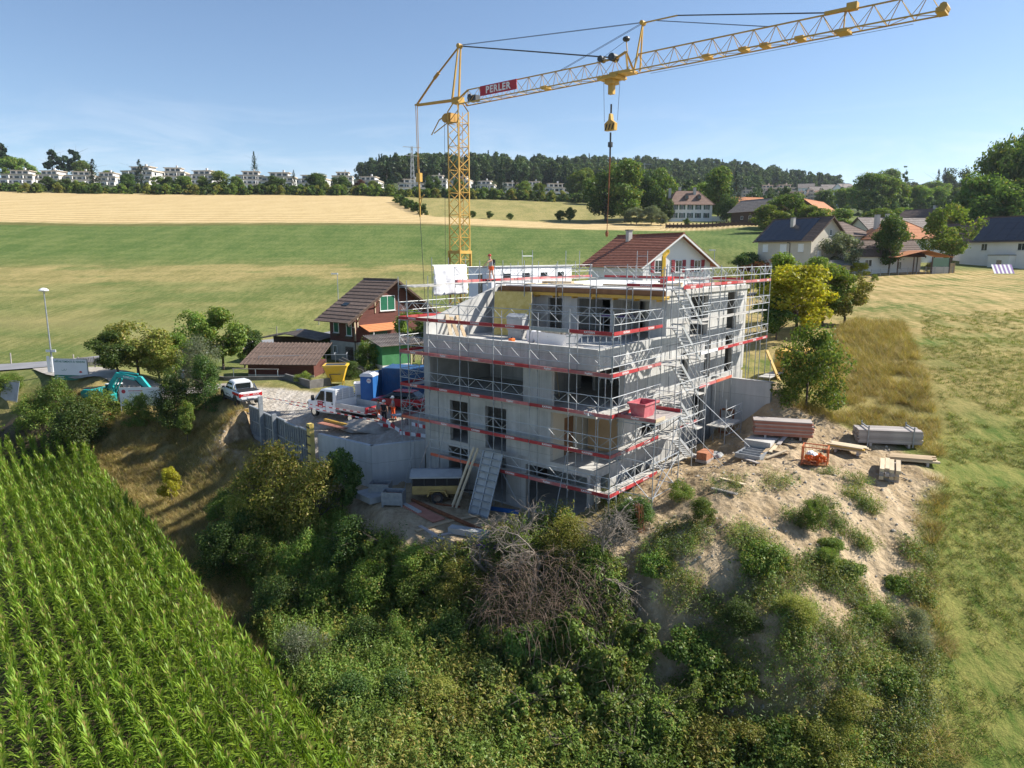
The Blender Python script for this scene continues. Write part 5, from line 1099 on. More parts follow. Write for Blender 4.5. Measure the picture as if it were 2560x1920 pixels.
# right of the building
plant_px('shrub_green', 2015, 1020, 6.5, 5.4, 4.7, label='large dense dark green bush between the timber and the tall grass', name='shrub', cat='shrub')
plant_px('tree_lime', 1990, 838, 8.5, 6.8, 7.6, label='big lime-yellow bush next to the scaffold end'); plant_px('tree_green', 2055, 815, 9.2, 6.0, 6.0, label='green tree behind the lime-yellow bush'); plant_px('tree_green', 1945, 800, 9.3, 7.0, 6.0, label='green tree between the scaffold and the lime-yellow bush')
plant_px('tree_olive', 2110, 810, 9.3, 5.0, 5.4, label='leaning orchard tree with bare branches on the field corner'); plant_px('tree_dark', 1940, 850, 8.6, 4.0, 4.0, label='dark shrub below the lime-yellow bush')
plant_px('shrub_mid', 2186, 703, 11.9, 1.3, 1.5, label='tiny round bush alone on the mown field')
for k, px, d, h, w, lab_ in [('tree_red', 1908, 122, 6.0, 8.0, 'red-brown leaved shrub before the beige house'), ('tree_olive', 1850, 110, 5.0, 7.0, 'olive bush beside the street lamp behind the scaffold'), ('tree_grey', 2105, 140, 8.5, 8.6, 'silvery round tree between the beige house and the garden hut'), ('tree_dark', 2225, 139, 11.0, 8.0, 'dark tree with bare trunk standing before the veranda'), ('tree_green', 2378, 150, 13.0, 12.5, 'big bright green tree between the veranda and the white house'), ('tree_green', 2050, 120, 5.5, 7.0, 'green bush in front of the blue garden hut'), ('tree_lime', 2150, 137, 3.0, 4.5, 'small bright bush on the garden fence'), ('tree_dark', 1870, 150, 6.0, 8.0, 'dark bush behind the red-roofed white house'), ('shrub_olive', 2330, 139, 2.2, 2.5, 'dry bush at the end of the garden fence')]: plant_d(k, px, d, h, w, label=lab_)
for i, px in enumerate((2358, 2366, 2374)): plant_d('thuja', px, 141, 4.0 - .5 * i, 1.2, label='dark columnar conifer behind the brown garden screen', group='columnar conifers in the garden', name='conifer', cat='tree')
plant_d('tree_green', 1595, 74, 5.2, 4.6, label='bush in front of the white house with the red roof'); plant_px('shrub_mid', 1480, 760, 8, 2.0, 3.2, label='bush showing behind the roof edge by the white house')
# trees of the villa and the hamlet behind
for k, px, d, h, w, lab_ in [('big_dark', 1512, 292, 22, 19, 'huge dark tree at the pasture edge beside the villa orchard'), ('big_green', 1560, 285, 24, 18, 'huge chestnut tree beside the villa, partly behind the crane rope'), ('big_dark', 1618, 300, 21, 15, 'dark round tree behind the villa orchard'), ('big_green', 1650, 305, 21, 14, 'green round tree close behind the villa roof'), ('big_green', 1790, 305, 22, 15, 'broad tree behind the villa garden'), ('spruce_blue', 1830, 292, 20, 12, 'silvery spruce beside the villa garden wall'), ('big_dark', 1812, 284, 12, 9, 'dark rounded yew beside the villa'), ('big_mid', 1745, 330, 15, 16, 'light green tree behind the villa chimneys'), ('big_dark', 1664, 285, 9.5, 6, 'clipped oval tree in front of the villa'),
        ('tree_grey', 1590, 272, 6.5, 8, 'silvery orchard tree beside the villa'), ('tree_grey', 1625, 272, 7, 8, 'silvery orchard tree nearest the villa'), ('tree_grey', 1575, 275, 6, 8, 'silvery orchard tree under the huge chestnut'), ('tree_grey', 1650, 268, 5, 6, 'small orchard tree before the villa lawn'), ('tree_dark', 1400, 285, 4.5, 5.5, 'dark bush group in the pasture'), ('tree_dark', 1422, 284, 6, 5, 'taller dark bush in the pasture'), ('tree_dark', 1182, 282, 3.0, 3.4, 'lone small bush at the pasture fence'), ('tree_dark', 1225, 284, 3.2, 3.4, 'lone round bush on the pasture'), ('tree_dark', 1275, 283, 2.8, 3.4, 'lone low bush towards the chestnut tree'), ('tree_dark', 1715, 262, 3, 3.2, 'small bush by the villa fence')]: plant_d(k, px, d, h, w, label=lab_)
HM = 'trees among the hamlet roofs'
for k, px, d, h, w in [('big_mid', 1915, 230, 9, 13), ('big_green', 1960, 245, 12, 13), ('big_mid', 2020, 235, 9, 12), ('big_green', 2090, 260, 9, 13), ('tree_green', 2150, 190, 6, 9), ('big_mid', 1990, 200, 6, 9), ('big_green', 2190, 240, 10, 14), ('big_mid', 2250, 250, 11, 14), ('big_green', 2300, 255, 10, 13), ('tree_green', 2215, 200, 6, 10), ('tree_green', 2260, 205, 7, 9), ('big_mid', 2420, 215, 9, 11)]: plant_d(k, px, d, h, w, label='leafy tree between the roofs of the hamlet', group=HM)
HM2 = 'trees on the slope behind the hamlet'
for k, px, d, h, w in [('big_green', 2160, 390, 22, 22), ('big_green', 2195, 385, 21, 19), ('big_mid', 2230, 400, 18, 15), ('big_mid', 2285, 410, 16, 17), ('big_green', 2330, 420, 15, 15), ('big_mid', 2135, 430, 16, 15), ('big_green', 2380, 430, 15, 15), ('big_dark', 2430, 440, 16, 15), ('big_mid', 2480, 450, 15, 15), ('big_mid', 2090, 440, 13, 14), ('big_green', 2050, 460, 12, 13)]: plant_d(k, px, d, h, w, label='large leafy tree on the wooded slope behind the hamlet', group=HM2)
for k, px, d, h, w, lab_ in [('poplar', 2243, 620, 36, 7, 'tall slim poplar rising over the wooded slope'), ('big_green', 2205, 600, 32, 26, 'pale tree top beside the poplar'), ('spruce', 2325, 640, 34, 14, 'dark spruce on the skyline'), ('spruce', 2340, 650, 36, 14, 'tallest dark spruce on the skyline'), ('big_dark', 2372, 650, 38, 30, 'dark round tree crown on the skyline'), ('big_mid', 2320, 600, 24, 26, 'pale tree below the skyline spruces'), ('big_mid', 2410, 620, 22, 24, 'pale tree at the foot of the skyline trees'), ('big_green', 2275, 600, 20, 22, 'light tree beside the overhead line mast')]: plant_d(k, px, d, h, w, label=lab_)
HR = 'dark trees of the wood beside the white house'
for i, (px, d, h) in enumerate([(2440, 215, 22), (2480, 225, 30), (2520, 220, 33), (2560, 230, 36), (2600, 225, 36), (2455, 200, 15), (2500, 200, 18), (2545, 200, 20), (2590, 205, 22), (2470, 240, 34), (2535, 245, 40), (2420, 230, 16)]): plant_d('big_dark' if i % 3 else 'big_green', px, d, h, 15, label='tall dark tree of the wood behind the white house', group=HR)
# skyline trees and trees between the apartment blocks
SK = 'conifers on the far skyline'
for k, px, d, h, w in [('pine', 12, 520, 30, 14), ('pine', 32, 530, 32, 12), ('pine', 158, 560, 30, 13), ('pine', 188, 570, 26, 11), ('pine', 210, 560, 30, 12), ('spruce', 650, 560, 26, 11)]: plant_d(k, px, d, h, w, label='dark conifer standing against the sky behind the flats', group=SK, name='conifer', cat='tree')
for k, px, d, h, w in [('big_mid', 60, 510, 20, 18), ('big_mid', 85, 515, 19, 15), ('big_green', 228, 540, 19, 18), ('big_mid', 112, 520, 11, 13), ('big_mid', 290, 540, 12, 12)]: plant_d(k, px, d, h, w, label='light leafy tree on the far skyline behind the flats', group='leafy trees on the far skyline')
FS = 'spruces between the far apartment blocks'
for px, d, h, w in [(255, 415, 17, 13), (368, 412, 17, 13), (745, 430, 12, 6), (975, 420, 17, 14), (1080, 430, 13, 8), (1190, 430, 14, 9), (1250, 425, 11, 8), (1255, 450, 20, 9), (1290, 425, 11, 8), (1145, 430, 14, 8)]: plant_d('spruce', px, d, h, w, label='dark spruce standing between the far white apartment blocks', group=FS, name='conifer', cat='tree')
FT = 'garden trees before the far apartment blocks'
for k, px, d, h, w in [('big_dark', 140, 398, 8, 9), ('big_dark', 180, 398, 7.5, 10), ('big_dark', 335, 400, 10, 9), ('big_green', 410, 400, 9, 8), ('big_dark', 437, 400, 8.5, 9), ('big_green', 475, 402, 9, 12), ('big_mid', 520, 404, 9, 8), ('big_mid', 560, 404, 12, 12), ('big_green', 600, 405, 9, 10), ('tree_red', 905, 415, 8, 9), ('big_dark', 800, 410, 11, 14), ('big_dark', 860, 412, 10, 12), ('big_mid', 940, 412, 7, 9), ('big_dark', 1085, 418, 11, 11), ('big_dark', 1150, 420, 9, 10), ('big_dark', 700, 405, 10, 13), ('big_mid', 1310, 425, 9, 11), ('big_mid', 1345, 405, 9, 9), ('big_green', 1440, 420, 16, 15), ('big_mid', 1465, 440, 18, 14), ('big_dark', 1480, 380, 13, 13)]: plant_d(k, px, d, h, w, label='rounded garden tree in front of the far apartment blocks', group=FT)
# hedge between stubble and pasture, hedgerow before the flats, woods on the hills
rg = np.random.default_rng(33)
hd = [crown(400 + i, 4.2, 2.3, 1500, .55, 'dome', 24, .15, 0, 'leaf_dark' if i else 'leaf_broad') for i in range(3)]
for i in range(9):
    t = i / 8; p = HB0 + (HB1 - HB0) * t; p[2] = gz(p[0], p[1]) - .1; o = obj('hedge_bush', hd[i % 3], None, p, i * 1.3, (1.05, 1.05, 1.0)); tag(o, 'dark bush in the hedge dividing stubble from pasture', 'hedge', 'bushes of the field hedge')
n = 330; xs = rg.uniform(-300, 60, n); ys = 388 + rg.uniform(0, 14, n) + .02 * xs; q = np.stack([xs, ys, ground_z(xs, ys) - .3], 1)
scatter('hedgerow', q, hd + [crown(405, 4.5, 2.4, 1500, .55, 'dome', 24, .2, 0, 'leaf_mid'), crown(406, 4.0, 2.4, 1500, .5, 'dome', 24, .2, 0, 'leaf_olive')], 'long green hedgerow along the top of the stubble field', 'hedge', rg, .75, 1.45)
wd = [crown(410 + i, 17, 5.2, 1500, 1.5, 'round', 34, .15, 1, 'forest') for i in range(4)] + [conifer(415, 19, 3.6, 18, 'needle', dens=5, leaf=1.3)]
pts = []
def wood(px0, px1, d0, d1, n):
    px = rg.uniform(px0, px1, n); d = rg.uniform(d0, d1, n); x = (px - 1280) / FPX * d * .985; pts.append(np.stack([x, d], 1))
wood(960, 1500, 600, 800, 420); wood(1400, 2080, 800, 1050, 520); wood(900, 1100, 640, 780, 60); wood(2200, 2560, 850, 950, 120); wood(1500, 1900, 640, 760, 120)
q = np.concatenate(pts); q = np.concatenate([q, ground_z(q[:, 0], q[:, 1])[:, None] - 1], 1)
scatter('hill_wood', q, wd, 'dense mixed wood covering the hills on the horizon', 'wood', rg, .8, 1.35, tilt=.04)
q = []
for px0, px1, d0, d1, n in [(1880, 2150, 470, 620, 70), (2100, 2560, 300, 380, 40), (2060, 2450, 500, 600, 90), (1500, 1900, 340, 420, 50), (1880, 2120, 290, 360, 24)]:
    px = rg.uniform(px0, px1, n); d = rg.uniform(d0, d1, n); q.append(np.stack([(px - 1280) / FPX * d * .985, d], 1))
q = np.concatenate(q); q = np.concatenate([q, ground_z(q[:, 0], q[:, 1])[:, None] - .5], 1)
scatter('village_greenery', q, hd + wd[:2], 'trees and bushes growing together on the slopes around the village', 'wood', rg, .45, .9)
# ---- dead tree and tangled canes before the near corner
def dead_tree(seed, h, name, label, loc, lean):
    rng = np.random.default_rng(seed); br = MB(); st = MB()
    def grow(p, d, ln, r, lv, b):
        n = 3; q = p
        for i in range(n):
            d = (d + Vector(rng.normal(size=3) * .24) + Vector((0, 0, -.06 * (lv > 0)))).normalized(); e = q + d * ln / n; b.tube(q, e, r * (1 - .25 * i / n), 4 if lv else 6, r * (1 - .25 * (i + 1) / n), False)
            if lv < 4:
                for _ in range(2 if lv > 1 else 2): 
                    if rng.random() < .72: grow(e, (d + Vector(rng.normal(size=3) * .75)).normalized(), ln * rng.uniform(.5, .78), r * .55, lv + 1, br)
            q = e
    for k in range(3): grow(Vector((rng.normal() * .15, rng.normal() * .15, -.2)), Vector((lean[0] + rng.normal() * .35, lean[1] + rng.normal() * .35, 1)).normalized(), h * rng.uniform(.5, .7), .085, 0, st)
    e = empty(name, loc); tag(e, label, 'dead tree'); st.build('trunk', 'deadwood', e); br.build('branches', 'deadwood', e); return e
dead_tree(1, 4.2, 'dead_tree', 'bare grey dead tree with drooping twigs below the near building corner', on_ground(1330, 1500, 1.0), (-.3, 0)); dead_tree(5, 3.6, 'dead_tree', 'bare dead tree leaning against the spoil mound', on_ground(1490, 1460, 1.9), (.35, .1)); dead_tree(8, 2.6, 'dead_tree', 'small bare dead tree beside the wooden box of offcuts', on_ground(1250, 1440, 1.4), (-.2, .3))
V_, F_ = [], []; rg = np.random.default_rng(44)
cc = on_ground(1390, 1560, .2)
for i in range(2000):
    a_ = rg.uniform(0, 6.28); r_ = 3.1 * math.sqrt(rg.random()); top_ = 3.4 * math.sqrt(max(0, 1 - (r_ / 3.5) ** 2)) * rg.uniform(.35, 1.0)
    v, f = strip_leaf(rg, np.array([cc[0] + r_ * math.cos(a_) * 1.15, cc[1] + r_ * math.sin(a_) * .8, cc[2] + top_]), rg.uniform(0, 6.28), rg.uniform(.6, 1.9), .02, rg.uniform(-.2, .9), rg.uniform(.4, 1.5), 5); F_ += [tuple(k + len(V_) for k in q_) for q_ in f]; V_ += v
o = obj('bramble_canes', npmesh('bramble_canes', np.array(V_), np.array(F_), 'twig')); tag(o, 'tangle of dry brown bramble canes below the dead trees', 'canes', kind='stuff')
# ------------------------------------------------------------------ tower crane (bottom slewing, horizontal jib)
MX, MY = -4.15, 57.0
JD = np.array([24.55, -21.0]) / np.linalg.norm([24.55, -21.0]); JA = math.atan2(JD[1], JD[0])
gcr = gz(MX, MY)
CR = empty('tower_crane', (MX, MY, gcr), JA); tag(CR, 'yellow tower crane with long lattice jib standing behind the building', 'crane')
Z = lambda z: z - gcr
hw = .56
base = MB().bb(-2.2, 2.2, -.25, .25, .15, .5).bb(-.25, .25, -2.2, 2.2, .15, .5)
for x, y in ((2.1, 0), (-2.1, 0), (0, 2.1), (0, -2.1)): base.bb(x - .4, x + .4, y - .4, y + .4, -.3, .16)
base.build('base', 'crane_shade', CR)
bal = MB(); bal.bb(-3.2, -1.2, -1.1, 1.1, .9, 2.6); bal.build('ballast', 'concrete', CR)
MT = Z(26.9)
for x in (-hw, hw):
    for y in (-hw, hw): MB().bar((x, y, .4), (x, y, MT), .075).build('mast_chord', 'crane_yellow', CR)
br = MB(); nseg = 26; hs = (MT - .6) / nseg
for i in range(nseg):
    z0, z1 = .6 + i * hs, .6 + (i + 1) * hs
    for (ax, ay), (bx, by) in (((-hw, -hw), (hw, -hw)), ((hw, -hw), (hw, hw)), ((hw, hw), (-hw, hw)), ((-hw, hw), (-hw, -hw))):
        a, b = ((ax, ay), (bx, by)) if i % 2 else ((bx, by), (ax, ay)); br.bar((*a, z0), (*b, z1), .045)
        if i % 2: br.bar((ax, ay, z0), (bx, by, z0), .04)
br.build('mast_bracing', 'crane_yellow', CR)
ld = MB().bar((-.18, .3, .6), (-.18, .3, MT), .03).bar((.18, .3, .6), (.18, .3, MT), .03)
for i in range(70): ld.bar((-.18, .3, .8 + i * .31), (.18, .3, .8 + i * .31), .02)
ld.build('ladder', 'crane_shade', CR)
col_ = MB()
for zz in (Z(16.3), ): col_.bb(-.68, .68, -.68, .68, zz - .12, zz + .12)
for x in (-.62, .62):
    for y in (-.62, .62): col_.bar((x, y, Z(12)), (x, y, Z(16.3)), .1)
col_.build('mast_collar', 'crane_yellow', CR)
top = MB()
for x in (-hw, hw):
    for y in (-hw, hw): top.bar((x, y, MT), (.1 if x > 0 else -.1, y * .35, Z(27.75)), .08)
top.bb(-.4, .4, -.3, .3, Z(27.5), Z(27.95)); top.build('mast_head', 'crane_yellow', CR)
wn_ = MB().bb(-1.1, -.4, -.45, .35, Z(26.2), Z(26.85)); wn_.tube((-1.0, -.5, Z(26.5)), (-1.0, .4, Z(26.5)), .3, 10); wn_.build('winch', 'crane_shade', CR)
arm = MB().bar((-.7, -.2, Z(26.9)), (-1.9, -.2, Z(26.5)), .07).bar((-.7, .1, Z(26.5)), (-2.6, -.1, Z(25.6)), .06).bar((-1.9, -.2, Z(26.5)), (-2.9, -.1, Z(25.5)), .06); arm.build('service_arm', 'crane_yellow', CR)
ZB, ZT = Z(27.35), Z(28.35)
AP = (.25, 0, Z(31.6))
pk = MB().bar((-.25, -.35, Z(27.8)), (AP[0] - .02, -.1, AP[2]), .13, .13, taper=.7).bar((-.25, .35, Z(27.8)), (AP[0] + .02, .1, AP[2]), .13, .13, taper=.7); pk.tube((AP[0], -.2, AP[2]), (AP[0], .2, AP[2]), .17, 10); pk.build('top_frame', 'crane_yellow', CR)
BK = (-4.7, 0, Z(28.0))
MB().bar((-.2, -.2, Z(27.8)), (BK[0], -.15, BK[2]), .12).bar((-.2, .2, Z(27.8)), (BK[0], .15, BK[2]), .12).build('counter_strut', 'crane_yellow', CR)
st = MB().tube(AP, (-2.3, 0, Z(29.9)), .07, 7).tube((-2.05, 0, Z(30.07)), (-2.55, 0, Z(29.72)), .13, 8).tube((-2.3, 0, Z(29.9)), BK, .085, 7); st.build('back_stay', 'crane_shade', CR)
MB().tube((BK[0], -.09, BK[2]), (BK[0] + .05, -.06, Z(22.9)), .03, 5).tube((BK[0], .09, BK[2]), (BK[0] + .05, .06, Z(22.9)), .03, 5).build('pendant_rod', 'crane_shade', CR)
MB().bb(BK[0] - .1, BK[0] + .35, -.15, .15, Z(22.0), Z(22.7)).tube((BK[0] + .08, 0, Z(23)), (BK[0] + .12, 0, Z(19.2)), .07, 6).bar((BK[0] + .1, 0, Z(20.6)), (BK[0] + 1.0, -.3, Z(20.9)), .06).bar((BK[0] + .1, 0, Z(20.0)), (BK[0] + .8, -.3, Z(20.8)), .05).build('pendant_block', 'crane_yellow', CR)
MB().tube((BK[0] + .12, 0, Z(19.2)), (BK[0] + .9, 0, 1.2), .022, 5).build('pendant_cable', 'cable', CR)
MB().tube((-1.2, -.3, Z(26.3)), (-1.5, -.3, 1.0), .014, 4).build('mast_cable', 'cable', CR)
# jib in two lattice sections
JL = 32.3
JB = .45
def jib_section(s0, s1, z_off0, z_off1, mat_):
    e = empty('jib', (0, 0, 0), 0, CR)
    zb = lambda s: ZB + z_off0 + (z_off1 - z_off0) * (s - s0) / (s1 - s0)
    for y in (-JB, JB): MB().bar((s0, y, zb(s0)), (s1, y, zb(s1)), .065).build('bottom_chord', mat_, e)
    MB().bar((s0 + .6, 0, zb(s0) + 1.0), (s1 - .5, 0, zb(s1) + 1.0), .07).build('top_chord', mat_, e)
    b = MB(); n = int((s1 - s0) / 1.15); dz = (s1 - s0) / n
    for i in range(n):
        a, m_, c = s0 + i * dz, s0 + (i + .5) * dz, s0 + (i + 1) * dz
        for y in (-JB, JB): b.bar((a, y, zb(a)), (m_, 0, zb(m_) + 1.0), .028).bar((m_, 0, zb(m_) + 1.0), (c, y, zb(c)), .028)
        b.bar((a, -JB, zb(a)), (a, JB, zb(a)), .03).bar((a, -JB if i % 2 else JB, zb(a)), (c, JB if i % 2 else -JB, zb(c)), .028)
    b.build('bracing', mat_, e); return e
jib_section(.5, 14.7, 0, 0, 'crane_yellow'); jib_section(15.2, JL, 0, 0, 'crane_yellow')
MB().bar((.2, 0, Z(27.9)), (1.1, 0, ZT), .1).bar((.2, -.3, Z(27.8)), (.6, -JB, ZB), .1).bar((.2, .3, Z(27.8)), (.6, JB, ZB), .1).build('jib_foot', 'crane_yellow', CR)
MB().bb(1.3, 2.1, -.25, .25, ZB + .1, ZB + .5).tube((1.5, -.3, ZB + .4), (1.5, .3, ZB + .4), .22, 10).build('trolley_winch', 'steel_dark', CR)
bn = MB().bb(2.9, 6.4, -.62, -.58, ZB + .2, ZB + .88).build('banner', 'banner_red', CR); lettering('PERLER', .66, 'letter_white', bn, (4.65, -.625, ZB + .53), (rad(90), 0, 0), bold=.022, spacing=1.15)
# middle joint, king post and gear
mid = MB().bb(14.0, 15.5, -.5, .5, ZB - .05, ZB + .12).bar((14.1, 0, ZT), (14.9, 0, ZT + .3), .12).bar((14.9, 0, ZT + .3), (15.3, -.4, ZB + .1), .1).bar((14.9, 0, ZT + .3), (15.3, .4, ZB + .1), .1).bar((14.3, 0, ZT + .1), (13.2, 0, ZT), .1); mid.build('jib_joint', 'crane_yellow', CR)
MB().tube((14.0, -.3, ZT + .1), (14.0, .3, ZT + .1), .25, 10).tube((13.1, -.25, ZT + .15), (13.1, .25, ZT + .15), .2, 10).build('joint_sheave', 'steel_dark', CR)
MB().bar((15.0, 0, ZT + .25), (14.9, 0, ZT + .95), .05).build('lamp_stalk', 'crane_yellow', CR); MB().lathe([(.02, -.18), (.2, -.1), (.24, 0), (.2, .1), (.02, .18)], (14.9, 0, ZT + 1.05), 12).build('anemometer', 'steel_dark', CR)
KP = (16.05, 0, Z(30.1))
MB().bar((15.75, -.35, ZB + .05), KP, .08).bar((15.75, .35, ZB + .05), KP, .08).bar(KP, (18.4, 0, KP[2] - .04), .07).tube((KP[0], -.2, KP[2]), (KP[0], .2, KP[2]), .14, 8).build('king_post', 'crane_yellow', CR)
cb_ = MB()
for dy in (-.07, .07): cb_.tube((AP[0], dy, AP[2] + .05), (KP[0], dy, KP[2] + .03), .016, 4).tube((KP[0], dy, KP[2]), (9.8, dy, ZT), .014, 4).tube((17.0, dy, KP[2] - .05), (24.0, dy, ZT), .014, 4)
cb_.tube((14.85, 0, ZT + .95), (12.6, 0, ZT), .012, 4); cb_.build('cable', 'cable', CR)
MB().tube((AP[0], 0, AP[2]), (13.9, 0, ZT + .12), .045, 6).build('jib_stay', 'steel_dark', CR); MB().tube((18.4, 0, KP[2] - .04), (27.2, 0, ZT + .05), .035, 6).build('jib_stay', 'steel_dark', CR)
MB().bb(26.9, 28.3, -.12, .12, ZT - .02, ZT + .14).bb(28.0, 28.5, -.2, .2, ZT - .05, ZT + .3).bar((27.9, 0, ZT), (27.9, 0, ZB), .06).bb(27.6, 28.2, -.5, .5, ZB - .1, ZB + .05).build('jib_gear', 'crane_yellow', CR)
for s in (20.2, 22.4, 23.6, 25.5, 8.3): MB().bb(s, s + .45, -.3, .3, ZB - .02, ZB + .16).build('cable_roller', 'crane_yellow', CR)
MB().bb(JL - .2, JL + .2, -.45, .45, ZB - .06, ZB + .16).tube((JL + .1, -.4, ZB + .2), (JL + .1, .4, ZB + .2), .18, 8).build('jib_tip', 'crane_yellow', CR)
MB().tube((16.4, JB + .08, ZB - .12), (31, JB + .08, ZB - .12), .012, 4).build('trolley_rope', 'cable', CR)
# trolley with hook block and chain
TS_ = 13.9
tr = MB().bb(TS_ - .75, TS_ + .75, -.6, .6, ZB - .22, ZB - .08).bb(TS_ - .3, TS_ + .3, -.4, .4, ZB - .5, ZB - .2).bb(TS_ - .18, TS_ + .18, -.15, .15, ZB - 1.1, ZB - .5)
for x in (-.55, .55): tr.tube((TS_ + x, -.62, ZB - .12), (TS_ + x, .62, ZB - .12), .14, 8)
tr.build('trolley', 'crane_yellow', CR)
MB().tube((TS_ - .62, 0, ZB - .2), (TS_ - .5, 0, Z(24.6)), .013, 4).tube((TS_ + .62, 0, ZB - .2), (TS_ + .5, 0, Z(24.6)), .013, 4).build('hoist_rope', 'cable', CR)
hk = MB().prism([(-.52, Z(23.9)), (.52, Z(23.9)), (.55, Z(24.45)), (.15, Z(24.7)), (.08, Z(25.2)), (-.08, Z(25.2)), (-.15, Z(24.7)), (-.55, Z(24.45))], 'y', -.16, .16); hk.v = [(p[0] * .72 + TS_, p[1], Z(24.5) + (p[2] - Z(24.5)) * .8) for p in hk.v]; hb_ = hk.build('hook_block', 'crane_yellow', CR)
for k in range(3):
    s_ = MB().prism([(-.48 + k * .34, Z(23.95)), (-.36 + k * .34, Z(23.95)), (-.2 + k * .34, Z(24.4)), (-.32 + k * .34, Z(24.4))], 'y', -.175, .175); s_.v = [(p[0] * .72 + TS_, p[1], Z(24.5) + (p[2] - Z(24.5)) * .8) for p in s_.v]; s_.build('warning_stripe', 'black', hb_)
MB().tube((TS_, 0, Z(25.1)), (TS_, 0, Z(25.65)), .06, 6).build('hook_eye', 'steel_dark', CR)
MB().tube((TS_, 0, Z(23.9)), (TS_, 0, Z(22.4)), .06, 6).tube((TS_, 0, Z(23.3)), (TS_, 0, Z(23.0)), .16, 8).build('hook', 'steel_dark', CR)
MB().tube((TS_, 0, Z(22.4)), (TS_ - .03, 0, Z(20.4)), .05, 5).tube((TS_ - .03, 0, Z(20.4)), (TS_ - .1, 0, Z(17.7)), .025, 5).lathe([(.02, 0), (.1, .1), (.12, .3), (.03, .45)], (TS_ - .1, 0, Z(17.25)), 8).build('chain', 'rust', CR)
# ------------------------------------------------------------------ houses
def window(parent, w, h, loc, rz, shutters=None, frame='white_paint', pane='glass', mull=1, sh_open=True, sill=True):
    """frame proud of the wall (local -y outwards), pane recessed inside it"""
    e = MB()
    f = .07
    e.bb(-w / 2, w / 2, -.05, .03, -h / 2, -h / 2 + f).bb(-w / 2, w / 2, -.05, .03, h / 2 - f, h / 2).bb(-w / 2, -w / 2 + f, -.05, .03, -h / 2 + f, h / 2 - f).bb(w / 2 - f, w / 2, -.05, .03, -h / 2 + f, h / 2 - f)
    for k in range(mull): x = -w / 2 + (k + 1) * w / (mull + 1); e.bb(x - .025, x + .025, -.04, .02, -h / 2 + f, h / 2 - f)
    o = e.build('window', frame, parent, loc, rz)
    MB().bb(-w / 2 + f, w / 2 - f, -.015, .01, -h / 2 + f, h / 2 - f).build('pane', pane, o)
    if sill: MB().bb(-w / 2 - .08, w / 2 + .08, -.14, .0, -h / 2 - .07, -h / 2 - .002).build('sill', 'slab', o)
    if shutters:
        for s in (-1, 1):
            c = MB().bb(0, w / 2 - .02, -.07, -.03, -h / 2, h / 2) if sh_open else MB().bb(0, w / 2 - .02, -.10, -.06, -h / 2, h / 2)
            for k in range(6): c.bb(.05, w / 2 - .07, -.085 - (0 if sh_open else .03), -.06, -h / 2 + .12 + k * h / 6.6, -h / 2 + .2 + k * h / 6.6)
            xo = (w / 2 + .03 if s > 0 else -w / 2 - .03 - w / 2 + .02) if sh_open else (0.01 if s > 0 else -w / 2 + .01)
            c.build('shutter', shutters, o, (xo, 0, 0))
    return o
FACES = {'front': (lambda W, D, a: (a, -D / 2 - .01), 0), 'back': (lambda W, D, a: (-a, D / 2 + .01), math.pi), 'right': (lambda W, D, a: (W / 2 + .01, a), math.pi / 2), 'left': (lambda W, D, a: (-W / 2 - .01, -a), -math.pi / 2)}
def roof_slope(parent, name, mat_, x0, x1, ya, za, yb, zb, courses, thick=.09, axis='x', ribs=0):
    """sloping roof field from the eave (ya,za) to the ridge (yb,zb), laid in overlapping courses across x0..x1"""
    mk = lambda x, y, z: (x, y, z) if axis == 'x' else (y, x, z)
    L_ = math.hypot(yb - ya, zb - za); ny, nz_ = -(zb - za) / L_, (yb - ya) / L_
    if nz_ < 0: ny, nz_ = -ny, -nz_
    for i in range(courses):
        t0, t1 = i / courses, min(1.0, (i + 1.25) / courses); p0 = (ya + (yb - ya) * t0, za + (zb - za) * t0); p1 = (ya + (yb - ya) * t1, za + (zb - za) * t1)
        lo, hi = thick, thick * .35; b = MB()
        pr = [(p0[0], p0[1]), (p0[0] + ny * lo, p0[1] + nz_ * lo), (p1[0] + ny * hi, p1[1] + nz_ * hi), (p1[0], p1[1])]
        b.add([mk(x0, *q) for q in pr] + [mk(x1, *q) for q in pr], [(0, 1, 2, 3), (7, 6, 5, 4), (0, 4, 5, 1), (1, 5, 6, 2), (2, 6, 7, 3), (3, 7, 4, 0)])
        b.build(name, mat_, parent)
    if ribs:
        b = MB()
        for k in range(ribs + 1):
            x = x0 + (x1 - x0) * k / ribs; b.bar(mk(x, ya + ny * thick, za + nz_ * thick), mk(x, yb + ny * thick, zb + nz_ * thick), .06, .09)
        b.build('roof_rib', mat_, parent)
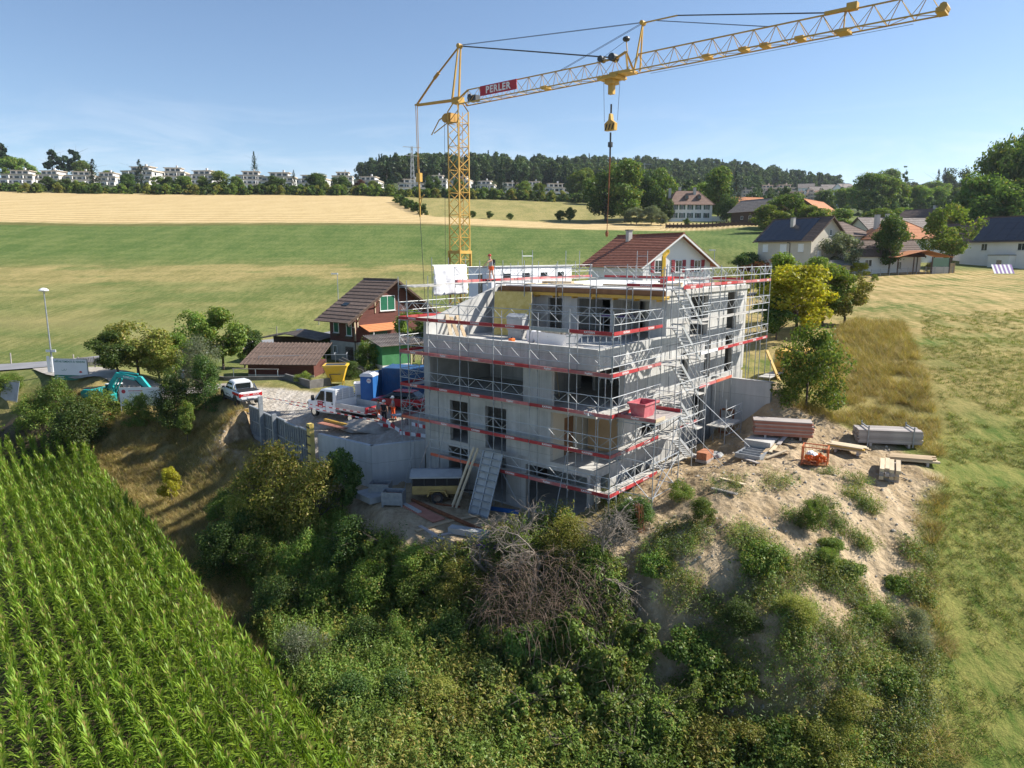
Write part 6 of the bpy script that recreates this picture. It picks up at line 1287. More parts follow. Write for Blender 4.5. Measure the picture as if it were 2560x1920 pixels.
def house(name, label, loc, rz, W, D, eave, ridge, over=.6, wall='plaster_white', roof='tile_brown', courses=10, windows=(), ridge_axis='y', hip=0.0, chim=(), group=None, base=None, thick=.1):
    """gabled or hipped house; local origin at ground centre, ridge along y unless told otherwise"""
    e = empty(name, loc, rz); tag(e, label, 'house', group)
    if ridge_axis == 'y':
        prof = [(-W / 2, -.8), (W / 2, -.8), (W / 2, eave), (0, ridge), (-W / 2, eave)] if not hip else [(-W / 2, -.8), (W / 2, -.8), (W / 2, eave), (-W / 2, eave)]
        MB().prism(prof, 'y', -D / 2, D / 2).build('wall', wall, e)
    else:
        prof = [(-D / 2, -.8), (D / 2, -.8), (D / 2, eave), (0, ridge), (-D / 2, eave)] if not hip else [(-D / 2, -.8), (D / 2, -.8), (D / 2, eave), (-D / 2, eave)]
        MB().prism(prof, 'x', -W / 2, W / 2).build('wall', wall, e)
    if base: MB().bb(-W / 2 - .04, W / 2 + .04, -D / 2 - .04, D / 2 + .04, -.8, base[0]).build('plinth', base[1], e)
    r = empty('roof', (0, 0, 0), 0, e)
    hw_, ln = (W / 2, D / 2) if ridge_axis == 'y' else (D / 2, W / 2); sl = (ridge - eave) / hw_; ze = eave - over * sl + .03
    if not hip:
        for s in (-1, 1): roof_slope(r, 'tile_course', roof, -ln - over, ln + over, s * (hw_ + over), ze, 0, ridge + .03, courses, thick, 'y' if ridge_axis == 'y' else 'x')
        mk = (lambda x, y, z: (y, x, z)) if ridge_axis == 'y' else (lambda x, y, z: (x, y, z))
        MB().bar(mk(-ln - over, 0, ridge + .12), mk(ln + over, 0, ridge + .12), .26, .12).build('ridge', roof, r)
        for s in (-1, 1):
            for g in (-1, 1): MB().bar(mk(g * (ln + over - .05), s * (hw_ + over), ze - .06), mk(g * (ln + over - .05), 0, ridge - .04), .1, .2).build('barge_board', 'clad_dark' if roof != 'tile_red' else 'plaster_white', r)
    else:
        rl = max(.05, ln - hip); z0 = ze
        mk = (lambda x, y, z: (y, x, z)) if ridge_axis == 'y' else (lambda x, y, z: (x, y, z))
        a, b_ = hw_ + over, ln + over; n = courses
        for i in range(n):
            t0, t1 = i / n, (i + 1.2) / n; t1 = min(t1, 1)
            def ring(t, up): return [mk(-(b_ + (rl - b_) * t), -(a * (1 - t)), z0 + (ridge - z0) * t + up), mk(b_ + (rl - b_) * t, -(a * (1 - t)), z0 + (ridge - z0) * t + up), mk(b_ + (rl - b_) * t, a * (1 - t), z0 + (ridge - z0) * t + up), mk(-(b_ + (rl - b_) * t), a * (1 - t), z0 + (ridge - z0) * t + up)]
            lo, l2, hi = ring(t0, 0), ring(t0, thick), ring(t1, thick * .3)
            MB().add(lo + l2 + hi, [(0, 1, 5, 4), (1, 2, 6, 5), (2, 3, 7, 6), (3, 0, 4, 7), (4, 5, 9, 8), (5, 6, 10, 9), (6, 7, 11, 10), (7, 4, 8, 11)]).build('tile_course', roof, r)
        hp = MB()
        for sx in (-1, 1):
            for sy in (-1, 1): hp.bar(mk(sx * b_, sy * a, z0 + thick), mk(sx * rl, 0, ridge + .1), .2, .12)
        hp.bar(mk(-rl, 0, ridge + .1), mk(rl, 0, ridge + .1), .22, .12); hp.build('ridge', roof, r)
    for (x, y, z, s, h) in chim:
        c = MB().bb(x - s / 2, x + s / 2, y - s / 2, y + s / 2, z - 1.2, z + h).build('chimney', 'plaster_grey', r); MB().bb(x - s / 2 - .08, x + s / 2 + .08, y - s / 2 - .08, y + s / 2 + .08, z + h, z + h + .1).build('chimney_cap', 'roof_grey', r)
    for (face, a, z, w, h, *k) in windows:
        f, ang = FACES[face]; x, y = f(W, D, a); window(e, w, h, (x, y, z), ang, *(k[:1] or [None]), **(k[1] if len(k) > 1 else {}))
    return e
def head(h): return math.atan2(math.cos(h), math.sin(h))           # rotation carrying local x onto heading h (clockwise from +Y)
def from_corner(p, h, W, D):
    """centre of a house whose near-left corner is p, x along heading h, y to its left"""
    q = np.array([p[0], p[1]]) + np.array([math.sin(h), math.cos(h)]) * W / 2 + np.array([-math.cos(h), math.sin(h)]) * D / 2
    return np.array([q[0], q[1], gz(*q)])
# --- brown chalet
CH = empty('chalet', P(21.9, 46.0, 4.1), BROT); tag(CH, 'brown timber chalet with green shutters and a stone ground floor', 'house')
CW, CD, CE, CRZ = 11.6, 4.5, 5.4, 9.15
MB().prism([(0, 2.3), (CW, 2.3), (CW, CE), (CW / 2, CRZ - .15), (0, CE)], 'y', 0, CD).build('wall', 'clad_brown', CH)
stn = empty('plinth', (0, 0, 0), 0, CH); MB().bb(.03, CW - .03, .03, CD, -.8, 2.3).build('core', 'plaster_grey', stn)
blk = {}
for row in range(5):
    x = 0.0; k = 0
    while x < CD - .05:
        w = min(.75 if (k or row % 2) else .38, CD - x); key = round(w, 2); blk.setdefault(key, MB().bb(-.04, 0, .012, w - .012, .012, .448).mesh('stone', 'stone_block')); obj('stone', blk[key], stn, (0.01, x, .0 + row * .46)); x += w; k += 1
CHR = empty('roof', (0, 0, 0), 0, CH)
for s in (0, 1):
    xe = -1.7 if s == 0 else CW + 1.4; roof_slope(CHR, 'tile_course', 'tile_brown', -.95, CD + .6, xe, CE + .05 - (.85 if s == 0 else .8), CW / 2, CRZ, 13, .10, 'y')
MB().bar((CW / 2, -.95, CRZ + .1), (CW / 2, CD + .6, CRZ + .1), .25, .12).build('ridge', 'tile_brown', CHR)
for s in (0, 1):
    xe = -1.7 if s == 0 else CW + 1.4; MB().bar((xe, -.93, CE + .02 - (1.0 if s == 0 else .85)), (CW / 2, -.93, CRZ - .05), .08, .22).build('barge_board', 'clad_dark', CHR)
for x in (.4, 3.0): MB().bar((x, -.02, CE - 1.0 + x * .55), (x, -.8, CE - .1 + x * .55), .12).bar((x, -.02, CE - 1.6 + x * .55), (x, -.02, CE + .1 + x * .55), .12).build('roof_bracket', 'wood_pale', CH)
MB().bar((-.05, -.05, CE - .8), (-.05, -.05, 2.5), .14).build('corner_post', 'wood_pale', CH)
window(CH, 2.3, 1.75, (4.9, -.01, 6.5), 0, None, pane='shutter_green', mull=1)
for y, z in ((3.3, 3.95), (1.0, 3.75)):
    w_ = window(CH, .95, 1.45, (-.01, y, z), -math.pi / 2, None, pane='shutter_green', mull=0); MB().bb(-.5, .5, -.3, -.05, -1.05, -.8).build('flower_box', 'clad_dark', w_)
MB().bb(-.03, .05, .4, 1.8, 0, 1.75).build('cellar_door', 'clad_dark', CH); window(CH, .7, .9, (-.05, 3.6, 1.3), -math.pi / 2, None)
pch = empty('porch', (.5, 0, 0), 0, CH); roof_slope(pch, 'tile_course', 'tile_terracotta', .1, 5.6, -1.7, 3.55, 0, 4.2, 5, .09, 'x', 0)
for x in (.9, 5.2): MB().bar((x, -1.55, 2.3), (x, -1.55, 3.55), .09).build('porch_post', 'white_paint', pch)
MB().bb(1.6, 4.2, -.06, -.02, 2.35, 3.7).build('porch_door', 'shutter_dark_green', pch); MB().bb(-.3, 6.0, -1.9, 0, 2.05, 2.3).build('terrace', 'plaster_grey', pch)
tb = MB()
for k in range(26): tb.bar((-.3 + k * .24, -1.85, 2.3), (-.3 + k * .24, -1.85, 3.15), .1, .02)
tb.build('terrace_rail', 'clad_dark', CH)
MB().path([Vector((-1.5, -.6, CE - 1.1)), Vector((-.3, -.3, CE - 1.4)), Vector((-.1, -.08, CE - 1.8)), Vector((-.1, -.08, .2))], .06, 6).build('downpipe', 'black', CH)
sky_ = MB().bb(-.3, .3, -.5, .5, 0, .08).build('roof_window', 'glass', CHR); sky_.location = (1.2, 2.9, 6.42); sky_.rotation_euler = (0, -math.atan2(CRZ - CE + .95, CW / 2 + 1.7), 0)
# garden stair and green hut beside the chalet
gs = empty('garden_steps', on_ground(912, 940, 4.3), BROT + rad(40)); gs.scale = (.8, .8, .75); tag(gs, 'dark stone garden steps with balustrade below the chalet', 'steps')
for k in range(9): MB().bb(-.8, .8, k * .32, k * .32 + .34, -.2, .17 * (k + 1)).build('step', 'stone_dark', gs)
for s in (-.85, .85): MB().prism([(0, -.2), (2.9, -.2), (2.9, 2.4), (0, .9)], 'x', s - .06, s + .06).build('balustrade', 'stone_dark', gs)
p = on_ground(975, 925, 4.3); hut = empty('green_hut', p, BROT - .25); tag(hut, 'small green garden hut with corrugated roof and lattice side', 'hut')
MB().bb(-1.6, 1.6, -1.5, 1.5, .8, 2.7).build('wall', 'shed_green', hut); MB().bb(-1.58, 1.58, -1.48, 1.48, -.5, .8).build('plinth', 'plaster_white', hut); roof_slope(hut, 'roof_sheet', 'eternit', -2.0, 4.6, -2.0, 2.75, 1.9, 3.5, 3, .06, 'x', 26)
lt = MB()
for k in range(12): lt.bar((1.62 + k * .24, -1.5, 1.0), (1.9 + k * .24 + .6, -1.5, 2.7), .04, .02).bar((2.5 + k * .24, -1.5, 1.0), (1.62 + k * .24, -1.5, 2.7), .04, .02)
lt.build('lattice', 'wood_pale', hut)
for x in (1.7, 3.0, 4.4): MB().bar((x, -1.5, -.3), (x, -1.5, 2.8), .1).build('post', 'wood_pale', hut)
# --- brown-roofed sheds on the lane
p = on_ground(718, 938, 4.3); shd = empty('brown_shed', p, rad(-4)); tag(shd, 'low brown shed with a ribbed brown roof beside the lane', 'shed')
MB().bb(-3.3, 3.3, -1.5, 2.3, -.6, 1.35).build('wall', 'clad_brown', shd); MB().bb(-3.32, 3.32, -1.52, -1.49, -.6, .3).build('plinth', 'plaster_beige', shd)
roof_slope(shd, 'roof_sheet', 'tile_brown', -3.75, 3.75, -2.2, 1.35, 2.9, 2.9, 4, .06, 'x', 20)
p = on_ground(742, 897, 4.5); car_p = empty('carport', p, rad(-8)); tag(car_p, 'grey weathered carport roof behind the brown shed', 'carport')
roof_slope(car_p, 'roof_sheet', 'eternit', -2.6, 2.6, -4.0, 2.5, 0, 3.2, 3, .06, 'y', 18); roof_slope(car_p, 'roof_sheet', 'eternit', -2.6, 2.6, 4.0, 2.5, 0, 3.2, 3, .06, 'y', 18)
for x in (-3.6, 3.6):
    for y in (-2.3, 2.3): MB().bar((x, y, -.5), (x, y, 2.55), .14).build('post', 'clad_dark', car_p)
MB().bb(-3.9, 3.9, 2.2, 2.3, -.4, 2.4).build('back_wall', 'clad_dark', car_p)
# --- white house with red tiles
p = atd(1608, 660, 70); H1 = from_corner(p, rad(60), 9.0, 9.0); H1[2] = 8.4
house('white_house', 'white house with a red tiled roof and dark red shutters', H1, head(rad(60)), 9.0, 9.0, 6.9, 9.75, .75, 'plaster_white', 'tile_red', 20, [('front', -2.6, 6.6, .95, 1.25, 'shutter_red'), ('front', 0.1, 6.6, .95, 1.25, 'shutter_red'), ('front', 2.7, 6.6, .95, 1.25, 'shutter_red'), ('front', -2.4, 3.2, 1.0, 1.2, 'shutter_red'), ('front', 2.2, 3.2, 1.0, 1.2, 'shutter_red')], chim=((-.9, 2.2, 9.4, .5, .9),))
# --- beige house with solar roof
p = atd(2025, 655, 140); H2 = from_corner(p, rad(60), 10.6, 13.0); H2[2] = 12.2
hb2_ = house('beige_house', 'beige house with a solar roof, white shutters and brown tiles', H2, head(rad(60)), 10.6, 13.0, 7.2, 11.4, .8, 'plaster_beige', 'tile_brown', 14, [('front', -2.8, 3.9, 1.0, 1.9, 'white_paint', dict(sh_open=False)), ('front', .3, 8.4, .7, 1.2), ('left', 4.2, 5.4, 1.3, 1.6, 'white_paint', dict(sh_open=False)), ('left', 0, 5.2, 1.6, 1.9, 'white_paint', dict(sh_open=False)), ('left', -4.5, 5.4, 1.3, 1.6, 'white_paint', dict(sh_open=False)), ('left', .4, 1.6, 1.5, 1.9)], chim=((-2.2, .6, 9.7, .7, 1.8),))
def solar(e, W, D, eave, ridge, over, y0, y1, rows, cols_, side=-1, t0=.05, t1=.95):
    hw_ = W / 2; ze = eave - over * (ridge - eave) / hw_; a = (side * (hw_ + over), ze); b = (0, ridge); ang = math.atan2(b[1] - a[1], -side * (b[0] - a[0]) if side > 0 else b[0] - a[0]); n = np.array([-(b[1] - a[1]), b[0] - a[0]]); n = n / np.linalg.norm(n) * (1 if (b[0] - a[0]) > 0 else -1)
    for i in range(rows):
        for j in range(cols_):
            u0, u1 = t0 + (t1 - t0) * i / rows, t0 + (t1 - t0) * (i + 1) / rows - .004; v0, v1 = y0 + (y1 - y0) * j / cols_ + .03, y0 + (y1 - y0) * (j + 1) / cols_ - .03
            q = [np.array(a) + (np.array(b) - np.array(a)) * u + n * k for u in (u0, u1) for k in (.13, .18)]
            MB().add([(q[0][0], v0, q[0][1]), (q[0][0], v1, q[0][1]), (q[2][0], v1, q[2][1]), (q[2][0], v0, q[2][1]), (q[1][0], v0, q[1][1]), (q[1][0], v1, q[1][1]), (q[3][0], v1, q[3][1]), (q[3][0], v0, q[3][1])], MB.BF).build('solar_panel', 'solar', e)
solar(hb2_, 10.6, 13.0, 7.2, 11.4, .8, -4.6, 6.6, 4, 7)
MB().path([Vector((-5.4, -.9, 6.5)), Vector((-5.4, -1.6, 6.3)), Vector((-5.4, -1.6, 0))], .07, 6).build('downpipe', 'black', hb2_)
# --- hipped house, its neighbours and the hamlet
p = atd(2235, 640, 168); p[2] = gz(p[0], p[1]) - .5
house('hipped_house', 'white house with a hipped orange-red tiled roof', p, rad(12), 14.5, 12, 5.6, 9.4, .9, 'plaster_white', 'tile_orange', 12, [('front', 4.6, 3.6, 1.4, 2.2, 'white_paint', dict(sh_open=False)), ('front', -5.2, 2.2, 2.4, 2.0), ('front', 0, 2.4, 1.4, 1.8)], 'x', 5.6, ((-4.2, 1.5, 8.6, .9, 2.2),))
p = atd(2230, 600, 190); p[2] = gz(p[0], p[1]); house('low_brown_house', 'long house with a dull brown roof behind the hipped one', p, rad(10), 20, 10, 5.2, 8.6, .8, 'plaster_beige', 'eternit', 8, (), 'x', chim=((-2, 0, 8.4, .8, 1.2),))
p = atd(2085, 640, 172); p[2] = gz(p[0], p[1]); house('small_white_house', 'small white house with a dark hipped roof behind the beige house', p, rad(20), 12, 10, 4.8, 7.8, .8, 'plaster_white', 'tile_brown', 8, (('front', 3, 2.2, 1.4, 1.2),), 'x', 4.0)
p = atd(2318, 600, 235); p[2] = gz(p[0], p[1]); house('ochre_house', 'ochre house with wide brown gable roof and wooden balcony', p, head(rad(62)), 12.5, 15, 6.8, 10.6, 1.2, 'plaster_ochre', 'tile_brown', 9, [('front', -2, 7.6, 1.1, 1.5, 'clad_brown'), ('front', 2, 7.6, 1.1, 1.5, 'clad_brown'), ('front', -2.5, 4.2, 1.4, 2.0, 'clad_brown'), ('front', 2.5, 4.2, 1.4, 2.0, 'clad_brown')], chim=((0, -1.5, 10.2, .9, 1.4),))
p = atd(2030, 570, 265); p[2] = gz(p[0], p[1]); house('barn', 'dark barn with a pale orange tiled roof', p, head(rad(130)), 15, 22, 5.2, 10.6, .8, 'clad_dark', 'tile_orange', 10, ())
p = atd(1893, 560, 272); p[2] = gz(p[0], p[1]); house('farmhouse', 'dark timber farmhouse with a brown roof beside the barn', p, head(rad(62)), 12, 15, 5.2, 9.2, 1.2, 'clad_dark', 'eternit', 8, [('front', 0, 2.5, 1.2, 1.2), ('left', 2, 2.5, 1.2, 1.2), ('left', -2, 2.5, 1.2, 1.2)])
p = atd(1862, 540, 330); p[2] = gz(p[0], p[1]) + 1; house('orange_house', 'house with a pale orange roof half hidden behind the farmhouse', p, rad(15), 16, 10, 4.5, 8.2, .8, 'plaster_beige', 'tile_orange', 6, (), 'x')
p = atd(2420, 560, 262); p[2] = gz(p[0], p[1]); house('red_barn', 'long red-brown roofed house by the dark wood', p, rad(5), 22, 10, 3.6, 7.2, .8, 'plaster_beige', 'tile_red', 6, (), 'x')
# villa
p = atd(1715, 552, 292); p[2] = gz(p[0], p[1]); vl = house('villa', 'large white villa with green shutters and brown hipped roof', p, rad(4), 17, 12, 6.4, 11.6, .8, 'plaster_white', 'roof_villa', 9, [('front', x, z, 1.15, 1.9, 'shutter_dark_green') for z in (4.9, 1.7) for x in (-6.6, -3.6, -.4, 2.8, 6.2)], 'x', 4.2, ((-7, .5, 10, 1.0, 2.6), (-3, .5, 11, 1.0, 2.0), (2.5, -1.5, 10.4, 1.0, 2.4)))
for x in (-1.6, 3.4):
    dm = MB().prism([(-.7, 0), (.7, 0), (.7, 1.3), (0, 2.0), (-.7, 1.3)], 'y', -1.4, 1.0).build('dormer', 'tile_brown', vl, (x, -3.6, 8.0)); MB().bb(-.45, .45, -1.45, -1.41, .25, 1.3).build('pane', 'glass', dm)
MB().bb(8.6, 15, -5.5, -5.1, -.5, 1.4).build('terrace_wall', 'plaster_white', vl)
# veranda house
p = atd(2265, 690, 141); p[2] = gz(p[0], p[1]); vh = house('low_house', 'low white garden house with dark tiles and a timber veranda', p + np.array([-5, 3, 0]), rad(6), 15, 7, 3.4, 6.2, .6, 'plaster_white', 'tile_brown', 9, [('front', -3.5, 1.8, 1.5, 1.3), ('front', 3.0, 1.3, .9, 1.5)], 'x')
ver = empty('veranda', (5.5, -5.5, 0), 0, vh)
for s, xa in ((-1, -6.2), (1, 5.4)): roof_slope(ver, 'roof_sheet', 'tile_orange', -2.8, 2.6, xa, 2.9, -.3 if s < 0 else -.3, 4.2, 5, .07, 'y')
for x, y in ((-5.8, -2.4), (-2.6, -2.4), (1.2, -2.4), (4.8, -2.4), (4.8, 2), (1.2, 2)): MB().bar((x, y, -.3), (x, y, 3.0), .16).build('post', 'clad_dark', ver)
MB().bb(1.2, 4.8, -2.4, -2.25, -.3, 1.1).build('parapet', 'plaster_grey', ver); MB().bb(1.3, 4.7, -2.36, -2.3, 1.1, 2.8).build('pane', 'glass_green', ver)
# garden hut with blue door
p = atd(2085, 690, 138); p[2] = gz(p[0], p[1]); gh = empty('garden_hut', p, rad(12)); tag(gh, 'timber garden hut with blue doors and grey roof', 'hut')
MB().bb(-2.2, 2.2, -1.6, 1.6, -.4, 2.6).build('wall', 'wood_pale', gh); MB().bb(-2.22, .3, -1.66, -1.6, 0, 2.3).build('door', 'plastic_blue', gh); MB().prism([(-1.6, 2.6), (1.6, 2.6), (0, 3.4)], 'x', -2.2, 2.2).build('gable', 'wood_pale', gh); roof_slope(gh, 'roof_sheet', 'roof_grey', -2.6, 2.6, -2.0, 2.5, 0, 3.5, 3, .08, 'x'); roof_slope(gh, 'roof_sheet', 'roof_grey', -2.6, 2.6, 2.0, 2.5, 0, 3.5, 3, .08, 'x')
# white house at the field edge with solar roof
p = atd(2560, 690, 152); H3 = np.array([p[0] + 1.5, p[1] + 6, gz(p[0], p[1]) - .3])
h3 = house('white_solar_house', 'white house with dark solar roof and glazed bay at the field edge', H3, head(rad(62)), 12.5, 16, 6.4, 11.4, .8, 'plaster_white', 'tile_brown', 13, [('left', 4.5, 4.8, 1.6, 1.5), ('left', -3, 4.8, 1.3, 1.5), ('front', -1.5, 8.2, 1.0, 1.6), ('front', -2.6, 4.0, 2.6, 1.8, None, dict(mull=2)), ('front', 2.0, 4.0, 2.6, 1.8, None, dict(mull=2))])
solar(h3, 12.5, 16, 6.4, 11.4, .8, -5.5, 5.5, 4, 5)
MB().bb(-8.8, -6.26, -3.6, .6, -.8, 3.0).build('annex', 'plaster_white', h3); MB().bb(-8.9, -6.2, -3.7, .7, 3.0, 3.15).build('annex_roof', 'roof_grey', h3); MB().bb(-8.85, -8.79, -2.2, -1.2, 0, 2.0).build('annex_door', 'glass', h3)
MB().path([Vector((-6.3, -7.2, 5.6)), Vector((-6.3, -7.2, 0))], .08, 6).build('downpipe', 'black', h3); MB().bb(-6.0, 3.0, -10.2, -8.0, 2.5, 2.65).build('awning', 'white_paint', h3)
for x in (-5.8, 2.8): MB().bar((x, -10.0, -.5), (x, -10.0, 2.5), .12).build('post', 'white_paint', h3)
wh = atd(2440, 600, 172); wh[2] = gz(wh[0], wh[1]); house('grey_wing_house', 'house wing with dark tiles and a black dormer beside the white solar house', wh, head(rad(62)), 9, 14, 5.4, 8.8, .7, 'plaster_white', 'tile_brown', 10, [('left', 0, 4.2, 2.4, 1.3)], chim=((-1.5, -3, 8.4, .7, 1.6),))
# --- terraced white flats on the far slope
def flats_proto(storeys, W, D, wallm, band, step):
    e = empty('apartment_block', (0, 0, 0))
    for k in range(storeys):
        y0 = -D / 2 + k * step; z0 = k * 2.9; b = MB().bb(-W / 2 + .15 * k, W / 2 - .15 * k, y0, D / 2, z0 - (4 if k == 0 else 0), z0 + 2.9); b.build('storey', wallm, e)
        MB().bb(-W / 2 - .2, W / 2 + .2, y0 - 1.6, y0 - 1.45, z0 - .15, z0 + .95).bb(-W / 2 - .2, W / 2 + .2, y0 - 1.45, y0 - .002, z0 - .15, z0 + .02).build('balcony', band, e)
        n = 5
        for j in range(n):
            x = -W / 2 + W * (j + .5) / n; MB().bb(x - W / n * .33, x + W / n * .33, y0 - .04, y0 + .04, z0 + .9, z0 + 2.35).build('window', 'glass', e)
        for s in (-1, 1): MB().bb(s * W * .22 - .15, s * W * .22 + .15, y0 - 1.45, y0 - .003, z0, z0 + 2.72).build('fin_wall', wallm, e)
        MB().bb(W / 2 - .14, W / 2 + .06 - .15 * k, y0 + 2.5, y0 + 3.8, z0 + .8, z0 + 2.2).build('window', 'glass', e)
    zt = storeys * 2.9; yk = -D / 2 + (storeys - 1) * step
    MB().bb(-W / 2 - .3, W / 2 + .3, yk - .5, D / 2 + .3, zt, zt + .7).build('roof_edge', band, e); MB().bb(-W * .28, W * .30, yk + 3, D / 2 - 1, zt + .7, zt + 3.0).build('penthouse', wallm, e); MB().bb(-W * .33, W * .35, yk + 2.4, D / 2 - .6, zt + 3.0, zt + 3.3).build('roof_slab', band, e); MB().bb(W * .1, W * .16, yk + 5, yk + 6, zt + 3.3, zt + 4.8).build('chimney', wallm, e)
    for x in (-.18, .02, .2): MB().bb(W * x - 1.3, W * x + 1.3, yk + 2.95, yk + 3.05, zt + 1.2, zt + 2.6).build('window', 'glass', e)
    return e
protos = {s: flats_proto(s, 20, 14, 'apt_white', 'balcony_tan', 1.8) for s in (2, 3, 4)}; usedp = set()
fl = [(0, 80, 424, 440, 2), (78, 156, 425, 445, 2), (158, 232, 427, 450, 2), (228, 292, 430, 455, 2), (294, 388, 414, 440, 3), (388, 458, 417, 450, 3), (460, 541, 425, 455, 2), (584, 655, 426, 460, 3), (645, 732, 428, 440, 4), (730, 822, 436, 470, 2), (826, 880, 429, 480, 2), (884, 952, 440, 455, 2), (990, 1066, 445, 450, 4), (1060, 1118, 436, 490, 3), (1120, 1180, 440, 520, 2), (1240, 1310, 454, 460, 4), (1176, 1240, 450, 480, 3), (1358, 1425, 456, 460, 4), (1310, 1360, 452, 490, 3), (1425, 1460, 460, 500, 2)]
for i, (x0, x1, yt, d, s) in enumerate(fl):
    o = protos[s] if s not in usedp else copy_tree(protos[s]); usedp.add(s)
    c = atd((x0 + x1) / 2, yt, d); wdt = (x1 - x0) / FPX * d * .98; zt = s * 2.9 + 3.3
    o.location = (c[0], c[1] + 4, c[2] - zt); o.rotation_euler = (0, 0, rad([8, -6, 12, 0, -10][i % 5])); o.scale = (wdt / 22, 1, 1)
    tag(o, '%s white terraced apartment block with tan balcony bands on the far slope' % {2: 'low', 3: 'mid-height', 4: 'tall'}[s], 'apartments', 'terraced apartment blocks on the far slope, %d storeys' % s)
pr = flats_proto(5, 18, 12, 'plaster_pink', 'balcony_tan', .2); first = True
for i, (x0, x1, yt, d) in enumerate([(1856, 1895, 468, 640), (1893, 1940, 463, 640), (1935, 1985, 462, 650), (1900, 1945, 478, 600), (1945, 1990, 480, 600), (1985, 2015, 478, 590), (2018, 2036, 474, 590), (2038, 2062, 476, 590)]):
    o = pr if first else copy_tree(pr); first = False; c = atd((x0 + x1) / 2, yt, d); wdt = (x1 - x0) / FPX * d; o.location = (c[0], c[1], c[2] - 17.8); o.scale = (wdt / 19, 1, 1); o.rotation_euler = (0, 0, rad([-10, 5, -4][i % 3])); tag(o, 'pale pink apartment block with stacked balconies below the wooded hill', 'apartments', 'pink apartment blocks below the wooded hill')
for i, (px, py, d, w, lab_) in enumerate([(2015, 470, 700, 14, 'far white house above the pink flats'), (2075, 472, 720, 18, 'far grey house on the skyline beside the wood'), (2110, 470, 700, 16, 'far pale house on the skyline, tallest gable'), (2140, 476, 690, 14, 'far small house with chimney on the skyline'), (2045, 478, 660, 16, 'far brown-roofed house above the pink flats'), (2125, 500, 560, 16, 'far white flat-roofed house in the trees'), (2425, 490, 640, 16, 'far house beside the skyline trees'), (2465, 500, 560, 16, 'far house at the edge of the dark wood')]):
    p = atd(px, py, d); house('far_house', lab_, (p[0], p[1], p[2] - 7), rad(20 * (i % 3) - 20), w, 11, 7, 11, .6, 'plaster_white', 'eternit', 4, [('front', x, 4.5, 1.6, 1.5) for x in (-4, 0, 4)], 'x')
# ------------------------------------------------------------------ vehicles (local x forward, y to the left, z up)
def wheel(parent, x, y, r, w, name='wheel'):
    o = MB().tube((0, -w / 2, 0), (0, w / 2, 0), r, 18).build(name, 'rubber', parent, (x, y, r)); MB().tube((0, -w / 2 - .012, 0), (0, w / 2 + .012, 0), r * .6, 12).build('rim', 'chrome', o); return o
def loft(sections, name, material, parent, smooth=True):
    """sections: list of (x, [(y,z)...]) with equal counts"""
    b = MB(); n = len(sections[0][1]); vs_l = []
    for x, pr in sections: vs_l += [(x, p[0], p[1]) for p in pr]
    fs = []
    for i in range(len(sections) - 1):
        for j in range(n): fs.append((i * n + j, i * n + (j + 1) % n, (i + 1) * n + (j + 1) % n, (i + 1) * n + j))
    fs += [tuple(range(n - 1, -1, -1)), tuple((len(sections) - 1) * n + j for j in range(n))]
    b.add(vs_l, fs); o = b.build(name, material, parent); return o
def ring(hw, z0, z1, r=.12, top=None):
    t = top if top is not None else hw
    return [(-hw, z0 + r), (-hw + r, z0), (hw - r, z0), (hw, z0 + r), (hw, (z0 + z1) / 2), (t, z1 - r * .6), (t - r, z1), (-t + r, z1), (-t, z1 - r * .6), (-hw, (z0 + z1) / 2)]
def heading(d): return math.atan2(d[1], d[0])
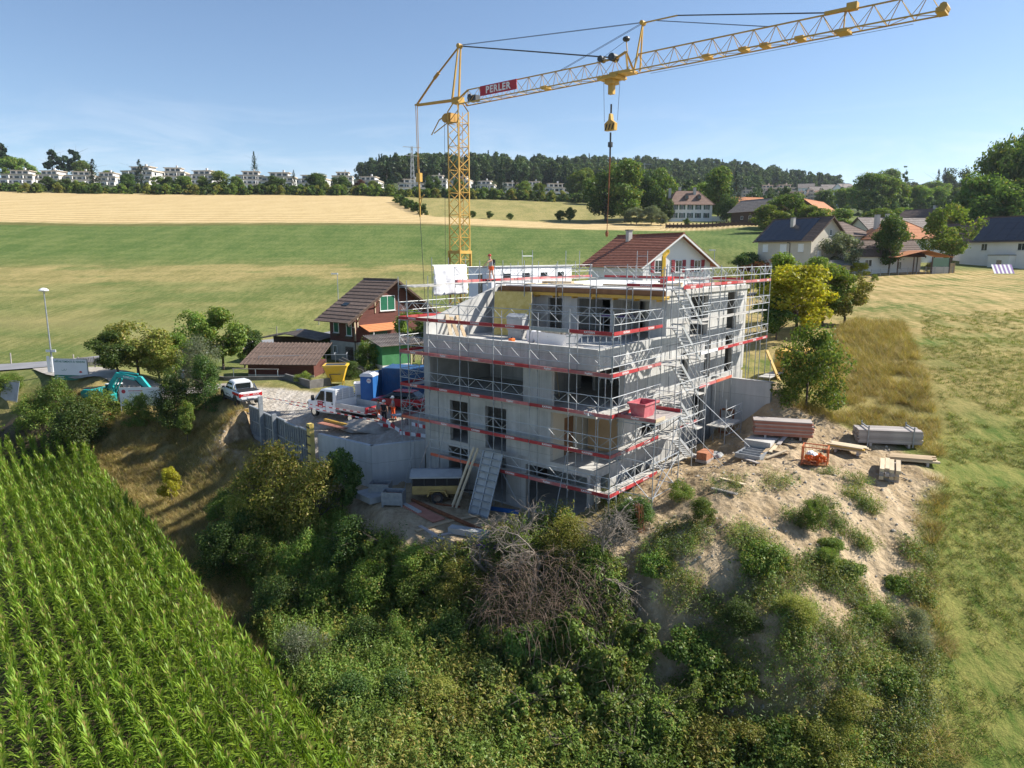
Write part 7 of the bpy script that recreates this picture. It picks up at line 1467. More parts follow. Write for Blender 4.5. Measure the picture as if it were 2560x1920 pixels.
# --- white pickup with red stripe
d_ = (-.63, .77); p = np.array([-22.6, 57.4, 0]); p[2] = gz(p[0], p[1]) + .05
PK = empty('pickup', p, heading(d_)); tag(PK, 'white double-cab pickup with red stripe and black bed cover', 'pickup')
body = loft([(-2.62, ring(.82, .62, 1.12)), (-2.5, ring(.9, .48, 1.18)), (-1.0, ring(.92, .42, 1.16)), (.9, ring(.92, .42, 1.12)), (1.7, ring(.9, .44, 1.08)), (2.35, ring(.84, .5, .98)), (2.62, ring(.7, .58, .86))], 'body', 'car_white', PK)
loft([(-.95, ring(.80, 1.1, 1.78, .1, .68)), (-.6, ring(.82, 1.08, 1.84, .1, .68)), (.35, ring(.82, 1.08, 1.84, .1, .66)), (1.25, ring(.82, 1.04, 1.14, .03, .76))], 'cab', 'car_white', PK)
for s in (-1, 1):
    MB().add([(.95, s * .838, 1.16), (.42, s * .775, 1.66), (-.05, s * .77, 1.68), (-.05, s * .843, 1.16)], [(0, 1, 2, 3)] if s < 0 else [(3, 2, 1, 0)]).build('side_window', 'glass_car', PK); MB().add([(-.1, s * .843, 1.16), (-.1, s * .77, 1.68), (-.62, s * .77, 1.66), (-.78, s * .843, 1.18)], [(0, 1, 2, 3)] if s < 0 else [(3, 2, 1, 0)]).build('side_window', 'glass_car', PK)
    MB().bb(-2.45, -1.0, s * .925 - .01, s * .925 + .01, .86, 1.08).build('red_stripe', 'car_red', PK); MB().bb(-1.3, 1.2, s * .95 - .08, s * .95 + .08, .36, .42).build('side_step', 'steel_dark', PK)
    for x in (-1.55, 1.55):
        wheel(PK, x, s * .80, .39, .26); a = MB()
        for k in range(9): t0, t1 = math.pi * k / 9, math.pi * (k + 1) / 9; a.bar((x + .46 * math.cos(t0), s * .93, .39 + .46 * math.sin(t0)), (x + .46 * math.cos(t1), s * .93, .39 + .46 * math.sin(t1)), .06, .05, up=(0, 1, 0))
        a.build('wheel_arch', 'black', PK)
    MB().bb(-2.63, -2.52, s * .84 - .07, s * .84 + .07, .78, 1.08).build('tail_light', 'lamp_red', PK); MB().path([Vector((-1.1, s * .82, 1.15)), Vector((-1.25, s * .76, 1.6)), Vector((-1.75, s * .8, 1.18))], .05, 6).build('roll_bar', 'chrome', PK); MB().bb(.95, 1.1, s * .98 - .1, s * .98 + .1, 1.12, 1.28).build('mirror', 'black', PK)
MB().bb(-.975, -.955, -.6, .6, 1.24, 1.66).build('rear_window', 'glass_car', PK); MB().add([(1.22, -.72, 1.14), (1.22, .72, 1.14), (.42, .6, 1.76), (.42, -.6, 1.76)], [(0, 1, 2, 3)]).build('windscreen', 'glass_car', PK)
MB().bb(-2.5, -1.0, -.8, .8, 1.16, 1.21).build('bed_cover', 'black', PK); ts = MB().bb(-2.645, -2.625, -.78, .78, .86, 1.04).build('red_stripe', 'car_red', PK); lettering('PERLER', .15, 'letter_white', ts, (-2.65, .35, .95), (rad(90), 0, rad(-90))); lettering('PERLER', .15, 'letter_white', ts, (-2.65, -.4, .95), (rad(90), 0, rad(-90)))
MB().bb(-2.72, -2.55, -.8, .8, .46, .62).build('rear_bumper', 'chrome', PK); MB().bb(-2.66, -2.64, -.26, .26, .66, .78).build('number_plate', 'sign_white', PK)
ps = MB().bb(-.1, .6, .94, .95, .55, .95); ps.v = [(x, y, z) for x, y, z in ps.v]
for k, (x, z) in enumerate([(.5, .62), (.2, .7), (-.1, .66), (-.35, .6), (.65, .75)]): MB().bar((x, .935, z), (x - .22, .935, z + .12 - .04 * k), .06, .012, up=(0, 1, 0)).build('door_print', 'steel_dark', PK)
# --- white crew-cab tipper truck
d_ = (-.815, .58); p = np.array([-12.75, 52.35, 0]); p[2] = gz(p[0], p[1]) + .03
TK = empty('flatbed_truck', p, heading(d_)); tag(TK, 'white crew-cab flatbed truck with aluminium sides and red tailboard', 'truck')
MB().bb(-3.3, 2.9, -.45, .45, .45, .65).build('chassis', 'black', TK)
loft([(3.25, ring(.78, .45, .95)), (3.05, ring(.95, .40, 1.22)), (2.35, ring(.98, .40, 1.38)), (1.55, ring(.99, .40, 2.2, .1, .9)), (1.2, ring(.99, .40, 2.3, .12, .88)), (.0, ring(.99, .45, 2.32, .12, .88)), (-.12, ring(.97, .5, 2.28, .12, .86))], 'cab', 'car_white', TK)
MB().add([(2.34, -.88, 1.42), (2.34, .88, 1.42), (1.58, .82, 2.16), (1.58, -.82, 2.16)], [(0, 1, 2, 3)]).build('windscreen', 'glass_car', TK); MB().bb(3.1, 3.28, -.8, .8, .4, .62).build('bumper', 'black', TK)
for s in (-1, 1):
    f_ = (lambda q: q) if s < 0 else (lambda q: q[::-1])
    MB().add(f_([(2.05, s * 1.0, 1.35), (1.5, s * .945, 2.08), (1.12, s * .945, 2.1), (1.08, s * 1.0, 1.35)]), [(0, 1, 2, 3)]).build('side_window', 'glass_car', TK); MB().add(f_([(.88, s * 1.0, 1.35), (.88, s * .945, 2.1), (.2, s * .945, 2.1), (.12, s * 1.0, 1.35)]), [(0, 1, 2, 3)]).build('side_window', 'glass_car', TK)
    MB().bb(.985, 1.0, s * .998 - .006, s * .998 + .006, .6, 2.0).build('door_gap', 'black', TK); MB().bb(1.1, 1.25, s * 1.01 - .01, s * 1.01 + .01, 1.18, 1.28).build('door_handle', 'black', TK); MB().bb(.1, .25, s * 1.01 - .01, s * 1.01 + .01, 1.18, 1.28).build('door_handle', 'black', TK); MB().bb(2.15, 2.3, s * 1.15 - .1, s * 1.15 + .1, 1.3, 1.7).build('mirror', 'black', TK); MB().bb(3.0, 3.12, s * .8 - .16, s * .8 + .16, .85, 1.08).build('headlight', 'glass', TK)
    for x in (2.35, -1.75): wheel(TK, x, s * (.85 if x > 0 else .82), .37, .24 if x > 0 else .4)
    MB().bb(-3.35, -.25, s * 1.0 - .03, s * 1.0 + .03, .95, 1.38).build('drop_side', 'alu', TK); MB().bb(-3.35, -.25, s * 1.035 - .01, s * 1.035 + .01, 1.13, 1.2).build('side_rib', 'alu', TK)
ds = MB().bb(1.25, 1.85, 1.0, 1.012, .82, 1.3).build('door_sign', 'banner_red', TK); lettering('PERLER', .15, 'letter_white', ds, (1.55, 1.016, 1.17), (rad(90), 0, rad(180)))
lettering('Constructions', .06, 'letter_white', ds, (1.55, 1.016, 1.03), (rad(90), 0, rad(180))) if False else None
lettering('perlerag.ch', .14, 'black', TK, (.5, 1.005, .95), (rad(90), 0, rad(180)))
MB().bb(-3.38, -.25, -1.0, 1.0, .84, .94).build('load_bed', 'alu', TK)
tl = MB().bb(-3.42, -3.37, -1.0, 1.0, .95, 1.38).build('tailboard', 'banner_red', TK); lettering('PERLER', .3, 'letter_white', tl, (-3.425, .25, 1.16), (rad(90), 0, rad(-90)), bold=.006)
hr_ = MB().bb(-.28, -.2, -1.0, 1.0, .94, 1.55)
for z in (1.7, 1.86, 2.02, 2.18, 2.34): hr_.bb(-.26, -.22, -1.0, 1.0, z - .025, z + .025)
for y in (-.98, -.33, .33, .98): hr_.bb(-.28, -.2, y - .03, y + .03, 1.5, 2.42)
hr_.build('headboard', 'white_paint', TK)
# --- cars
def small_car(name, label, p, rz, material, L_=4.2, h=1.48):
    e = empty(name, p, rz); tag(e, label, 'car'); k = L_ / 4.2
    loft([(-2.1 * k, ring(.7, .45, .9)), (-1.9 * k, ring(.84, .35, 1.0)), (0, ring(.87, .3, .95)), (1.3 * k, ring(.85, .32, .92)), (1.95 * k, ring(.76, .38, .78)), (2.1 * k, ring(.6, .45, .66))], 'body', material, e)
    loft([(-1.85 * k, ring(.72, .9, 1.05, .04, .66)), (-1.3 * k, ring(.76, .88, h - .04, .1, .58)), (-.3 * k, ring(.77, .86, h, .1, .58)), (.3 * k, ring(.77, .86, h - .06, .1, .58)), (1.15 * k, ring(.76, .82, .95, .03, .7))], 'cabin', 'glass_car', e)
    MB().bb(-1.3 * k, .25 * k, -.57, .57, h - .03, h + .012).build('roof', material, e)
    for s in (-1, 1):
        for x in (-1.3 * k, 1.3 * k): wheel(e, x, s * .77, .31, .2)
        MB().bb(-2.1 * k, -1.98 * k, s * .66 - .12, s * .66 + .12, .7, .86).build('tail_light', 'lamp_red', e)
    return e
p = on_ground(1000, 1022, 4.0); small_car('red_car', 'bright red car parked behind the workers and the scaffold', p + np.array([0, 0, .02]), rad(160), 'car_red', 4.6, 1.5)
p = on_ground(805, 868, 4.6); small_car('dark_car', 'dark blue car parked between the carport and the chalet', p, rad(118), 'car_dark'); p = on_ground(755, 850, 4.6); small_car('grey_car', 'grey-blue car parked beyond the weathered carport', p, rad(100), 'container_blue')
# --- excavator
p = at(268, 1004, 3.3); p[2] = gz(p[0], p[1]) + .05
EX = empty('excavator', p, rad(-12)); EX.scale = (.8, .8, .8); tag(EX, 'turquoise excavator with raised arm and red bucket on the lane', 'excavator')
for s in (-1, 1):
    MB().prism([(-1.9, .25), (-1.6, 0), (1.6, 0), (1.9, .25), (1.9, .55), (1.6, .8), (-1.6, .8), (-1.9, .55)], 'y', s * 1.05 - .25, s * 1.05 + .25).build('track', 'rubber', EX)
MB().bb(-.9, .9, -.8, .8, .55, .95).build('undercarriage', 'steel_dark', EX)
UP = empty('upper_carriage', (0, 0, .95), 0, EX)
ub = MB().prism([(-2.1, .15), (-2.25, .5), (-2.2, 1.15), (-1.9, 1.35), (-.3, 1.35), (-.2, .9), (1.3, .9), (1.3, 0), (-1.8, 0)], 'y', -1.2, 1.2).build('engine_housing', 'teal', UP); bevel(ub, .06)
MB().bb(-2.27, -1.2, -.9, .9, 1.36, 1.42).build('engine_grille', 'black', UP)
cabx = MB().prism([(.0, 0), (1.35, 0), (1.45, .8), (1.1, 1.75), (-.1, 1.75), (-.15, .4)], 'y', .15, 1.15).build('cab', 'glass_car', UP)
cf = MB()
for y in (.14, 1.16):
    for a, b in (((0, 0), (-.12, 1.75)), ((-.12, 1.75), (1.1, 1.75)), ((1.1, 1.75), (1.45, .8)), ((1.45, .8), (1.35, 0)), ((.55, 0), (.5, 1.75))): cf.bar((a[0], y, a[1]), (b[0], y, b[1]), .07)
cf.build('cab_frame', 'steel_dark', UP); MB().bb(-.2, 1.2, .1, 1.2, 1.75, 1.83).build('cab_roof', 'white_paint', UP)
bm = MB().prism([(1.0, .5), (1.3, .3), (1.2, 1.7), (1.9, 2.75), (4.6, 2.35), (4.7, 2.75), (1.8, 3.25), (.7, 1.9)], 'y', -.42, -.08); bo = bm.build('boom', 'teal', UP); bevel(bo, .03); lettering('KOBELCO', .3, 'letter_white', bo, (3.4, -.425, 2.75), (rad(90), rad(8), 0), bold=.006)
MB().prism([(4.2, 2.45), (4.5, 2.95), (4.9, 2.9), (6.6, .9), (6.35, .65), (4.6, 2.2)], 'y', -.40, -.10).build('arm', 'teal', UP)
MB().tube((1.2, .0, .9), (2.2, -.0, 2.5), .09, 8).tube((1.2, -.5, .9), (2.2, -.5, 2.5), .09, 8).build('boom_cylinder', 'teal', UP); MB().tube((2.2, -.25, 3.25), (4.5, -.25, 3.15), .09, 8).build('arm_cylinder', 'teal', UP)
MB().path([Vector((4.2, -.45, 2.5)), Vector((4.7, -.5, 2.1)), Vector((5.2, -.45, 1.7))], .04, 5).path([Vector((4.3, -.4, 2.5)), Vector((4.9, -.42, 1.8)), Vector((5.5, -.4, 1.5))], .04, 5).build('hose', 'black', UP)
MB().bar((6.4, -.25, .9), (6.7, -.25, .3), .2, .3).build('coupler', 'steel_dark', UP)
bk_ = empty('excavator_bucket', tuple(at(298, 992, 3.7)), rad(-40)); bk_.location.z = gz(bk_.location.x, bk_.location.y); tag(bk_, 'red digging bucket lying beside the turquoise excavator', 'bucket')
MB().prism([(-.7, 1.2), (-.9, .6), (-.6, .1), (0, 0), (.7, .25), (.65, .35), (0, .12), (-.5, .2), (-.78, .62), (-.6, 1.15)], 'y', -.7, .7).build('shell', 'bucket_red', bk_)
for y in (-.7, .7): MB().prism([(-.7, 1.2), (-.9, .6), (-.6, .1), (0, 0), (.7, .25), (.0, .9)], 'y', y - .03, y + .03).build('cheek', 'bucket_red', bk_)

# ------------------------------------------------------------------ street furniture by the lane
p = on_ground(134, 937, 3.8); lp = empty('street_lamp', p); tag(lp, 'tall grey street lamp beside the lane and the sale sign', 'lamp')
MB().tube((0, 0, -.2), (0, 0, 8.4), .085, 8, .05).build('post', 'galv', lp); MB().lathe([(.05, -.1), (.42, .02), (.45, .1), (.25, .28), (.05, .32)], (0, 0, 8.35), 14).build('lamp_head', 'sign_white', lp); MB().tube((0, 0, -.2), (0, 0, 1.8), .13, 8).build('sleeve', 'white_paint', lp); MB().bb(-.5, -.2, -.05, .0, .3, 1.9).build('box', 'white_paint', lp); MB().bb(-.5, .5, -.03, .03, 2.3, 2.55).build('street_sign', 'sign_white', lp)
for px, d, lab_ in ((841, 103, 'grey street lamp at the meadow edge behind the chalet'), (1786, 112, 'grey street lamp at the meadow edge beside the red-roofed house')):
    p = atd(px, 640, d); p[2] = gz(p[0], p[1]); l2 = empty('street_lamp', p); tag(l2, lab_, 'lamp'); MB().tube((0, 0, -.2), (0, 0, 8.0), .07, 6, .05).build('post', 'galv', l2); MB().bb(-.85, .1, -.12, .12, 7.98, 8.16).build('lamp_head', 'sign_white', l2)
p = on_ground(180, 952, 3.8); bb_ = empty('sale_sign', p, rad(-8)); tag(bb_, 'large white and green apartment sale sign beside the lane', 'sign')
MB().bb(-1.75, 1.75, -.03, .03, .55, 2.05).build('panel', 'sign_white', bb_); MB().bb(-1.75, 1.75, -.035, .035, .05, .55).build('green_band', 'sign_green', bb_)
for x in (-1.75, 1.75): MB().bar((x, .05, -.3), (x, .05, 2.08), .06).build('post', 'galv', bb_)
MB().bb(-1.78, 1.78, -.02, .05, 2.05, 2.1).build('top_rail', 'galv', bb_); lettering('APPARTEMENTS À VENDRE', .262, 'sign_green', bb_, (0, -.035, 1.82), (rad(90), 0, 0), bold=.004); lettering('APPARTEMENTS', .1, 'letter_white', bb_, (-1.2, -.04, .38), (rad(90), 0, 0)) if False else None
sq = MB().path([Vector((-.95, -.035, 1.02)), Vector((-.8, -.035, .95)), Vector((-.65, -.035, 1.05)), Vector((-.6, -.035, 1.15)), Vector((-.7, -.035, 1.0)), Vector((-.5, -.035, .98)), Vector((-.4, -.035, 1.15))], .012, 4); sq.build('arrow', 'sign_green', bb_)
MB().prism([(.85, .85), (1.0, .98), (1.15, .95), (1.2, .8), (1.0, .78)], 'y', -.04, -.03).build('leaf_mark', 'banner_red', bb_)
for z in (.38, .22): MB().bb(-1.55, -.65, -.042, -.036, z - .02, z + .02).build('print_line', 'letter_white', bb_); MB().bb(.2, 1.45, -.042, -.036, z - .02, z + .02).build('print_line', 'leaf_mark' if False else 'shutter_green', bb_)
p = on_ground(20, 1000, 2.4); sf = empty('site_fence', p, rad(-62)); tag(sf, 'leaning steel mesh site fence panel at the lane', 'fence'); sf.rotation_euler = (rad(-14), 0, rad(-25))
MB().bb(-1.3, 1.3, -.008, .008, .2, 2.0).build('mesh', 'tarp_grey', sf)
for a, b in (((-1.3, .1), (-1.3, 2.1)), ((1.3, .1), (1.3, 2.1)), ((-1.3, 2.1), (1.3, 2.1)), ((-1.3, .15), (1.3, .15))): MB().tube((a[0], 0, a[1]), (b[0], 0, b[1]), .025, 6).build('tube', 'galv', sf)
p = on_ground(355, 1022, 2.6); bn2 = empty('fence_banner', p, rad(3)); tag(bn2, 'white printed banner hanging on a fence below the excavator', 'banner')
MB().bb(-1.75, 1.75, -.01, .01, .3, 1.9).build('cloth', 'sign_white', bn2)
for x in (-1.75, 0, 1.75): MB().tube((x, .05, -.4), (x, .05, 2.0), .03, 6).build('post', 'galv', bn2)
MB().lathe([(.02, 0), (.17, 0), (.17, .01), (.02, .01)], (0, 0, 0), 14).build('emblem', 'banner_red', bn2, (-1.4, -.015, 1.55)).rotation_euler = (rad(90), 0, 0)
for k, (x, z, w) in enumerate([(-.4, 1.6, 1.2), (-.5, 1.42, .9), (-.8, 1.1, .7), (.9, 1.5, .5), (.3, .95, 1.0), (-1.0, .7, .8)]): MB().bb(x - w / 2, x + w / 2, -.016, -.011, z - .03, z + .03).build('print_line', 'tarp_grey' if k else 'banner_red', bn2)
p = on_ground(128, 1012, 2.6); po = empty('fence_post', p); tag(po, 'square steel fence post in the weeds before the sale sign', 'post'); MB().bb(-.07, .07, -.07, .07, -.3, 1.7).build('post', 'galv', po); MB().bb(-.1, .1, -.1, .1, 1.7, 1.74).build('cap', 'galv', po)
p = on_ground(238, 920, 4.1); rl = empty('wooden_railing', p, rad(8)); tag(rl, 'weathered wooden slat railing behind the sale sign', 'railing')
for x in (-1.5, 0, 1.5): MB().bar((x, 0, -.2), (x, 0, 1.1), .09).build('post', 'wood_grey', rl)
for k in range(22): MB().bb(-1.6 + k * .15, -1.51 + k * .15, -.02, .02, .25, 1.0).build('slat', 'wood_grey', rl)
for z in (.25, 1.0): MB().bar((-1.65, .03, z), (1.65, .03, z), .06).build('rail', 'wood_grey', rl)
for k, (px, py) in enumerate([(185, 915), (28, 910), (692, 838), (797, 812), (590, 855)]):
    p = on_ground(px, py, 4.6); q_ = MB().bar((0, 0, -.2), (.05, 0, 1.25), .09).build('fence_stake', 'wood_grey', None, p); tag(q_, 'thin wooden stake of the meadow fence along the lane', 'stake', 'meadow fence stakes')
# low garden wall, plot and trellis
g0, g1, g2 = on_ground(712, 950, 4.2), on_ground(775, 972, 4.1), on_ground(828, 965, 4.1)
poly_wall('garden_wall', [g0, g1, g2], 3.6, 5.0, .2, 'stone_dark', 'low dark garden wall around the vegetable plot behind the truck'); poly_wall('lane_wall', [on_ground(430, 938, 4.1), on_ground(560, 952, 4.1), g0], 3.6, 4.75, .2, 'stone_dark', 'long low stone wall along the lawn behind the pickup')
p = (g0 + g1 + g2) / 3 + np.array([1.5, 3.5, 0]); 
plant('shrub_mid', (g1[0] - 1.2, g1[1] + 2.2, 4.5), 1.0, 1.8, label='squash plant with broad leaves on the vegetable plot'); plant('shrub_mid', on_ground(770, 935, 4.4), 1.5, 3.0, label='row of bean plants before the brown shed'); plant('shrub_olive', on_ground(740, 935, 4.4), 1.2, 2.4, label='yellow-green plants below the shed trellis'); plant('shrub_olive', on_ground(940, 955, 4.2), 1.2, 1.6, label='dry feathery bush beside the green hut')
p = on_ground(760, 938, 4.3); tr_ = empty('garden_trellis', p, rad(10)); tag(tr_, 'light metal trellis frame standing in the vegetable garden', 'trellis')
for x in (-4.2, -2.2, -.2, 2.2, 4.2): MB().bar((x, 0, -.2), (x, 0, 2.0), .05).build('post', 'alu', tr_)
MB().bar((-4.2, 0, 2.0), (4.2, 0, 2.0), .05).build('rail', 'alu', tr_)
for x in (3.0, 4.2): MB().bar((x, 1.6, -.2), (x, 1.6, 2.0), .05).build('post', 'alu', tr_); MB().bar((x, 0, 2.0), (x, 1.6, 2.0), .05).build('rail', 'alu', tr_)
p = on_ground(640, 948, 4.2); gr_ = empty('garden_rail', p, rad(-4)); tag(gr_, 'single bar garden railing on white posts beside the shed', 'railing')
for x in (-2.2, 0, 2.2): MB().bar((x, 0, -.2), (x, 0, 1.0), .06).build('post', 'white_paint', gr_)
MB().bar((-2.3, 0, 1.0), (2.3, 0, 1.0), .07).build('rail', 'wood_grey', gr_)

# ------------------------------------------------------------------ yard equipment
p = on_ground(842, 962, 4.2); ho = empty('concrete_hopper', p, rad(5)); tag(ho, 'bright yellow concrete hopper standing behind the truck', 'hopper')
MB().add([(-1.05, -.8, 1.9), (1.05, -.8, 1.9), (1.05, .8, 1.9), (-1.05, .8, 1.9), (-.6, -.5, .35), (.6, -.5, .35), (.6, .5, .35), (-.6, .5, .35)], [(0, 4, 5, 1), (1, 5, 6, 2), (2, 6, 7, 3), (3, 7, 4, 0), (4, 7, 6, 5)]).build('shell', 'hopper_yellow', ho); MB().bb(-1.1, 1.1, -.85, .85, 1.75, 1.92).build('rim', 'hopper_yellow', ho); MB().bb(-.9, .9, -.65, .65, 1.88, 1.93).build('opening', 'steel_dark', ho)
for x in (-.6, .6):
    for y in (-.5, .5): MB().bar((x, y, -.1), (x, y, .6), .09).build('leg', 'hopper_yellow', ho)
MB().bar((-.5, -.72, 1.1), (.5, -.72, 1.1), .05).bar((-.5, -.72, 1.1), (-.35, -.62, .5), .05).build('lever', 'steel_dark', ho)
p = at(932, 1000, 4.0) + np.array([-.3, 0, 0]); p[2] = gz(p[0], p[1]); wc = empty('portable_toilet', (p[0], p[1] + .3, p[2]), rad(-12)); tag(wc, 'blue portable toilet with white domed roof beside the container', 'toilet')
MB().bb(-.56, .56, -.58, .58, .05, 2.05).build('cabin', 'plastic_blue', wc); MB().bb(-.46, .46, -.60, -.58, .15, 1.95).build('door', 'plastic_blue', wc); dm = MB()
dm.prism([(-.6, 2.05), (.6, 2.05), (.58, 2.2), (.3, 2.36), (-.3, 2.36), (-.58, 2.2)], 'y', -.62, .62); dm.build('roof', 'sheet_white', wc)
for y in (-.45, -.15, .15, .45): MB().prism([(-.62, 2.06), (.62, 2.06), (.60, 2.23), (.31, 2.39), (-.31, 2.39), (-.60, 2.23)], 'y', y - .025, y + .025).build('roof_rib', 'tarp_grey', wc)
sg = MB().lathe([(.01, 0), (.2, 0), (.2, .008), (.01, .008)], (0, 0, 0), 16).build('sticker', 'sign_white', wc, (.22, -.602, 1.72)); sg.rotation_euler = (rad(90), 0, 0); lettering('WC', .17, 'banner_red', wc, (.22, -.615, 1.72), (rad(90), 0, 0), bold=.004)
MB().bb(-.575, -.56, -.4, .4, 1.0, 1.9).build('side_vent', 'tarp_grey', wc)
q0 = np.array([p[0] + 4.2, p[1] + 1.6]); cn = empty('container', (q0[0], q0[1], gz(*q0)), rad(-12)); tag(cn, 'dark blue steel shipping container beside the portable toilet', 'container')
MB().bb(-3.0, 3.0, -1.18, 1.18, .1, 2.5).build('body', 'container_blue', cn)
for k in range(30): MB().bb(-2.9 + k * .2, -2.8 + k * .2, -1.215, -1.18, .25, 2.35).build('corrugation', 'container_blue', cn)
for x in (-3, 3):
    for y in (-1.2, 1.2): MB().bar((x, y, 0), (x, y, 2.6), .12).build('corner_post', 'container_blue', cn)
MB().bb(-3.02, 3.02, -1.2, 1.2, 2.5, 2.58).build('roof', 'container_blue', cn); MB().bar((-3.05, -1.25, .1), (-3.5, -2.2, .1), .02) ; MB().bb(-.55, .55, -.03, .03, .15, 2.4).build('open_door', 'container_blue', cn, (-3.4, -1.5, 0), rad(60))
p = on_ground(905, 985, 4.1); tb_ = empty('white_tub', p, rad(8)); tag(tb_, 'white plastic tub standing beside the portable toilet', 'tub'); MB().add([(-.6, -.5, 1.0), (.6, -.5, 1.0), (.6, .5, 1.0), (-.6, .5, 1.0), (-.45, -.38, 0), (.45, -.38, 0), (.45, .38, 0), (-.45, .38, 0)], [(0, 4, 5, 1), (1, 5, 6, 2), (2, 6, 7, 3), (3, 7, 4, 0), (4, 7, 6, 5)]).build('shell', 'sheet_white', tb_); MB().bb(-.65, .65, -.55, -.47, .95, 1.05).bb(-.65, .65, .47, .55, .95, 1.05).bb(-.65, -.57, -.5, .5, .95, 1.05).bb(.57, .65, -.5, .5, .95, 1.05).build('rim', 'sheet_white', tb_)
def striped(name, label, a, b, w, h, n, cat='barrier', group=None, r=None):
    """red and white plank or tape from a to b"""
    a, b = Vector(a), Vector(b); e = empty(name, a); tag(e, label, cat, group); d = (b - a) / n
    for k in range(n): MB().bar(d * k, d * (k + 1), w, h).build('stripe', 'stripe_red' if k % 2 else 'stripe_white', e)
    return e
A_ = lambda px, py, z: at(px, py, z)
striped('barrier_plank', 'red and white barrier plank sloping down beside the workers', A_(945, 1038, 4.9), A_(1010, 1085, 4.05), .05, .24, 6); striped('barrier_plank', 'red and white barrier plank on the edge of the yard wall', A_(1000, 1082, 4.15), A_(1066, 1090, 4.3), .05, .24, 5); striped('barrier_plank', 'red and white barrier plank lying beneath the scaffold', A_(1030, 1060, 4.4), A_(1066, 1068, 4.5), .05, .24, 4); striped('barrier_plank', 'short red and white barrier plank under the sloping one', A_(944, 1060, 4.3), A_(985, 1068, 4.2), .05, .22, 3)
striped('warning_tape', 'upper red and white tape stretched past the truck', A_(781, 1012, 5.0), A_(938, 1037, 5.0), .015, .07, 18, 'tape'); striped('warning_tape', 'lower red and white tape stretched past the truck', A_(715, 1008, 5.0), A_(945, 1053, 4.7), .015, .07, 26, 'tape'); striped('warning_tape', 'red and white tape across the yard beyond the formwork', A_(660, 994, 4.9), A_(783, 1012, 5.0), .015, .06, 16, 'tape')
def board(name, label, a, b, w, h, m='wood', cat='plank', group=None):
    o = MB().bar((0, 0, 0), Vector(b) - Vector(a), w, h).build(name, m, None, a); tag(o, label, cat, group); return o
board('yellow_beam', 'yellow formwork beam lying on the gravel before the truck', at(812, 1050, 4.15), at(868, 1063, 4.15), .2, .2, 'beam_yellow', 'beam'); board('plywood_sheet', 'plywood sheet under the yellow beam on the gravel', at(803, 1056, 4.05), at(868, 1070, 4.05), .7, .06, 'ply_red', 'board'); board('wooden_beam', 'orange beam on a stake beside the pickup', at(572, 1038, 4.0), at(628, 1024, 4.3), .06, .26, 'beam_yellow', 'beam')
p = on_ground(1000, 1062, 4.0); tbl = empty('site_table', p, rad(20)); tag(tbl, 'small site table with a paper plan beside the scaffold', 'table'); MB().bb(-.55, .55, -.35, .35, .72, .77).build('table_top', 'tarp_grey', tbl)
for x in (-.5, .5):
    for y in (-.3, .3): MB().bar((x, y, 0), (x, y, .72), .05).build('leg', 'steel_dark', tbl)
pa = MB().bb(-.3, .3, -.2, .2, 0, .006).build('paper_plan', 'sign_white', None, (p[0], p[1], p[2] + .775), rad(30)); tag(pa, 'white paper plan lying on the site table', 'paper')
# gravel heap
hp_ = at(905, 1078, 4.0); rg = np.random.default_rng(5); V_ = []; n1, n2 = 22, 10
for j in range(n2):
    for i in range(n1): r = 1 - j / (n2 - 1); a = 6.283 * i / n1; k_ = 1 + .25 * rg.normal() * r * .5; V_.append((2.6 * r * math.cos(a) * k_, 1.5 * r * math.sin(a) * k_, .75 * (1 - r ** 1.5) + .05 * rg.normal() * (j > 0) - .1))
F_ = [(j * n1 + i, j * n1 + (i + 1) % n1, (j + 1) * n1 + (i + 1) % n1, (j + 1) * n1 + i) for j in range(n2 - 1) for i in range(n1)]
o = obj('gravel_heap', npmesh('gravel_heap', np.array(V_), np.array(F_), 'gravel', True), None, (hp_[0], hp_[1] + 1.5, gz(hp_[0], hp_[1] + 1.5)), rad(-20)); tag(o, 'low heap of grey gravel behind the yard wall', 'gravel heap')

# ------------------------------------------------------------------ pit floor: trailer, bins, leaning panels, debris
p = on_ground(1092, 1245, 2.1); p[2] = 2.1; TRL = empty('trailer', p, rad(2)); tag(TRL, 'old tan two-wheeled trailer with grey tarpaulin lid', 'trailer')
MB().bb(-1.35, 1.35, -.75, .75, .5, 1.0).build('tub', 'trailer_tan', TRL); bevel(TRL.children[-1], .03); MB().bb(-1.3, 1.3, -.7, .7, 1.0, 1.5).build('load_frame', 'black', TRL)
for x in np.linspace(-1.3, 1.3, 5): MB().bar((x, -.72, 1.0), (x, -.72, 1.55), .05).build('stake', 'steel_dark', TRL)
MB().prism([(-.9, 1.5), (.9, 1.5), (.9, 1.58), (0, 1.78), (-.9, 1.58)], 'x', -1.45, 1.5).build('lid', 'tarp_grey', TRL)
for s in (-1, 1): wheel(TRL, 0.1, s * .85, .34, .2); MB().prism([(-.5, .45), (-.35, .8), (.55, .8), (.7, .45), (.62, .45), (.5, .74), (-.3, .74), (-.42, .45)], 'y', s * .85 - .14, s * .85 + .14).build('mudguard', 'trailer_tan', TRL)
MB().bar((1.3, 0, .5), (2.4, 0, .45), .08).build('drawbar', 'steel_dark', TRL)
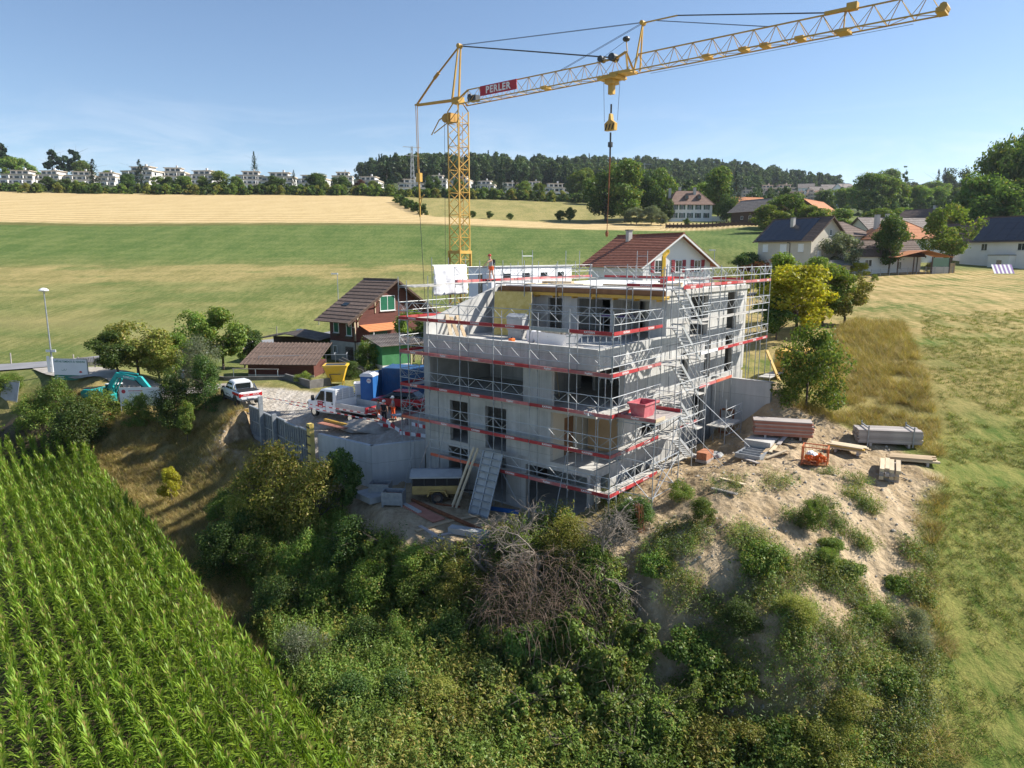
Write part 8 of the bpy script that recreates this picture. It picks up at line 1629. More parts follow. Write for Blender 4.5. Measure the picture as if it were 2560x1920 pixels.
def bin_(px, py, lab_):
    p = on_ground(px, py, 2.1); e = empty('steel_bin', p, rad(-6)); tag(e, lab_, 'bin')
    for a in ((-.6, .6, -.42, -.39), (-.6, .6, .39, .42), (-.6, -.57, -.39, .39), (.57, .6, -.39, .39)):
        MB().bb(*a, .12, .85).build('side', 'galv', e)
        for z in (.3, .48, .66): MB().bb(a[0] - .01, a[1] + .01, a[2] - .01, a[3] + .01, z, z + .05).build('rib', 'galv', e)
    MB().bb(-.58, .58, -.4, .4, .12, .6).build('contents', 'rust', e)
    for x in (-.55, .55): MB().bb(x - .05, x + .05, -.4, .4, -.05, .12).build('foot', 'galv', e)
bin_(985, 1262, 'grey ribbed steel bin full of rusty parts before the retaining wall'); bin_(952, 1240, 'grey ribbed steel bin behind another bin at the retaining wall corner')
def leaning(name, label, a, b, width_dir, w, m, cat, rungs=0, frame=None, fs_=1):
    """flat panel standing from foot a to top b"""
    a, b = Vector(a), Vector(b); wd_ = Vector(width_dir).normalized() * w; e = empty(name, a); tag(e, label, cat); d = b - a; n = d.cross(wd_).normalized() * .04
    MB().add([(0, 0, 0), wd_, wd_ + d, d, n, wd_ + n, wd_ + d + n, d + n], MB.BF).build('face', m, e)
    if frame:
        f = MB()
        for k in (0, .5, 1): f.bar(wd_ * k - n * .8 * fs_, wd_ * k + d - n * .8 * fs_, .07)
        f.build('stile', frame, e)
        for k in range(rungs + 1): MB().bar(d * (k / rungs) - n * 1.2 * fs_, d * (k / rungs) + wd_ - n * 1.2 * fs_, .07).build('rib', frame, e)
    return e
leaning('steel_shutter', 'long grey steel shutter panel leaning against the scaffold', tuple(P(-1.35, 8.0, 2.1)), tuple(P(-.05, 8.0, 5.35)), tuple(-LV), 1.35, 'tarp_grey', 'shutter', 9, 'galv')
for k in range(2): board('leaning_plank', 'pale plank leaning on the scaffold beside the steel shutter', P(-1.3, 9.35 - .3 * k, 2.1), P(-.08, 8.75 - .3 * k, 5.4), .16, .08, 'wood_pale', group='pale leaning planks')
board('wooden_ladder', 'rough wooden ladder rail leaning in the wall corner', P(-.4, 13.5, 2.1), P(.6, 13.0, 4.9), .07, .07, 'wood_grey', 'ladder')
def deb(px, py, dx, dy, w, h, m, lab_, cat, name):
    a = on_ground(px, py, 2.0); b = on_ground(px + dx, py + dy, 2.0); a[2] += h / 2 + .03; b[2] += h / 2 + .03; board(name, lab_, a, b, w, h, m, cat)
deb(1018, 1262, 80, 42, .8, .05, 'ply_red', 'broad plywood sheet lying before the steel bins', 'board', 'plywood_sheet'); deb(985, 1250, 65, 35, .22, .12, 'alu', 'aluminium profile beside the broad plywood sheet', 'beam', 'metal_profile'); deb(1030, 1254, 190, 84, .14, .16, 'rust', 'long rusty steel beam lying across the pit floor', 'beam', 'steel_beam'); deb(1090, 1262, 60, 8, .12, .08, 'rust', 'short rusty steel piece by the trailer', 'beam', 'steel_piece'); deb(1125, 1330, 105, 18, .5, .3, 'tarp_grey', 'grey wrapped bundle of profiles on the pit floor', 'bundle', 'wrapped_bundle'); deb(1050, 1318, 58, 34, .2, .07, 'wood_grey', 'grey plank lying at the thicket edge of the pit', 'plank', 'plank'); deb(1040, 1330, 110, -32, .22, .06, 'wood', 'brown plank crossing the pit floor diagonally', 'plank', 'plank'); deb(1080, 1345, 100, -20, .2, .06, 'wood_grey', 'weathered plank beside the wrapped bundle', 'plank', 'plank'); deb(1250, 1310, 90, 34, .3, .1, 'beam_yellow', 'yellow formwork beam lying below the garage opening', 'beam', 'yellow_beam'); deb(1228, 1276, 70, 10, .18, .18, 'plastic_blue', 'blue plastic pipe lying before the garage opening', 'pipe', 'plastic_pipe'); deb(1150, 1300, 60, -12, .25, .05, 'wood', 'brown board near the leaning shutter', 'plank', 'plank'); deb(1290, 1330, 60, 30, .25, .06, 'wood_grey', 'grey board under the dead tree', 'plank', 'plank'); deb(940, 1225, 60, 30, .18, .1, 'alu', 'thin grey profile leaning beside the bins', 'beam', 'metal_profile'); deb(905, 1240, 40, 18, 1.0, .35, 'tarp_grey', 'stack of grey shutter panels by the retaining wall', 'stack', 'shutter_stack')
p = on_ground(1222, 1395, 1.8); bx_ = empty('plywood_box', p, rad(-15)); tag(bx_, 'open plywood box of purple offcuts at the thicket edge', 'box')
for a in ((-.8, .8, -.5, -.46), (-.8, .8, .46, .5), (-.8, -.76, -.46, .46), (.76, .8, -.46, .46)): MB().bb(*a, 0, .6).build('side', 'ply_tan', bx_)
rg = np.random.default_rng(8); cn_ = MB()
for k in range(26): cn_.bar((rg.uniform(-.7, .7), rg.uniform(-.4, .4), .3), (rg.uniform(-.7, .7), rg.uniform(-.4, .4), .72), .08)
cn_.build('offcuts', 'purple', bx_)
rb_ = empty('rebar_bundle', on_ground(1180, 1375, 1.9), rad(-40)); tag(rb_, 'bundle of rusty reinforcing bars beside the plywood box', 'rebar')
for k in range(14): MB().tube((-1.1 + rg.normal() * .1, rg.normal() * .16, .06 + .02 * (k % 4)), (1.1 + rg.normal() * .1, rg.normal() * .16, .06 + .02 * (k % 4)), .014, 5).build('bar', 'rust', rb_)
rb2 = empty('rebar_bundle', on_ground(1602, 1330, 3.6), rad(80)); tag(rb2, 'upright sheaf of rusty bars on the mound by the outrigger', 'rebar')
for k in range(14): MB().tube((rg.normal() * .12, rg.normal() * .1, 0), (rg.normal() * .12, rg.normal() * .1 + .15, 1.35), .014, 5).build('bar', 'rust', rb2)
tp = MB(); rg2 = np.random.default_rng(2)
def crumple(name, label, p, sx, sy, h, m):
    n = 9; V_ = [(sx * (i / (n - 1) - .5), sy * (j / (n - 1) - .5), h * rg2.random() * (0 < i < n - 1 and 0 < j < n - 1) + .02) for j in range(n) for i in range(n)]; F_ = [(j * n + i, j * n + i + 1, (j + 1) * n + i + 1, (j + 1) * n + i) for j in range(n - 1) for i in range(n - 1)]
    o = obj(name, npmesh(name, np.array(V_), np.array(F_), m), None, p, rg2.uniform(0, 6)); tag(o, label, 'sheet')
crumple('plastic_sheet', 'crumpled white plastic sheet on the mound below the platform', on_ground(1575, 1258, 3.9), 1.1, .5, .2, 'sheet_white')
# ------------------------------------------------------------------ goods on the mound
def stack(name, label, px, py, z0, rz, layers, L_, w, m, cat='stack', hgt=.05, jit=.04, feet=True, per=1):
    p = on_ground(px, py, z0); e = empty(name, p, rz); tag(e, label, cat); z = .12 if feet else .02
    if feet:
        for x in (-L_ * .3, L_ * .3): MB().bb(x - .06, x + .06, -w / 2, w / 2, -.1, .12).build('bearer', 'wood_grey', e)
    rr_ = np.random.default_rng(int(px)); me_ = {}
    for k in range(layers):
        mm = m[k % len(m)] if isinstance(m, (list, tuple)) else m
        for j in range(per):
            wj = w / per; key = (mm, per); me_.setdefault(key, MB().bb(-L_ / 2, L_ / 2, -wj / 2 + .008, wj / 2 - .008, 0, hgt - .006).mesh('board', mm))
            obj('board', me_[key], e, (rr_.normal() * jit, -w / 2 + wj * (j + .5) + rr_.normal() * jit * .2, z))
        z += hgt
    return e
stack('panel_stack', 'stack of reddish shuttering boards on the mound beside the retaining wall', 1955, 1090, 5.2, rad(-16), 16, 3.2, 1.0, ['ply_red', 'ply_red', 'ply_red', 'wood_grey'], hgt=.055)
for k, (px, py, lab_) in enumerate([(1905, 1118, 'grey slab-like formwork table on the mound beside the red board stack'), (1880, 1142, 'grey formwork frame with open bays in front of the formwork table')]):
    p = on_ground(px, py, 5.1); e = empty('formwork_table', p, rad(52)); tag(e, lab_, 'formwork')
    if k == 0: MB().bb(-.9, .9, -.75, .75, .25, .55).build('panel', 'slab', e); MB().bb(-.9, .9, -.75, .75, .05, .25).build('frame', 'galv', e)
    else:
        for a in ((-.8, .8, -.7, -.62), (-.8, .8, .62, .7), (-.8, -.72, -.62, .62), (.72, .8, -.62, .62), (-.3, -.25, -.62, .62), (.25, .3, -.62, .62)): MB().bb(*a, .05, .3).build('frame_bar', 'galv', e)
        MB().bb(-.7, .7, -.6, .6, .0, .05).build('panel', 'wood_grey', e)
rr_ = np.random.default_rng(77)
for k, (px, py, dx, dy) in enumerate([(1905, 1140, 35, -35), (1925, 1135, 28, -30), (1945, 1118, 20, -22), (1950, 1108, 40, 12), (1915, 1150, 50, -18), (1850, 1150, 45, 16), (1935, 1128, 35, 8), (1800, 1200, 62, 18), (1780, 1228, 62, 16)]):
    a = on_ground(px, py, 5.1); b = on_ground(px + dx, py + dy, 5.1); a[2] += .06 + .05 * (k % 3); b[2] += .08 + .05 * (k % 3); board('loose_plank', 'loose timber plank lying on the bare top of the mound', a, b, .2, .06, ['wood', 'wood_pale', 'wood_grey'][k % 3], group='loose planks on the mound')
st_ = stack('scaffold_board_stack', 'tall stack of grey scaffold boards at the edge of the tall grass', 2215, 1108, 5.4, rad(-10), 9, 3.4, 1.25, 'wood_grey', hgt=.085, per=4, jit=.03)
for x in (-1.2, 1.2): MB().bar((x, -.66, -.05), (x, -.66, 1.15), .06).bar((x, .66, -.05), (x, .66, 1.15), .06).bar((x, -.66, 1.0), (x, .66, 1.0), .06).build('rack_post', 'galv', st_)
stack('timber_stack', 'stack of pale squared timbers standing on the mound edge', 2222, 1190, 5.0, rad(62), 3, 2.2, .9, ['wood_pale', 'wood_grey'], hgt=.18, per=4, jit=.12); stack('timber_stack', 'low spread of timber offcuts beside the squared timbers', 2280, 1155, 5.0, rad(-18), 2, 2.2, .9, ['wood_pale', 'wood'], hgt=.1, per=4, jit=.12); stack('board_pile', 'small pile of yellow and brown boards behind the orange crate', 2120, 1128, 5.2, rad(-40), 4, 1.9, .7, ['wood_pale', 'wood', 'beam_yellow'], hgt=.06, per=3, jit=.1)
p = on_ground(2036, 1162, 5.05); oc = empty('mesh_crate', p, rad(-28)); tag(oc, 'orange steel crate heaped with orange clamps and plastic on the mound', 'crate')
for x in (-.62, .62):
    for y in (-.42, .42): MB().bar((x, y, 0), (x, y, 1.05), .06).build('post', 'crate_orange', oc)
for z in (.12, 1.02):
    for a, b in (((-.62, -.42), (.62, -.42)), ((.62, -.42), (.62, .42)), ((.62, .42), (-.62, .42)), ((-.62, .42), (-.62, -.42))): MB().bar((*a, z), (*b, z), .05).build('rail', 'crate_orange', oc)
ms = MB()
for k in range(7):
    t = -.62 + 1.24 * (k + .5) / 7; ms.bar((t, -.42, .12), (t, -.42, .75), .015).bar((t, .42, .12), (t, .42, 1.0), .015)
for k in range(5):
    t = -.42 + .84 * (k + .5) / 5; ms.bar((-.62, t, .12), (-.62, t, 1.0), .015).bar((.62, t, .12), (.62, t, 1.0), .015)
ms.build('mesh', 'crate_orange', oc); MB().bb(-.62, .62, -.42, .42, .06, .12).build('floor', 'rust', oc)
for k in range(46):
    a = rr_.uniform(-.5, .5), rr_.uniform(-.33, .33), .2 + .4 * rr_.random(); c = MB().lathe([(.05, -.06), (.1, 0), (.06, .07)], (0, 0, 0), 7).build('clamp', 'orange', oc, a); c.rotation_euler = (rr_.uniform(0, 3), rr_.uniform(0, 3), 0)
crumple('plastic_bag', 'pale plastic bag lying on the orange clamps in the crate', (p[0] - .25, p[1] - .15, p[2] + .62), .5, .4, .18, 'sheet_white')
p = on_ground(1762, 1150, 4.6); bp_ = empty('brick_pallet', p, BROT); tag(bp_, 'small pallet of red bricks at the foot of the scaffold stair', 'bricks'); bm_ = MB().bb(0, .24, 0, .115, 0, .065).mesh('brick', 'brick_red')
for l in range(6):
    for i in range(4):
        for j in range(5): obj('brick', bm_, bp_, (-.5 + i * .25, -.3 + j * .122, .12 + l * .07))
MB().bb(-.55, .55, -.35, .35, -.05, .11).build('pallet', 'wood_grey', bp_); crumple('tarpaulin', 'grey crumpled tarpaulin beside the brick pallet', on_ground(1785, 1140, 4.7), 1.2, .7, .25, 'tarp_grey')
p = on_ground(1828, 1085, 5.0); mr_ = empty('frame_rack', p, BROT + rad(10)); tag(mr_, 'rusty scaffold frames leaning together beside the retaining wall', 'frames')
for k in range(5): MB().path([Vector((k * .12, 0, 0)), Vector((k * .12 + .15, 0, 1.5)), Vector((k * .12 + .15, .8, 1.5)), Vector((k * .12, .8, 0)), Vector((k * .12, 0, 0))], .025, 5).build('frame', 'rust', mr_)
# yellow shutter boxes behind the far corner
p = P(24.0, -1.6); p[2] = gz(p[0], p[1]); ys = empty('yellow_shutter_stack', p, BROT); tag(ys, 'large stack of yellow shuttering panels behind the far building corner', 'stack')
for k in range(3): MB().bb(-1.5, 1.5, -1.3, 1.3, .1 + k * .62, .66 + k * .62).build('panel_box', 'beam_yellow', ys)
for k in range(2): MB().bb(-1.5, 1.5, -1.32, -1.30, .1 + k * .62, .2 + k * .62).build('rib', 'wood', ys)
board('leaning_plank', 'pair of yellow planks leaning at the far scaffold end', P(20.5, -1.6, 7.0), P(21.3, -.1, 9.4), .2, .1, 'beam_yellow')
# ------------------------------------------------------------------ terrace and roof equipment
def on_bld(u, v, z): return P(u, v, z)
leaning('wall_shutter', 'big yellow-backed shutter panel leaning on the sloping terrace wall', tuple(P(5.6, 12.0, 11.06)), tuple(P(6.4, 12.6, 13.75)), tuple(RV * .35 - LV), 2.5, 'ply_yellow', 'shutter', 5, 'alu', -2.2)
e = empty('site_box', P(5.0, 9.6, 11.06), BROT + rad(15)); e.scale = (.85, .85, .72); tag(e, 'grey metal site box standing on stacked blocks on the terrace', 'box'); MB().bb(-.6, .6, -.6, .6, .75, 1.85).build('body', 'tarp_grey', e); MB().prism([(-.65, 1.85), (.65, 1.85), (0, 2.1)], 'y', -.65, .65).build('lid', 'galv', e)
for k in range(3): MB().bb(-.6, .6, -.5, .5, .02 + k * .24, .25 + k * .24).build('block_course', 'stone_block', e)
e = empty('white_trough', P(3.6, 5.8, 11.06), BROT + rad(80)); tag(e, 'long white skip filled with rubble on the terrace', 'skip'); MB().add([(-1.5, -.7, .75), (1.5, -.7, .75), (1.5, .7, .75), (-1.5, .7, .75), (-1.0, -.5, 0), (1.0, -.5, 0), (1.0, .5, 0), (-1.0, .5, 0)], [(0, 4, 5, 1), (1, 5, 6, 2), (2, 6, 7, 3), (3, 7, 4, 0), (4, 7, 6, 5)]).build('shell', 'sheet_white', e); rb3 = MB()
for k in range(40): rb3.box((rr_.uniform(-1.1, 1.1), rr_.uniform(-.5, .5), .55 + .25 * rr_.random()), (.25, .2, .15), rr_.uniform(0, 3))
rb3.build('rubble', 'stone_loose', e)
for k, (u, v) in enumerate([(3.4, 7.4), (3.8, 7.0)]):
    e = MB().lathe([(.2, 0), (.27, .1), (.3, .75), (.28, .76)], (0, 0, 0), 12).build('white_bucket', 'sheet_white', None, P(u, v, 11.06)); e.rotation_euler = (.25 * (k + 1), .1, 0); e.location.z += .1; tag(e, 'tilted white plastic barrel on the terrace beside the skip', 'barrel', 'white barrels on the terrace')
e = empty('canister', P(1.9, 7.6, 11.06), BROT); tag(e, 'orange plastic canister on the terrace behind the parapet', 'canister'); bevel(MB().bb(-.17, .17, -.13, .13, 0, .42).build('body', 'orange', e), .05); MB().tube((0, 0, .42), (0, 0, .48), .04, 8).build('cap', 'black', e)
e = empty('aluminium_ladder', P(2.6, 4.4, 11.35), BROT); tag(e, 'aluminium ladder lying on its side on the terrace', 'ladder')
for z in (0, .4): MB().bar((0, 0, z), (1.4, -2.6, z + .15), .06).build('stile', 'alu', e)
for k in range(9): q_ = (k + .5) / 9; MB().bar((1.4 * q_, -2.6 * q_, .15 * q_), (1.4 * q_, -2.6 * q_, .4 + .15 * q_), .04).build('rung', 'alu', e)
e = stack('profile_pile', 'pile of pale metal profiles on the terrace corner', 1440, 870, 11.1, BROT, 3, 2.2, 1.2, ['alu', 'sheet_white', 'galv'], hgt=.06, per=6, jit=.12, feet=False); e.location = P(2.3, 2.6, 11.06)
for k, (u, v, du, dz_) in enumerate([(2.3, 12.6, 1.2, 2.2), (2.7, 12.4, 1.1, 1.9), (3.2, 12.3, 1.2, 2.0)]): board('leaning_plank', 'timber plank leaning on the sloping terrace wall', P(u, v, 11.1), P(u + du * .4, 13.4, 11.1 + dz_ * .62), .22, .05, 'wood' if k else 'wood_pale', group='planks on the terrace wall')
e = empty('red_tub', P(1.5, -.9, 8.32), BROT); tag(e, 'faded red mortar tub on the loading platform of the scaffold', 'tub'); MB().add([(-.65, -.45, .7), (.65, -.45, .7), (.65, .45, .7), (-.65, .45, .7), (-.48, -.33, 0), (.48, -.33, 0), (.48, .33, 0), (-.48, .33, 0)], [(0, 4, 5, 1), (1, 5, 6, 2), (2, 6, 7, 3), (3, 7, 4, 0), (4, 7, 6, 5)]).build('shell', 'tub_red', e); MB().bb(-.7, .7, -.5, -.43, .64, .72).bb(-.7, .7, .43, .5, .64, .72).bb(-.7, -.63, -.43, .43, .64, .72).bb(.63, .7, -.43, .43, .64, .72).build('rim', 'tub_red', e)
crumple('plastic_sheet', 'crumpled pale sheet on the corner deck of the scaffold', P(.35, 1.3, 8.3), 1.1, .5, .2, 'tarp_grey')
e = empty('stepladder', P(3.0, 5.6, 8.1), BROT); tag(e, 'wooden stepladder in the open corner room', 'ladder')
for s in (0, .5):
    MB().bar((0, s, 0), (.35, s, 1.9), .05).build('stile', 'wood_pale', e); MB().bar((.75, s, 0), (.35, s, 1.9), .05).build('stile', 'wood_pale', e)
for k in range(6): MB().bar((.05 + k * .055, 0, .25 + k * .3), (.05 + k * .055, .5, .25 + k * .3), .05).build('rung', 'wood_pale', e)
for u, v, z in ((2.2, 3.0, 5.15), (1.9, 2.0, 5.15), (2.6, 1.9, 8.1)):
    e = empty('steel_prop', P(u, v, z)); tag(e, 'steel floor prop standing in the open corner room', 'prop', 'steel props in the corner rooms'); MB().tube((0, 0, 0), (0, 0, 1.6), .032, 8).build('outer_tube', 'galv', e); MB().tube((0, 0, 1.6), (0, 0, 2.72), .024, 8).build('inner_tube', 'galv', e); MB().bb(-.07, .07, -.07, .07, 0, .01).build('foot', 'galv', e)
e = empty('prop_frame', P(9.4, 4.6, 11.06), BROT); tag(e, 'purple-tied trestle standing inside the attic opening', 'trestle')
for x in (0, .9):
    for y in (0, 1.6): MB().bar((x, y, 0), (x, y, 1.3), .05).build('leg', 'galv', e)
MB().bb(-.1, 1.0, -.1, 1.7, 1.25, 1.3).build('board', 'purple', e)
for k in range(6):
    e = empty('steel_prop', P(9.6 + .8 * (k % 3), 2.4 + 2.0 * (k // 3) + .3 * k, 11.06)); tag(e, 'steel prop carrying the fresh roof slab of the attic', 'prop', 'steel props under the roof slab'); MB().tube((0, 0, 0), (0, 0, 1.5), .032, 6).build('outer_tube', 'galv', e); MB().tube((0, 0, 1.5), (0, 0, 2.6), .024, 6).build('inner_tube', 'galv', e)
# roof: pump arm, boards, hose, sheeting
pm = empty('concrete_pump_arm', P(18.6, 6.8, 14.12), BROT + rad(40)); pm.scale = (.78, .78, .78); tag(pm, 'yellow bent pump arm standing on the roof slab', 'pump arm'); bevel(MB().prism([(-.22, 0), (.22, 0), (.18, 2.4), (.05, 2.62), (-1.5, 3.0), (-1.55, 2.7), (-.18, 2.3)], 'y', -.14, .14).build('arm', 'hopper_yellow', pm), .03); MB().bb(-.4, .4, -.4, .4, -.0, .12).build('foot', 'steel_dark', pm); MB().tube((.1, .2, .2), (-.1, .2, 2.4), .04, 6).build('cylinder', 'steel_dark', pm)
e = empty('red_case', P(16.0, 5.2, 14.13), BROT); tag(e, 'red tool case on the white roof', 'case'); bevel(MB().bb(-.5, .5, -.3, .3, 0, .5).build('body', 'car_red', e), .03); MB().bb(-.12, .12, -.32, -.3, .3, .36).build('handle', 'black', e)
hs_ = []
for k in range(60): t = k / 59 * 12.5; hs_.append(Vector((9.4 + .9 * math.cos(t) * (1 - k / 120) + k * .01, 12.2 - k * .028 + .5 * math.sin(t), 14.16)))
hse = empty('yellow_hose', P(0, 0, 0), BROT); tag(hse, 'coiled yellow hose lying on the roof edge above the terrace', 'hose'); MB().path(hs_, .028, 5).build('coil', 'hopper_yellow', hse)
for k, (u, v, lu, lv, m_) in enumerate([(10.5, 9.5, .8, 2.6, 'wood_pale'), (12.0, 11.5, .6, 2.2, 'wood'), (14.5, 4.0, 2.6, .9, 'roof_board'), (17.0, 3.0, 3.0, 1.0, 'tarp_grey'), (12.5, 3.4, .5, 1.8, 'wood_pale'), (13.4, 3.0, 1.6, .3, 'wood'), (11.0, 6.0, .3, 2.4, 'wood')]): o = MB().bb(-lu / 2, lu / 2, -lv / 2, lv / 2, 0, .1 + .05 * (k % 3)).build('roof_material', m_, None, P(u, v, 14.125), BROT + .2 * (k % 3)); tag(o, ['pale board bundle', 'brown board bundle', 'white insulation pack', 'grey membrane pack', 'short pale board', 'short brown board', 'long brown board'][k] + ' lying on the white flat roof', 'boards')
n = 14; V_ = []; rg2 = np.random.default_rng(6)
for j in range(n):
    for i in range(n): V_.append((3.3 * i / (n - 1), .035 * rg2.normal() + .06 * math.sin(i * 1.3 + j * .4), -2.0 + 2.0 * j / (n - 1)))
F_ = [(j * n + i, j * n + i + 1, (j + 1) * n + i + 1, (j + 1) * n + i) for j in range(n - 1) for i in range(n - 1)]
o = obj('scaffold_sheeting', npmesh('scaffold_sheeting', np.array(V_), np.array(F_), 'sheet_white', True), None, P(4.9, 16.6, 15.4), BROT); tag(o, 'crumpled white plastic sheeting hung on the scaffold by the crane mast', 'sheeting'); sm = o.modifiers.new('thickness', 'SOLIDIFY'); sm.thickness = .015
for u in (4.9, 6.5, 8.2): pole(u, 16.75, 3.8, 15.9)
MB().tube((4.9, 16.75, 15.4), (8.2, 16.75, 15.4), .022, 5).build('ledger', 'galv', SC); MB().tube((4.9, 16.75, 13.6), (8.2, 16.75, 13.6), .022, 5).build('ledger', 'galv', SC)

# ------------------------------------------------------------------ power line masts, villa fence, garden fence
def lattice_mast(px, d, h, label, w=2.6):
    p = atd(px, 640, d); p[2] = gz(p[0], p[1]); e = empty('lattice_mast', p, .4); tag(e, label, 'mast'); b = MB(); 
    for x in (-1, 1):
        for y in (-1, 1): MB().bar((x * w / 2, y * w / 2, -1), (x * .35, y * .35, h), .16).build('leg', 'alu', e)
    n = 9
    for k in range(n):
        a0, a1 = w / 2 + (.35 - w / 2) * k / n, w / 2 + (.35 - w / 2) * (k + 1) / n; z0, z1 = h * k / n, h * (k + 1) / n
        for s in (-1, 1): b.bar((-a0, s * a0, z0), (a1, s * a1, z1), .1).bar((a0, s * a0, z0), (-a1, s * a1, z1), .1).bar((s * a0, -a0, z0), (s * a1, a1, z1), .1)
    b.build('bracing', 'alu', e); MB().bar((-5, 0, h - .5), (5, 0, h - .5), .3).bar((-3.5, 0, h - 5), (3.5, 0, h - 5), .3).build('cross_arm', 'alu', e)
lattice_mast(1036, 405, 26, 'pale lattice power mast before the far flats')
def tmast(px, py, d, h, label):
    p = atd(px, py, d); e = empty('power_pole', (p[0], p[1], p[2] - h)); tag(e, label, 'mast'); MB().tube((0, 0, 0), (0, 0, h), .35, 6, .22).build('pole', 'tarp_grey', e); MB().bar((-5.5, 0, h - 1), (5.5, 0, h - 1), .4).bar((-3.5, 0, h - 6), (3.5, 0, h - 6), .35).build('cross_arm', 'tarp_grey', e)
tmast(1612, 407, 560, 34, 'grey power pole with cross arms rising from the wood'); tmast(2108, 456, 640, 18, 'power pole with cross arms behind the skyline houses'); tmast(2268, 446, 620, 22, 'tall power pole beside the poplar'); tmast(2180, 450, 640, 16, 'small power pole in the skyline trees')
vf0, vf1 = atd(1665, 562, 258), atd(1890, 560, 252); vf = empty('villa_fence', (vf0[0], vf0[1], 0)); tag(vf, 'long dark post fence below the villa lawn', 'fence')
for k in range(24):
    q_ = vf0 + (vf1 - vf0) * k / 23; z = gz(q_[0], q_[1]); MB().bar((q_[0] - vf0[0], q_[1] - vf0[1], z - .5), (q_[0] - vf0[0], q_[1] - vf0[1], z + 1.7), .35).build('post', 'clad_dark', vf)
    if k: qp = vf0 + (vf1 - vf0) * (k - 1) / 23; zp = gz(qp[0], qp[1]); MB().bar((qp[0] - vf0[0], qp[1] - vf0[1], zp + .7), (q_[0] - vf0[0], q_[1] - vf0[1], z + .7), .15, 1.1).build('panel', 'clad_dark', vf)
gf0, gf1 = atd(2085, 695, 134), atd(2380, 690, 137); gf = empty('garden_fence', (gf0[0], gf0[1], 0)); tag(gf, 'grey wire garden fence along the mown field', 'fence')
for k in range(14):
    q_ = gf0 + (gf1 - gf0) * k / 13; z = gz(q_[0], q_[1]); MB().bar((q_[0] - gf0[0], q_[1] - gf0[1], z - .3), (q_[0] - gf0[0], q_[1] - gf0[1], z + 1.4), .07).build('post', 'galv', gf)
    if k:
        qp = gf0 + (gf1 - gf0) * (k - 1) / 13; zp = gz(qp[0], qp[1])
        for h_ in (.3, .6, .9, 1.2): MB().bar((qp[0] - gf0[0], qp[1] - gf0[1], zp + h_), (q_[0] - gf0[0], q_[1] - gf0[1], z + h_), .03).build('wire', 'galv', gf)
p = atd(2355, 690, 138); p[2] = gz(p[0], p[1]); bs_ = empty('garden_screen', p, rad(4)); tag(bs_, 'brown wooden screen beside the veranda', 'screen')
for k in range(16): MB().bb(-2.4 + k * .3, -2.12 + k * .3, -.02, .02, -.2, 1.9).build('slat', 'wood', bs_)
for x in (-2.4, 0, 2.4): MB().bar((x, .06, -.3), (x, .06, 2.0), .1).build('post', 'wood', bs_)
p = atd(2512, 690, 137); p[2] = gz(p[0], p[1]); sw = empty('striped_awning', p, rad(5)); tag(sw, 'lilac striped sun cover leaning by the white solar house', 'awning')
for k in range(10): MB().add([(-2.2 + k * .42, 0, 0), (-1.8 + k * .42, 0, 0), (-1.9 + k * .42, 1.0, 1.7), (-2.3 + k * .42, 1.0, 1.7)], [(0, 1, 2, 3)]).build('cloth_stripe', 'purple' if k % 2 else 'sheet_white', sw)
p = atd(2178, 640, 150); p[2] = gz(p[0], p[1]) + 2.6; o = MB().add([(-2.5, 0, 0), (2.5, 0, .2), (0.5, .5, 2.2)], [(0, 1, 2)]).build('sun_sail', 'sheet_white', None, p); tag(o, 'white triangular sun sail before the hipped house', 'sun sail')

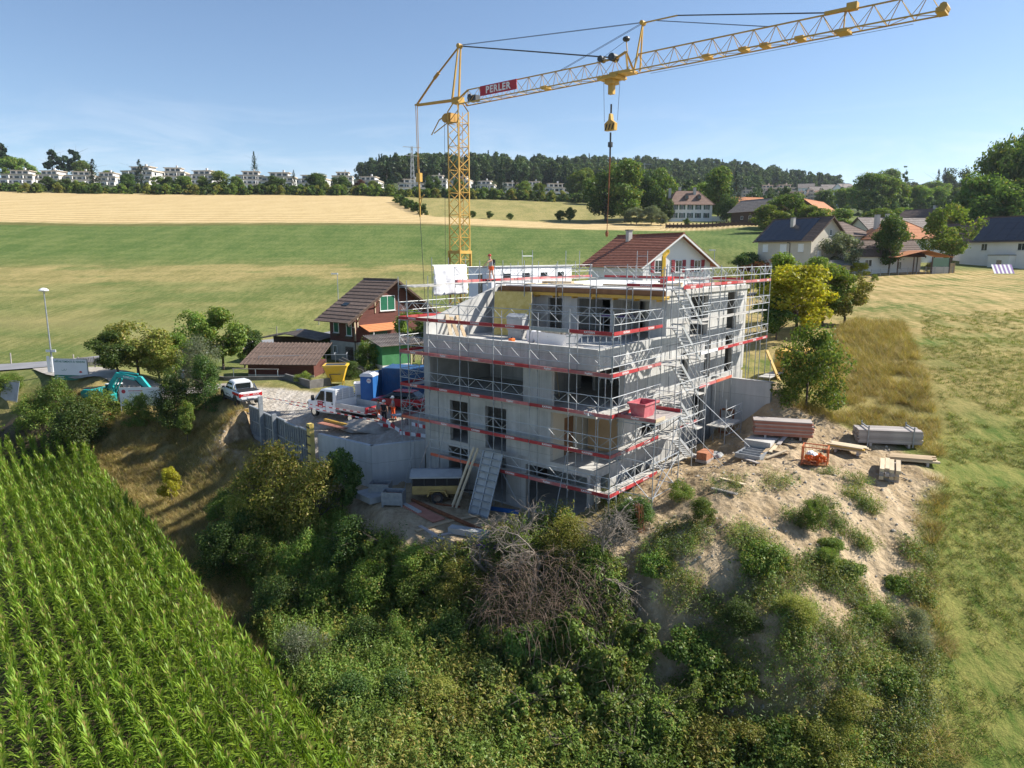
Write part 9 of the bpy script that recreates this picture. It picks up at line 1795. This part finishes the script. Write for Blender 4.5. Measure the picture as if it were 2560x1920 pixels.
# ------------------------------------------------------------------ people
def skin_mesh(name, verts, edges, radii, material, parent, root=0, sub=2):
    me = bpy.data.meshes.new(name); me.from_pydata(verts, edges, []); me.update(); o = bpy.data.objects.new(name, me); link(o, parent); me.materials.append(M[material])
    md = o.modifiers.new('skin', 'SKIN'); md.use_smooth_shade = True
    for i, d in enumerate(me.skin_vertices[0].data): d.radius = (radii[i], radii[i]) if not hasattr(radii[i], '__len__') else radii[i]; d.use_root = (i == root)
    s = o.modifiers.new('sub', 'SUBSURF'); s.levels = s.render_levels = sub; return o
def person(loc, rz, label, top, bottom, sleeves=True, shorts=False, helmet=None, hair=True, bend=0.0, larm=None, rarm=None, stride=.12, hem=None):
    """standing figure facing local -y; larm/rarm: elbow and hand positions; bend leans the trunk forward"""
    e = empty('person', loc, rz); tag(e, label, 'person')
    b = lambda z: -bend * max(0, z - .95)                       # forward shift of the trunk
    pel, wst, chs, nck, hd = (0, b(.95), .95), (0, b(1.1), 1.1), (0, b(1.36), 1.36), (0, b(1.5), 1.5), (0, b(1.6) - .015, 1.60)
    la = larm or [(.26, b(1.2) + .02, 1.16), (.25, b(1.0) - .08, .90)]; ra = rarm or [(-.26, b(1.2) + .02, 1.16), (-.25, b(1.0) - .08, .90)]
    sh = lambda s: (s * .185, b(1.43), 1.42); hip = lambda s: (s * .095, b(.92), .92); kn = lambda s: (s * .105, -.03 + s * stride * .5, .50); an = lambda s: (s * .11, .03 + s * stride, .09); to = lambda s: (s * .12, -.12 + s * stride, .03)
    V_ = [pel, wst, chs, nck, hd, (0, hd[1] - .01, 1.70), sh(1), la[0], la[1], sh(-1), ra[0], ra[1], hip(1), kn(1), an(1), to(1), hip(-1), kn(-1), an(-1), to(-1)]
    E_ = [(0, 1), (1, 2), (2, 3), (3, 4), (4, 5), (2, 6), (6, 7), (7, 8), (2, 9), (9, 10), (10, 11), (0, 12), (12, 13), (13, 14), (14, 15), (0, 16), (16, 17), (17, 18), (18, 19)]
    R_ = [(.15, .11), (.14, .10), (.17, .11), .055, (.078, .095), .07, .06, .042, .03, .06, .042, .03, .085, .058, .042, .035, .085, .058, .042, .035]
    # fingers: five short chains from each palm
    for hand, fore in ((la[1], la[0]), (ra[1], ra[0])):
        d = (Vector(hand) - Vector(fore)).normalized(); base_i = V_.index(hand)
        sd = d.cross(Vector((0, 0, 1))); sd = sd.normalized() if sd.length > .1 else Vector((0, 1, 0)); palm = Vector(hand) + d * .06; V_.append(tuple(palm)); R_.append(.03); E_.append((base_i, len(V_) - 1)); pi_ = len(V_) - 1
        for k, (o_, l_) in enumerate(((-.03, .06), (-.01, .075), (.01, .07), (.03, .055), (.045, .035))):
            t = palm + d * (.02 + l_ if k < 4 else .0) + sd * (o_ if k < 4 else .055); V_.append(tuple(t)); R_.append(.009); E_.append((pi_, len(V_) - 1))
    skin_mesh('body', V_, E_, R_, 'skin', e)
    tv = [pel, wst, chs, (0, b(1.47), 1.47), sh(1), sh(-1)]; te = [(0, 1), (1, 2), (2, 3), (2, 4), (2, 5)]; tr2 = [(.165, .125), (.155, .115), (.185, .125), .07, .075, .075]
    if sleeves:
        for s, arm_ in ((4, la), (5, ra)): mid = tuple((Vector(tv[s]) + Vector(arm_[0])) / 2); tv.append(mid if sleeves == 'short' else arm_[0]); te.append((s, len(tv) - 1)); tr2.append(.062)
    skin_mesh('shirt', tv, te, tr2, top, e)
    bv = [(0, b(1.0), 1.0), hip(1), kn(1) if not shorts else tuple(Vector(hip(1)).lerp(Vector(kn(1)), .55)), hip(-1), kn(-1) if not shorts else tuple(Vector(hip(-1)).lerp(Vector(kn(-1)), .55))]; be = [(0, 1), (1, 2), (0, 3), (3, 4)]; br2 = [(.165, .125), .105, .085, .105, .085]
    if not shorts: bv += [an(1), an(-1)]; be += [(2, 5), (4, 6)]; br2 += [.062, .062]
    skin_mesh('trousers', bv, be, br2, bottom, e)
    for s in (1, -1): sh_ = MB().prism([(-.05, .0), (.05, .0), (.05, .09), (-.05, .09)], 'y', -.2, .09).build('shoe', 'cloth_black', e, (s * .11, s * stride, 0)); bevel(sh_, .02)
    hx, hy, hz_ = 0, hd[1] - .012, 1.655
    if helmet:
        MB().lathe([(.125, -.01), (.128, .02), (.118, .08), (.08, .125), (.01, .14)], (hx, hy, hz_ + .03), 14).build('helmet', helmet, e); MB().prism([(-.09, 0), (.09, 0), (.07, .015), (-.07, .015)], 'y', hy - .19, hy - .09).build('helmet_peak', helmet, e, (0, 0, hz_ + .03))
    else: MB().lathe([(.09, -.06), (.105, .0), (.1, .06), (.06, .1), (.01, .115)], (hx, hy + .015, hz_ + .01), 12).build('hair', 'hair', e)
    MB().lathe([(.012, -.02), (.018, 0), (.008, .025)], (hx, hy - .10, 1.625), 6).build('nose', 'skin', e)
    for s in (-1, 1): MB().bb(s * .032 - .012, s * .032 + .012, hy - .095, hy - .085, 1.648, 1.658).build('eye', 'black', e); MB().bb(s * .088 - .01, s * .088 + .01, hy - .02, hy + .02, 1.60, 1.66).build('ear', 'skin', e)
    MB().bb(-.025, .025, hy - .094, hy - .086, 1.578, 1.586).build('mouth', 'lamp_red', e)
    if hem: MB().prism([(-.17, 0), (.17, 0), (.17, .07), (-.17, .07)], 'y', -.13, .13).build('hem_band', hem, e, (0, b(.9), .86))
    return e
person(tuple(P(8.3, 14.45, 14.32)), rad(-62), 'worker in grey vest, orange shorts and red helmet on the top scaffold deck', 'cloth_grey', 'cloth_orange', False, True, 'helmet_red', bend=.18, larm=[(.22, -.42, 1.28), (.14, -.62, 1.05)], stride=.14)
bp2 = MB().bb(-.14, .14, .10, .22, 1.1, 1.45).build('backpack', 'cloth_black', None); 
bp2.parent = [o for o in bpy.data.objects if o.name.startswith('person')][0]
def gperson(px, py, z0, rz, *a, **k):
    p = on_ground(px, py, z0); return person(p, rz, *a, **k)
gperson(947, 1057, 4.0, rad(70), 'dark-haired worker in grey shirt and orange trousers behind the truck', 'cloth_grey', 'cloth_orange', 'short', larm=[(.25, -.12, 1.15), (.1, -.3, 1.12)])
gperson(961, 1061, 4.0, rad(170), 'worker in black clothes and white helmet beside the truck tailboard', 'cloth_black', 'cloth_black', 'short', helmet='helmet_white')
gperson(984, 1050, 4.0, rad(-70), 'worker in grey shirt, orange trousers and white helmet beside the red car', 'cloth_grey', 'cloth_orange', 'short', helmet='helmet_white', larm=[(.25, -.1, 1.15), (.08, -.28, 1.05)], rarm=[(-.25, -.1, 1.15), (-.08, -.28, 1.05)])
gperson(435, 965, 4.05, rad(175), 'worker in yellow shirt and white helmet standing on the lane', 'cloth_yellow', 'cloth_black', 'short', helmet='helmet_white', larm=[(.24, -.1, 1.15), (.1, -.25, 1.1)])
gperson(461, 972, 4.0, rad(160), 'worker in dark grey shirt and white helmet standing on the lane', 'cloth_grey', 'cloth_black', 'short', helmet='helmet_white', larm=[(.24, -.1, 1.15), (.12, -.25, 1.2)], rarm=[(-.24, -.1, 1.15), (-.1, -.25, 1.2)])
# ------------------------------------------------------------------ summer haze over the whole place
hz = MB().bb(-1900, 1900, -60, 3400, -12, 260).mesh('haze', None)
hm = bpy.data.materials.new('haze'); hm.use_nodes = True; nt = hm.node_tree; nt.nodes.clear()
ho_ = nt.nodes.new('ShaderNodeOutputMaterial'); pv = nt.nodes.new('ShaderNodeVolumePrincipled'); pv.inputs['Color'].default_value = (0.80, 0.88, 1.0, 1); pv.inputs['Density'].default_value = 0.00007; pv.inputs['Anisotropy'].default_value = 0.2
nt.links.new(pv.outputs[0], ho_.inputs['Volume']); hz.materials.append(hm)
tag(obj('haze', hz), 'thin pale summer haze in the air over the fields', 'haze', kind='stuff')
